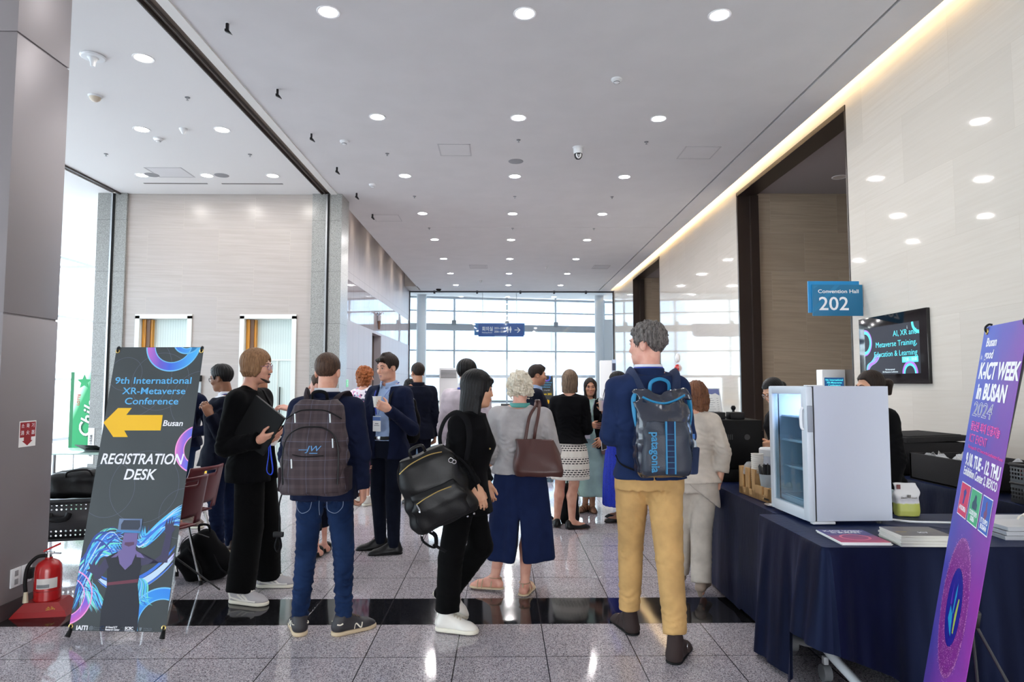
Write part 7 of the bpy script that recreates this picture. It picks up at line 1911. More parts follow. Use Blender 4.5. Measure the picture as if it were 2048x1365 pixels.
for q in 'LR':
    a = p.j['an'+q]; MB().cyl(tuple(a+np.array((0, 0, -.01))), tuple(a+np.array((0, 0, .12))), .036, .038, 18).build('sock', M_['sock_black'], p.root)
    t = p.toe(q); n = np.array((-t[1], t[0], 0)); c = a+t*.075; b = MB()
    b.tube([tuple(c+n*.05*math.cos(x)+np.array((0, 0, -.062+.062*math.sin(x)))) for x in [PI*i/14 for i in range(15)]], .011, 6, flat=.3).build('shoe_strap', M_['suede_brown'], p.root); MB().add(*_torus((0, 0, 0), .011, .002)).build('shoe_buckle', M_['silver'], p.root, tuple(c-n*.046+np.array((0, 0, -.03))), (0, 0, math.atan2(n[1], n[0])+PI/2))
NYL = mat('pack_navy_nylon', (28, 34, 50), .22, spec=.7, bump=.9, bscale=26, coat=.25); NYD = mat('pack_slate', (44, 50, 62), .5, bump=.3, bscale=120); TQ = mat('pack_turquoise', (20, 120, 165), .5); NST = cloth('pack_strap_navy', (38, 48, 74), bscale=700)
w = Worn(p, 'backpack', 'shiny navy backpack with turquoise trim worn by the tall man', 'backpack', (.03, -.22, .98))
def fn(F):
    F.loft([(.985, .03, -.20, .12, .05, 0), (1.02, .03, -.225, .155, .09, 0), (1.18, .03, -.24, .162, .105, 0), (1.32, .03, -.225, .150, .085, 0), (1.42, .03, -.205, .145, .055, 0), (1.47, .03, -.19, .13, .04, 0)], .02, 3.0)
    F.cut((.03, -.2, 1.445), (0, 0, 1), .01) if False else None
    F.ell((.03, -.2, 1.50), (.07, .12, .055), None, .03, 's'); F.disp(lambda X, Y, Z: .010*wob(X, Y, Z, (9, 9, 11), 5)*np.clip((Z-1.24)*8, .3, 1)+.004*wob(X, Y, Z, (22, 22, 26), 2)*np.clip((Z-1.28)*8, .0, 1))
w.sdf('main_body', fn, (-.2, -.4, .94), (.26, -.08, 1.5), .007, NYL)
def fn(F): F.loft([(1.005, .03, -.275, .125, .06, 0), (1.03, .03, -.285, .138, .07, 0), (1.22, .03, -.30, .128, .06, 0), (1.30, .03, -.285, .115, .045, 0)], .012, 3.6); F.disp(lambda X, Y, Z: .003*wob(X, Y, Z, (10, 10, 9), 7))
w.sdf('front_panel', fn, (-.15, -.4, .98), (.21, -.2, 1.33), .007, NYD)
b = w.mb(); b.box(.018, .068, -.366, -.352, 1.02, 1.30, .002); b.build('daisy_chain', NST, w.o)
b = w.mb(); b.box(.016, .024, -.368, -.352, 1.02, 1.30).box(.062, .070, -.368, -.352, 1.02, 1.30); b.build('trim_piping', TQ, w.o)
b = w.mb()
for i in range(7): b.box(.024, .062, -.369, -.364, 1.05+.03*i, 1.054+.03*i)
b.build('webbing_loop', mat('pack_teal_line', (30, 90, 120), .6), w.o)
for sx in (-1, 1): w.mb().tube([(.03+sx*.135, -.20, 1.46), (.03+sx*.155, -.215, 1.42), (.03+sx*.158, -.24, 1.34), (.03+sx*.15, -.25, 1.26)], [.012, .016, .012, .004], 8, flat=.5).build('side_trim', TQ, w.o)
w.mb().tube([(-.085, -.262, 1.43), (-.03, -.275, 1.405), (.03, -.28, 1.395), (.09, -.275, 1.41), (.15, -.262, 1.44)], .006, 8).build('top_zip', TQ, w.o)
w.mb().tube([(-.025, -.175, 1.46), (-.018, -.185, 1.51), (.03, -.19, 1.53), (.078, -.185, 1.51), (.085, -.175, 1.46)], .0115, 8, flat=.6).build('grab_handle', TQ, w.o)
text('lettering', 'patagonia', .062, TQ, w.o, (-.072, -.147, .265), rot=(R(90), R(90), 0), bold=.0015, fit=.215)
for sx in (-1, 1): w.mb().tube([(.03+sx*.085, -.155, 1.43), (.028+sx*.105, -.140, 1.49), (.02+sx*.122, -.092, 1.548), (.015+sx*.128, -.01, 1.575), (.015+sx*.132, .075, 1.535), (.015+sx*.128, .13, 1.42)], [.026, .030, .033, .033, .03, .026], 10, flat=.25).build('shoulder_strap', NST, w.o)
w.mb().tube([(-.12, -.19, 1.02), (-.175, -.08, 1.04), (-.19, .0, 1.08)], .010, 8, flat=.4).build('side_strap', STRAP, w.o)
def fn(F): F.loft([(1.0, .195, -.19, .038, .05, 0), (1.15, .20, -.20, .042, .055, 0)], .01, 2.6)
w.sdf('bottle_pocket', fn, (.13, -.28, .97), (.27, -.1, 1.18), .006, NST)
l, r = worn(p, (.20, -.195, 1.03)); o = thing('water_bottle', 'clear water bottle with a blue cap in the side pocket of the shiny backpack', 'bottle', l, r)
MB().lathe([(0, 0), (.03, 0), (.032, .12), (.028, .15), (.016, .165), (0, .165)], 18).build('bottle', mat('clear_bottle', (0, 0, 0)), o); MB().cyl((0, 0, .165), (0, 0, .19), .022, n=18).build('cap', mat('cap_blue', (70, 120, 190), .4), o)

# woman walking past with the black leather backpack
p = Person('woman in black walking right with long black hair and a large leather backpack', (-.24, 4.2), -82, 1.62, 'f', head=(-6, 6, 0), skin='skin_asian', hs=1.04, fat=1.08, JW=H_(pel=(-.235, 4.22, .80), nk=(-.195, 4.20, 1.335), hd=(-.155, 4.19, 1.468), shR=(-.265, 4.07, 1.255), shL=(-.20, 4.35, 1.265), elR=(-.265, 4.03, 1.0), wrR=(-.155, 4.0, .885), elL=(-.16, 4.43, 1.0), wrL=(-.10, 4.36, .86), hipR=(-.25, 4.15, .77), hipL=(-.21, 4.30, .77), knR=(-.315, 4.14, .435), anR=(-.335, 4.14, .078), knL=(-.135, 4.33, .465), anL=(-.345, 4.35, .175)))
p.j['toeR'] = V3(p.lv(1, -.28)); p.j['toeL'] = V3(p.lv(1, -.1, -.75))
p.lipmat = 'lips_pale'; p.body(hands=H_(R=H_(c=.5, t=.1, s=.3, d=p.lv(.35, -.05, -.9), n=p.lv(-.3, .9, -.1)), L=H_(c=.85, t=.05, s=.2, d=p.lv(.2, 0, -1)))); p.hair(M_['hair_black'], 'long', L=.30, t=.013, amp=.0025, front=.058, freq=60, extra=[((-.03, .078, .062), (.03, .085, .04), .020, .012), ((-.04, .075, .06), (-.055, .07, .02), .016, .010), ((.03, .08, .062), (.055, .065, .0), .018, .012), ((0, .078, .06), (.0, .092, .034), .02, .008), ((-.025, .078, .06), (-.03, .088, .032), .02, .008), ((.028, .078, .06), (.03, .088, .030), .02, .008)])
p.top(M_['black_wool'], hem=.715, e=.032, flare=.03, seed=9, fold=.008, sr=(.042, .037, .031)); p.trousers(M_['black_trouser'], fold=.007, rr=(.052, .045, .042), hem=.12, e=.012)
p.part(MB().at(p.l(-.165, 4.03, 1.0)).sphere((.1, .08, .12), .006, 8, 6), 'button', M_['gold'])
LC = mat('lace_cream', (196, 186, 168), .7); p.shoe('R', M_['white_leather'], M_['rubber_white'], laces=LC); p.shoe('L', M_['white_leather'], M_['rubber_white'], tilt=36, laces=LC)
o = thing('backpack', 'large black leather backpack hanging at the walking woman\'s back', 'backpack', (-.32, 3.97, .70), (R(6), R(-22), R(4)))
LB = M_['black_leather']
def fn(F): F.loft([(0, 0, 0, .185, .075, 0), (.04, 0, 0, .20, .088, 0), (.25, 0, .0, .19, .085, 0), (.38, 0, .01, .165, .065, 0), (.43, 0, .015, .13, .035, 0)], .02, 3.4); F.disp(lambda X, Y, Z: .006*wob(X, Y, Z, (6, 6, 6), 6))
sdf_obj('main_body', fn, (-.25, -.14, -.04), (.25, .14, .48), .007, LB, o)
def fn(F): F.loft([(.03, .0, -.075, .15, .035, 0), (.14, .0, -.085, .155, .038, 0), (.21, .0, -.08, .145, .03, 0), (.235, 0, -.075, .12, .015, 0)], .012, 3.2); F.disp(lambda X, Y, Z: .003*wob(X, Y, Z, (9, 9, 9), 4))
sdf_obj('front_pocket', fn, (-.2, -.16, 0), (.2, -.02, .27), .006, LB, o)
MB().tube([(-.12, -.108, .185), (-.06, -.116, .20), (.02, -.118, .21), (.10, -.108, .205)], .0035, 6).build('pocket_zip', M_['gold'], o); MB().tube([(-.12, -.112, .185), (-.115, -.118, .15), (-.12, -.118, .14)], .007, 6, flat=.5).build('zip_pull', M_['silver'], o)
MB().tube([(-.15, -.06, .375), (-.07, -.066, .405), (.04, -.062, .415), (.12, -.05, .40)], .0035, 6).build('main_zip', M_['gold'], o)
MB().tube([(-.06, .0, .42), (-.05, -.01, .47), (.02, -.01, .475), (.03, .0, .43)], .010, 8, flat=.6).build('grab_handle', LB, o)
bpy.context.view_layer.update(); iv = o.matrix_world.inverted()
MB().tube([tuple(iv @ Vector(v)) for v in ((-.36, 3.99, 1.10), (-.375, 4.02, 1.19), (-.345, 4.045, 1.285), (-.28, 4.045, 1.33), (-.215, 4.015, 1.285), (-.195, 3.99, 1.18), (-.215, 3.975, 1.05))], [.016, .018, .02, .02, .02, .018, .014], 8, flat=.25).build('shoulder_strap', STRAP, o)
MB().tube([(.13, .0, .40), (.20, -.03, .32), (.235, -.01, .20), (.21, .02, .06)], .013, 8, flat=.3).build('side_strap', STRAP, o); MB().add(*_torus((.15, -.055, .335), .013, .003)).add(*_torus((.165, -.06, .32), .011, .0025)).build('clasp', M_['silver'], o)
MB().tube([(-.14, .0, .02), (-.18, .0, -.05), (-.13, .0, -.12), (-.10, .0, -.06), (-.12, .0, -.02)], .013, 8, flat=.3).tube([(-.13, .0, -.10), (-.08, .0, -.17)], .02, 8, flat=.25).build('loose_strap', STRAP, o)
for x in (-.16, -.10, .12, .16): MB().sphere((x, -.07, -.004), .007, 8, 6).build('base_stud', M_['silver'], o)

# man with chin-length hair, laptop under his arm
p = Person('man in black with chin-length brown hair and round glasses holding a laptop', (-1.78, 4.85), -92, 1.775, head=(4, 3, 0), JW=H_(pel=(-1.80, 4.86, .93), nk=(-1.84, 4.84, 1.475), hd=(-1.775, 4.83, 1.625), shR=(-1.855, 4.67, 1.385), elR=(-1.915, 4.64, 1.065), wrR=(-1.655, 4.56, 1.12), shL=(-1.80, 5.02, 1.395), elL=(-1.80, 5.07, 1.10), wrL=(-1.58, 4.95, 1.15), knR=(-1.775, 4.75, .50), anR=(-1.80, 4.69, .082), knL=(-1.73, 4.97, .50), anL=(-1.74, 5.05, .082)))
p.j['toeR'] = V3(p.lv(1, -.30)); p.j['toeL'] = V3(p.lv(1, .02))
p.body(hands=H_(R=H_(c=.45, t=.5, d=p.lv(.8, .0, .15), n=p.lv(.1, .75, .6)), L=CUT_)); p.hair(M_['hair_light_brown'], 'bob', L=.075, t=.017, amp=.0035, freq=54, front=.056, floor=-.075, wide=1.08)
p.glasses(mat('glasses_rose', (150, 110, 130), .3)); BRD = M_['hair_dark']
b = MB(); b.M = Matrix.Translation(Vector(p.j['hd'].tolist())) @ Matrix(p.M.tolist()).to_4x4() @ Matrix.Scale(p.k, 4); b.tube([(-.05, .035, -.075), (-.035, .07, -.095), (-.015, .088, -.105), (.015, .088, -.105), (.035, .07, -.095), (.05, .035, -.075)], [.004, .008, .010, .010, .008, .004], 8).tube([(-.022, .093, -.052), (0, .102, -.049), (.022, .093, -.052)], .003, 6); b.build('beard', BRD, p.root)
p.top(mat('black_tshirt', (10, 10, 11), .8, spec=.06), 'shirt', e=.010, sleeve=0, hem=.95); p.top(M_['black_wool'], hem=.815, e=.028, flare=.02, seed=12, fold=.008, sr=(.044, .038, .031), opening=[(.45, .05, .05), (.62, .05, .05), (.74, .05, .05), (.86, .07, .07)]); p.trousers(mat('black_velvet', (9, 9, 10), .85, spec=.06, sheen=.03, bump=.3, bscale=300), fold=.006, rr=(.056, .054, .052), hem=.075, e=.006)
n_ = p.j['nk']; p.part(MB().tube([(-.055, n_[1]+.02, n_[2]-.01), (-.035, n_[1]+.085, n_[2]-.06), (0, n_[1]+.105, n_[2]-.11), (.035, n_[1]+.085, n_[2]-.06), (.055, n_[1]+.02, n_[2]-.01)], .0015, 6), 'necklace', M_['gold'])
two(p, M_['grey_mesh'], M_['rubber_white'], laces=M_['white_leather'], trim=M_['white_leather'])
def quadslab(name, m, a, b_, c, d, t, parent):
    a, b_, c, d = [Vector(v) for v in (a, b_, c, d)]; n = (b_-a).cross(d-a).normalized()*t
    return MB().add([tuple(v) for v in (a, b_, c, d, a+n, b_+n, c+n, d+n)], [(0, 3, 2, 1), (4, 5, 6, 7), (0, 1, 5, 4), (1, 2, 6, 5), (2, 3, 7, 6), (3, 0, 4, 7)]).build(name, m, parent)
o = thing('laptop', 'closed black laptop clasped by the man with chin-length hair', 'laptop', (-1.66, 4.575, 1.20))
quadslab('case', mat('laptop_black', (14, 14, 15), .5, spec=.15), (-.19, .06, -.055), (.04, .0, -.185), (.19, -.02, .07), (-.03, .04, .225), .018, o); quadslab('lid', mat('laptop_black', (0, 0, 0)), (-.187, .041, -.053), (.04, -.019, -.182), (.187, -.039, .07), (-.03, .021, .222), .006, o)
o = thing('conference_papers', 'white papers with a blue lanyard held beneath the black laptop', 'papers', (-1.64, 4.60, 1.08))
quadslab('sheet', M_['white_paper'], (-.15, .03, .005), (.09, -.02, .0), (.12, .03, .06), (-.12, .08, .07), .006, o)
MB().tube([(.05, -.03, .01), (.06, -.05, -.06), (.05, -.05, -.16), (.075, -.05, -.19), (.09, -.05, -.16), (.075, -.045, -.06), (.06, -.03, .01)], .005, 6, flat=.5).build('lanyard', mat('lanyard_bright_blue', (30, 70, 210), .5), o)

# woman with white curls, brown tote
p = Person('woman with curly white hair in a grey cardigan and navy culottes, seen from behind', (.13, 4.88), -4, 1.585, 'f', skin='skin_pink', head=(-8, 6, 0), fat=1.22, J=H_(hd=(.0, .015, 1.468), anL=(-.19, .05, .085), anR=(.035, -.03, .075), knL=(-.14, .03, .45), knR=(.06, 0, .45), toeL=(-1, .15, 0), toeR=(.25, 1, 0), elL=(-.225, -.02, 1.02), wrL=(-.19, .16, .93), elR=(.235, -.04, 1.02), wrR=(.20, .13, .93), shL=(-.165, -.005, 1.265), shR=(.165, -.005, 1.265)))
p.body(bare_legs=True, face=False, hands=H_(L=CUT_, R=CUT_)); p.hair(M_['hair_white'], 'bob', L=.062, t=.024, amp=.004, curl=.015, freq=40, carve=False, res=.0045, floor=-.085, wide=1.06)
p.top(M_['grey_knit'], 'cardigan', hem=.855, e=.020, flare=.005, seed=21, fold=.008, sr=(.046, .040, .032), shoulder=.037); p.skirt(M_['navy_culotte'], [(.255, .245, .20), (.5, .225, .18), (.75, .20, .155), (.85, .185, .142), (.89, .165, .125), (.93, .14, .11)], 'culottes', nf=7, amp=.010, split=.60)
p.neckband(mat('scarf_teal', (80, 150, 142), .7), 'scarf', r=.043, z0=-.008, z1=.012, thick=.012)
for q in 'LR': sandal(p, q, mat('sandal_gold', (170, 146, 118), .4, .3), M_['rubber_tan'])
w = Worn(p, 'tote_bag', 'dark brown leather tote on the white-haired woman\'s right shoulder', 'handbag', (.13, -.20, .86)); TB = mat('tote_brown', (74, 42, 38), .42, bump=.1, bscale=120)
def fn(F):
    F.loft([(.865, .14, -.21, .165, .075, 0), (.90, .14, -.215, .178, .085, 0), (1.02, .13, -.20, .155, .055, 0), (1.115, .115, -.185, .13, .022, 0)], .015, 3.6); F.cut((.3, -.2, 1.10), (.55, 0, 1), .008); F.disp(lambda X, Y, Z: .004*wob(X, Y, Z, (7, 7, 6), 5)); F.ell((.10, -.18, 1.16), (.10, .012, .10), None, .004, 's')
w.sdf('bag_body', fn, (-.1, -.34, .82), (.36, -.1, 1.16), .007, TB)
for x, y in ((.045, -.20), (.105, -.165)): w.mb().tube([(x, y, 1.10), (x+.012, -.188, 1.18), (x+.03, -.158, 1.27), (x*.5+.09, -.105, 1.34), (x*.3+.105, -.02, 1.385), (x*.3+.115, .06, 1.345), (x*.3+.12, .11, 1.24)], .011, 8, flat=.35, up=(0, 1, .5)).build('strap', TB, w.o)

# smiling man with coffee
p = Person('smiling dark-haired man in navy blazer and light blue shirt holding a paper cup', (-1.04, 6.10), 150, 1.77, head=(-10, 8, 0), skin='skin_fair', JW=H_(elL=(-.80, 5.95, 1.10), wrL=(-.975, 5.74, 1.285), elR=(-1.26, 6.07, 1.11), wrR=(-1.235, 6.0, .88)))
p.j['anL'] = V3((-.12, .05, .08)); p.j['knL'] = V3((-.10, .04, .50)); p.j['toeL'] = V3(p.lv(-1, -.22)); p.j['toeR'] = V3(p.lv(-1, -.18))
p.body(hands=H_(L=H_(c=.5, t=.5, s=.4, d=p.lv(-.85, -.05, .40), n=p.lv(-.2, .9, .1)), R=CUT_)); p.hair(M_['hair_dark'], 'short', t=.012, amp=.003, extra=[((-.03, .075, .088), (.05, .075, .075), .022, .018), ((0, .03, .125), (0, -.04, .125), .02, .02)])
b = MB(); b.M = Matrix.Translation(Vector(p.j['hd'].tolist())) @ Matrix(p.M.tolist()).to_4x4() @ Matrix.Scale(p.k, 4); b.tube([(-.017, .0915, -.0655), (0, .0965, -.0672), (.017, .0915, -.0655)], .0026, 6); b.build('teeth', M_['eye_white'], p.root)
p.top(M_['blue_shirt'], 'shirt', e=.008, sleeve=0, hem=.56*p.H, fold=.003); p.top(M_['navy_wool'], hem=.47*p.H, e=.026, seed=31, opening=[(.45, .10, .05), (.60, .10, .045), (.72, .10, .055), (.86, .065, .05)]); p.trousers(M_['slate_trouser'], fold=.004, rr=(.050, .037, .026), e=.012); p.neckband(M_['blue_shirt'], gap=.3)
p.part(MB().tube([(.175*math.cos(x), .128*math.sin(x)+.002, .575*p.H) for x in [2*PI*i/32 for i in range(32)]], .016, 8, flat=.3, closed=True, up=lambda i: (math.cos(2*PI*i/32), math.sin(2*PI*i/32), 0)), 'belt', M_['black_leather']); p.part(MB().box(-.022, .022, .128, .136, .575*p.H-.018, .575*p.H+.018, .003), 'belt_buckle', M_['silver'])
lanyard(p, mat('lanyard_blue', (0, 0, 0)), 1.23, .0, .165); two(p, M_['black_leather'], M_['rubber_black'], 'dress', L=.30)
p.part(MB().tube([(-.10, .06, 1.435), (-.112, .105, 1.39), (-.118, .135, 1.30), (-.125, .13, 1.18)], .022, 8, flat=.25), 'backpack_strap', STRAP)
w = Worn(p, 'backpack', 'plain black backpack worn by the smiling man with coffee', 'backpack', (0, -.22, .95))
def fn(F): F.loft([(.95, 0, -.22, .14, .07, 0), (1.0, 0, -.23, .155, .10, 0), (1.2, 0, -.23, .15, .10, 0), (1.36, 0, -.21, .12, .06, 0), (1.40, 0, -.20, .08, .03, 0)], .02, 3); F.disp(lambda X, Y, Z: .005*wob(X, Y, Z, (7, 7, 7), 15))
w.sdf('main_body', fn, (-.2, -.38, .9), (.2, -.08, 1.44), .009, FAB); w.mb().tube([(.12, -.17, 1.30), (.14, -.22, 1.36), (.06, -.25, 1.405), (-.05, -.25, 1.405), (-.12, -.22, 1.36)], .005, 6).build('zip', M_['grey_plastic'], w.o); w.mb().tube([(-.06, -.14, 1.38), (-.05, -.15, 1.44), (.05, -.15, 1.44), (.06, -.14, 1.38)], .012, 8, flat=.6).build('grab_handle', M_['grey_plastic'], w.o)
cup = thing('paper_cup', 'small white paper cup in the smiling man\'s raised hand', 'cup', (-1.082, 5.768, 1.302)); MB().lathe([(.026, 0), (.038, .088), (.0405, .090), (.0405, .094), (.037, .094), (.025, .002)], 22, caps=False).lathe([(0, .001), (.026, 0)], 22).build('cup', PAPER, cup); MB().lathe([(0, .07), (.0345, .07)], 20, caps=False).build('coffee', mat('coffee_brown', (70, 44, 30), .2), cup)

# man in glasses at the left
p = Person('man in dark blazer and glasses at left, one hand raised to his chest', (-2.48, 6.03), 72, 1.70, skin='skin_brown', head=(8, 10, 0), fat=1.1, JW=H_(nk=(-2.47, 6.03, 1.40), hd=(-2.53, 6.02, 1.552), elL=(-2.42, 5.80, 1.06), wrL=(-2.50, 5.74, 1.235), shL=(-2.44, 5.87, 1.335)))
p.body(hands=H_(L=H_(c=.7, t=.4, d=p.lv(-.45, -.05, .9), n=p.lv(-.6, .6, -.1)), R=CUT_)); p.hair(M_['hair_black'], 'short', t=.014, amp=.003, extra=[((0, .06, .095), (0, .02, .115), .03, .03)]); p.glasses(M_['black_plastic'], rnd=False)
p.top(M_['white_shirt'], 'shirt', e=.010, sleeve=0, hem=.54*p.H); p.top(M_['navy_dark'], hem=.46*p.H, e=.03, flare=.04, seed=41, fold=.009, sr=(.042, .037, .030), opening=[(.45, .08, .08), (.60, .06, .06), (.74, .06, .06), (.86, .055, .055)]); p.trousers(M_['denim_dark'], stack=.003); p.neckband(M_['white_shirt'], gap=.3); lanyard(p, mat('lanyard_blue', (0, 0, 0)), 1.1, 0, .19); two(p, mat('boot_brown', (74, 52, 42), .5), M_['rubber_tan'])
# companion hidden by the banner
p = Person('man in dark blue at far left, mostly hidden behind the registration banner', (-3.37, 7.2), 112, 1.68, skin='skin_tan', JW=H_(elR=(-3.10, 7.15, 1.03), wrR=(-3.28, 7.0, .98), shR=(-3.22, 7.14, 1.33)))
p.body(hands=H_(R=H_(c=.5, t=.3), L=CUT_), face=False); p.hair(M_['hair_dark'], 'short', res=.008); p.top(M_['navy_wool'], hem=.5*p.H, res=.012); p.trousers(M_['denim'], res=.012, hem=.10); p.j['toeL'] = p.j['toeR'] = V3(p.lv(1, -.3)); two(p, mat('boot_taupe', (92, 76, 66), .6), M_['rubber_white'])
# red-haired woman
FLO = NB('floral_blouse', rough=.7); v_ = FLO.voro(FLO.obj, 34); FLO.color(FLO.ramp(FLO.white(v_.outputs['Position']), [(0, (214, 206, 214)), (.32, (206, 130, 164)), (.5, (60, 62, 92)), (.66, (226, 218, 224)), (.8, (150, 170, 190)), (.92, (180, 50, 90))], True))
p = Person('red-haired woman in a floral blouse and magenta trousers behind the smiling man', (-1.74, 8.42), -24, 1.71, 'f', skin='skin_fair', head=(-30, 4, 0))
p.body(face=False, bare_legs=False); p.hair(M_['hair_red'], 'bob', L=.13, t=.022, amp=.004, curl=.013, front=.05, res=.007); p.top(FLO.m, 'blouse', hem=.58*p.H, seed=5, res=.011); p.top(M_['black_wool'], 'skirt_jacket', sleeve=0, hem=.42*p.H, neck=.62*p.H, e=.03, res=.012) ; p.trousers(M_['magenta'], hem=.26, rr=(.052, .045, .044), res=.012); two(p, M_['white_leather'], M_['rubber_white'])
# navy-suited man
p = Person('man in a plain navy suit with his back turned, right of the smiling man', (-1.07, 8.42), 14, 1.765, skin='skin_tan', head=(16, 2, 0), fat=1.04)
p.body(face=True); p.hair(M_['hair_dark'], 'short', t=.010, res=.007); p.glasses(M_['black_plastic'], lens=False); p.top(M_['navy_dark'], hem=.46*p.H, vent=True, res=.011, seed=6); p.trousers(M_['navy_dark'], res=.011); p.neckband(M_['navy_dark'], 'jacket_collar', r=.048, z0=-.02, z1=.016); two(p, M_['black_leather'], M_['rubber_black'], 'dress')
p = Person('short dark-haired person in light jeans mostly hidden behind the navy-suited man', (-1.30, 9.35), 10, 1.565, 'f', skin='skin_asian'); p.body(face=False); p.hair(M_['hair_black'], 'short', t=.016, curl=.008, res=.008); p.top(M_['black_knit'], 'sweater', hem=.5*p.H, res=.012); p.trousers(M_['light_denim'], res=.012); two(p, mat('sneaker_cream', (210, 200, 160), .6), M_['rubber_white'])
# man in a pale shirt
p = Person('black-haired man in a pale pinkish shirt just behind the walking woman', (-.34, 6.30), -18, 1.725, skin='skin_asian', head=(-14, 8, 0), fat=1.05)
p.body(face=False); p.hair(M_['hair_black'], 'short', t=.018, amp=.004, line=[(-.2, -.085), (-.075, -.083), (-.05, -.06), (-.036, .0), (.012, .006), (.022, -.02), (.045, -.006), (.06, .045), (.2, .075)]); p.top(M_['pink_shirt'], 'shirt', hem=.5*p.H, e=.024, seed=8, fold=.008, sr=(.044, .038, .030)); p.trousers(M_['charcoal'], res=.012); p.neckband(M_['white_shirt'], z1=.026); p.neckband(mat('lanyard_blue', (0, 0, 0)), 'lanyard', r=.047, z0=-.006, z1=.004, thick=.004); two(p, M_['black_leather'], M_['rubber_black'], 'dress')
# man in profile
p = Person('dark-haired man in a dark suit in profile facing right, behind the white-haired woman', (.385, 7.62), -88, 1.72, skin='skin_tan', head=(4, 2, 0), fat=1.08); p.body(); p.hair(M_['hair_dark'], 'short', t=.008, amp=.002, line=[(-.2, -.06), (-.075, -.058), (-.05, -.03), (-.036, .012), (.012, .016), (.022, -.012), (.045, -.006), (.06, .045), (.2, .075)], extra=[((0, .07, .085), (0, .03, .11), .025, .025)])
p.top(M_['blue_shirt'], 'shirt', e=.008, sleeve=0, hem=.54*p.H); p.top(M_['navy_dark'], hem=.46*p.H, res=.011, opening=[(.45, .03, .03), (.6, .02, .02), (.86, .06, .06)]); p.trousers(M_['navy_dark'], res=.011); p.neckband(M_['blue_shirt'], gap=.3); two(p, M_['black_leather'], M_['rubber_black'], 'dress')
# woman in the dashed skirt
DSH = NB('dash_skirt', rough=.8); t_ = DSH.math('ARCTAN2', DSH.x, DSH.y); rw = DSH.math('DIVIDE', DSH.z, .022); ir = DSH.math('FLOOR', rw); fr_ = DSH.math('FRACT', rw); u_ = DSH.math('ADD', DSH.math('MULTIPLY', t_, 4.6), DSH.math('MULTIPLY', ir, .37)); fu = DSH.math('FRACT', u_)
band = DSH.math('LESS_THAN', DSH.math('FRACT', DSH.math('DIVIDE', DSH.math('SUBTRACT', DSH.z, .555), .125)), .56); hit = DSH.math('MULTIPLY', DSH.math('MULTIPLY', DSH.math('LESS_THAN', fu, .72), DSH.math('LESS_THAN', fr_, .5)), band); DSH.color(DSH.mix(DSH.math('MULTIPLY', hit, DSH.math('GREATER_THAN', DSH.z, .555)), (214, 208, 200), (34, 32, 36)))
p = Person('woman in black cardigan and white skirt with black dashes, seen from behind', (.71, 7.0), -14, 1.645, 'f', skin='skin_fair', head=(6, 4, 0), J=H_(anL=(-.15, .05, .075), knL=(-.11, .03, .46), anR=(.02, -.02, .075), knR=(.04, 0, .46), toeR=(1, .5, 0), elL=(-.19, -.01, 1.03), wrL=(-.13, .17, 1.02), elR=(.19, -.01, 1.03), wrR=(.13, .17, 1.05)))
p.body(bare_legs=True, face=False); p.hair(M_['hair_ash'], 'long', L=.145, t=.012, amp=.003, freq=56, floor=-.155, wide=.95, carve=True); p.top(M_['black_knit'], 'cardigan', hem=.885, e=.018, seed=14, fold=.005, sr=(.040, .034, .028)); p.skirt(DSH.m, [(.515, .205, .165), (.70, .20, .155), (.83, .182, .138), (.885, .160, .12), (.93, .13, .10)], nf=12, amp=.004); two(p, M_['black_leather'], None, 'flat')
o = thing('backpack', 'slim black backpack standing on the floor behind the woman in the dashed skirt', 'backpack', (.74, 7.32, 0), R(60))
def fn(F): F.loft([(0, 0, 0, .13, .07, 0), (.05, 0, 0, .14, .08, 0), (.28, 0, 0, .13, .07, 0), (.39, 0, .02, .09, .04, 0), (.42, 0, .02, .05, .02, 0)], .02, 3); F.disp(lambda X, Y, Z: .004*wob(X, Y, Z, (7, 7, 7), 25))
sdf_obj('main_body', fn, (-.2, -.15, -.03), (.2, .15, .47), .009, FAB, o); MB().tube([(-.10, -.06, .05), (-.11, -.07, .25), (-.06, -.05, .36), (.06, -.05, .36), (.11, -.07, .25), (.10, -.06, .05)], .004, 6).build('zip', mat('zip_cream', (190, 180, 140), .5), o); MB().tube([(-.03, .02, .40), (-.02, .02, .46), (.02, .02, .46), (.03, .02, .40)], .008, 8).build('grab_handle', STRAP, o)
# woman in mint
p = Person('young woman in a mint dress and black cardigan facing the camera with an iced drink', (1.04, 7.98), 172, 1.575, 'f', skin='skin_tan', head=(6, 2, 0), JW=H_(hd=(1.055, 7.96, 1.462), elL=(1.20, 7.86, 1.02), wrL=(1.175, 7.68, 1.17), elR=(.84, 7.86, 1.02), wrR=(1.02, 7.74, 1.02)))
p.j['toeL'] = V3((-.15, 1, 0)); p.j['toeR'] = V3((.5, 1, 0)); p.j['anL'] = V3((-.03, .03, .072)); p.j['anR'] = V3((.05, .02, .072)); p.j['knL'] = V3((-.05, .02, .44)); p.j['knR'] = V3((.05, .02, .44))
p.body(bare_legs=True, hands=H_(L=H_(c=.6, t=.6, d=p.lv(-.15, -.1, .9), n=p.lv(-.8, -.5, 0)), R=H_(c=.5, t=.3))); p.hair(M_['hair_dark'], 'long', L=.26, t=.009, amp=.003, front=.072, fh=.014, wide=.88, freq=50)
p.top(M_['mint'], 'dress_bodice', e=.008, sleeve=0, hem=.55*p.H, fold=.003, boat=.03); p.skirt(M_['mint'], [(.20, .31, .28), (.5, .255, .22), (.80, .19, .15), (.92, .165, .12), (1.0, .135, .10)], 'dress_skirt', nf=8, amp=.018); p.top(M_['black_knit'], 'cardigan', hem=.74, e=.022, flare=.04, seed=15, opening=[(.4, .10, .10), (.6, .065, .065), (.75, .05, .05), (.86, .07, .07)], sr=(.042, .037, .031))
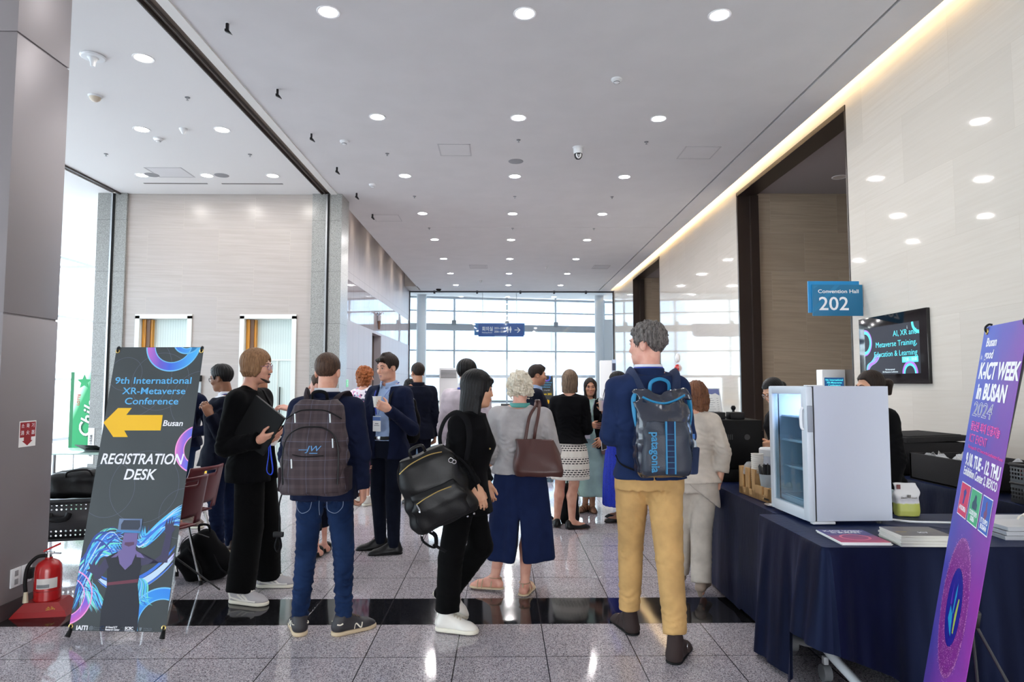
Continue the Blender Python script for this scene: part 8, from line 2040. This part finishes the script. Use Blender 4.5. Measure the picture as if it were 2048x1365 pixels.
lanyard(p, mat('lanyard_grey', (120, 124, 140), .6), 1.01, .03, .16)
for q in 'LR': sandal(p, q, M_['brown_leather'], M_['brown_leather'])
cup = thing('iced_coffee', 'clear plastic cup of iced coffee with a straw in the mint woman\'s hand', 'cup', (1.145, 7.63, 1.195)); MB().lathe([(0, 0), (.030, 0), (.042, .115), (.043, .12), (0, .12)], 20).build('cup', mat('iced_cup', (206, 188, 172), .2), cup); MB().lathe([(.044, .118), (.044, .126), (.036, .15), (.012, .158), (0, .158)], 20).build('lid', mat('clear_lid', (0, 0, 0)), cup); MB().cyl((0, 0, .10), (.035, 0, .25), .004, n=8).build('straw', M_['black_plastic'], cup)
def handbag(loc, rz, w, h, d, m, label, strap):
    o = thing('handbag', label, 'handbag', loc, rz)
    def fn(F): F.loft([(0, 0, 0, w*.9, d, 0), (h*.15, 0, 0, w, d*1.05, 0), (h*.8, 0, 0, w*.95, d*.8, 0), (h, 0, 0, w*.85, d*.55, 0)], .01, 3.4)
    sdf_obj('bag_body', fn, (-w-.04, -d-.05, -.02), (w+.04, d+.05, h+.03), .007, m, o)
    MB().grid(lambda u, v: ((u-.5)*1.9*w, -d*1.03-.004+(.02*v if v > .8 else 0), h*.35+h*.68*v), 8, 8).build('flap', m, o, solid=.006)
    MB().tube(strap, .007, 6, flat=.4).build('strap', m, o); MB().box(-.015, .015, -d*1.1-.012, -d*1.1, h*.38, h*.48, .003).build('clasp', M_['gold'], o)
handbag((1.24, 7.70, .83), R(20), .09, .15, .04, mat('bag_taupe', (120, 96, 76), .5), 'small taupe handbag hanging between the mint and royal blue dresses', [(-.07, 0, .14), (-.05, .05, .40), (.0, .13, .48)])
handbag((1.22, 7.82, .68), R(10), .06, .20, .03, mat('bag_mauve', (128, 96, 92), .5), 'mauve pouch hanging below the taupe handbag', [(-.04, 0, .19), (-.02, .03, .36), (.02, .06, .5)])
# woman in royal blue lace
LACE = NB('royal_blue_lace', rough=.6); v_ = LACE.voro(LACE.obj, 60); LACE.color(LACE.mix(LACE.math('LESS_THAN', v_.outputs['Distance'], .25), (22, 52, 196), (12, 30, 140))); LACE.bump(v_.outputs['Distance'], .5, .004)
p = Person('woman in a royal blue lace dress almost hidden behind the tall man', (1.30, 7.40), 78, 1.635, 'f', skin='skin_tan', head=(6, 8, 0), JW=H_(elL=(1.22, 7.24, 1.02), wrL=(1.10, 7.18, .92)))
p.body(bare_legs=True, hands=H_(L=CUT_)); p.hair(M_['hair_black'], 'short', t=.012, extra=[((0, -.11, .03), (.04, .04, .04))], line=[(-.2, -.08), (-.075, -.075), (-.045, -.05), (-.036, .0), (.012, .0), (.03, -.01), (.05, .03), (.075, .06), (.2, .075)]); p.top(LACE.m, 'dress_bodice', e=.012, sleeve=.8, hem=.55*p.H); p.skirt(LACE.m, [(.17, .20, .20), (.5, .20, .19), (.82, .185, .155), (.95, .15, .12), (1.0, .135, .11)], 'dress_skirt', nf=22, amp=.006); p.glasses(M_['black_plastic'], lens=False); p.j['toeL'] = V3(p.lv(-1, -.2)); p.shoe('L', M_['black_leather'], None, 'flat'); p.shoe('R', M_['black_leather'], None, 'flat')
o = thing('smartphone', 'white-backed phone held at the royal blue dress', 'phone', (1.09, 7.12, .80), (R(10), R(-12), R(30))); MB().box(-.036, .036, -.004, .004, 0, .15, .004).build('case', M_['white_plastic'], o); MB().box(-.032, .032, -.0048, -.004, .008, .142).build('screen', mat('phone_screen', (30, 32, 40), .1), o)
# woman in beige
p = Person('woman in a beige linen suit standing at the navy table, her back turned', (1.385, 4.83), -10, 1.535, 'f', skin='skin_fair', head=(-22, 4, 0), fat=.98, JW=H_(hd=(1.425, 4.86, 1.405), elR=(1.585, 4.78, 1.01), wrR=(1.555, 4.77, .83)), J=H_(anR=(.03, -.10, .095), anL=(-.10, .14, .095), knR=(.045, -.02, .44), knL=(-.07, .10, .44)))
p.body(face=False, hands=H_(R=CUT_, L=CUT_)); p.hair(M_['hair_auburn'], 'bob', L=.13, t=.020, amp=.004, curl=.004, freq=60, carve=False, floor=-.15, wide=1.08); p.top(M_['beige_linen'], hem=.80, e=.024, flare=.02, seed=17, fold=.007, sleeve=.88, sr=(.044, .040, .036)); p.top(M_['beige_linen'], 'jacket_tail', sleeve=0, neck=.87, hem=.62, e=.019, fold=.006, slant=((.12, 0, .66), (-.8, 0, -1))); p.trousers(M_['beige_linen'], rr=(.056, .046, .042), hem=.11, fold=.006)
p.j['toeR'] = V3((.35, 1, 0)); two(p, mat('shoe_taupe', (150, 132, 118), .4), None, 'dress', heel=.03)
# baristas
p = Person('barista in a black shirt bending over her work behind the coffee machine', (2.46, 5.76), 108, 1.62, 'f', skin='skin_asian', head=(0, 30, 0), JW=H_(nk=(2.425, 5.75, 1.315), hd=(2.345, 5.72, 1.435), shL=(2.42, 5.62, 1.235), shR=(2.50, 5.90, 1.24), elL=(2.44, 5.56, 1.02), wrL=(2.25, 5.53, .995), elR=(2.46, 5.86, 1.02), wrR=(2.27, 5.70, .98)))
p.body(hands=H_(L=H_(c=.4, t=.4), R=H_(c=.5, t=.4))); p.hair(M_['hair_black'], 'short', t=.012, amp=.001, extra=[((0, -.115, .0), (.045, .045, .045))], line=[(-.2, -.08), (-.075, -.075), (-.045, -.05), (-.036, -.0), (.012, .0), (.025, -.01), (.04, .035), (.06, .07), (.2, .085)]); p.glasses(M_['silver'], lens=False); p.top(M_['black_tee'], 'tee_shirt', sleeve=.46, hem=.5*p.H, e=.02); p.trousers(M_['black_trouser'], res=.013); two(p, M_['black_leather'], M_['rubber_black'])
p = Person('barista in black with a ponytail behind the white fridge', (2.60, 4.60), 86, 1.585, 'f', skin='skin_asian', head=(8, 8, 0), JW=H_(hd=(2.565, 4.60, 1.478)))
p.body(); p.hair(M_['hair_dark'], 'short', t=.013, amp=.001, extra=[((0, -.10, .03), (0, -.160, .01), .022, .03), ((0, -.160, .01), (0, -.152, -.10), .034, .010)], line=[(-.2, -.085), (-.075, -.085), (-.045, -.06), (-.036, -.0), (.012, .0), (.025, -.02), (.04, .03), (.06, .07), (.2, .085)]); p.top(M_['black_tee'], 'tee_shirt', sleeve=.9, hem=.45*p.H, e=.03, sr=(.046, .042, .036)); p.trousers(M_['black_trouser'], res=.013); two(p, M_['black_leather'], M_['rubber_black'])
b = MB(); b.M = Matrix.Translation(Vector(p.j['hd'].tolist())) @ Matrix(p.M.tolist()).to_4x4() @ Matrix.Scale(p.k, 4); b.tube([(-.05, .07, -.06), (-.083, .01, -.03), (-.086, -.03, -.01)], .003, 6).tube([(-.02, .105, -.06), (0, .11, -.06), (.02, .105, -.06)], .02, 8); b.build('face_mask', M_['white_paper'], p.root)
# people seen only in part behind the front row
p = Person('woman in black trousers and flats hidden behind the man in jeans, one hand showing', (-1.62, 5.98), 80, 1.60, 'f', skin='skin_pink', JW=H_(elL=(-1.72, 5.80, 1.12), wrL=(-1.83, 5.79, 1.285)))
p.body(face=False, hands=H_(L=H_(c=.5, t=.4, d=p.lv(-1, 0, .25), n=p.lv(0, .5, -1)), R=CUT_)); p.hair(M_['hair_brown'], 'short', res=.008); p.top(mat('striped_knit', (150, 110, 116), .8, col2=(70, 54, 66), vscale=3, stretch=(1, 1, 30)), 'sweater', hem=.5*p.H, res=.012); p.trousers(M_['navy_dark'], hem=.22, res=.012); p.j['toeL'] = p.j['toeR'] = V3(p.lv(-.6, -1)); two(p, M_['black_leather'], None, 'flat')
p = Person('man in brown shoes hidden behind the man with the laptop', (-2.56, 6.98), -60, 1.66, skin='skin_tan'); p.body(face=False); p.hair(M_['hair_dark'], 'short', res=.008); p.top(M_['charcoal'], hem=.46*p.H, res=.012); p.trousers(M_['navy_dark'], res=.012); p.j['toeL'] = p.j['toeR'] = V3(p.lv(1, -.2)); two(p, M_['brown_leather'], M_['rubber_black'], 'dress')
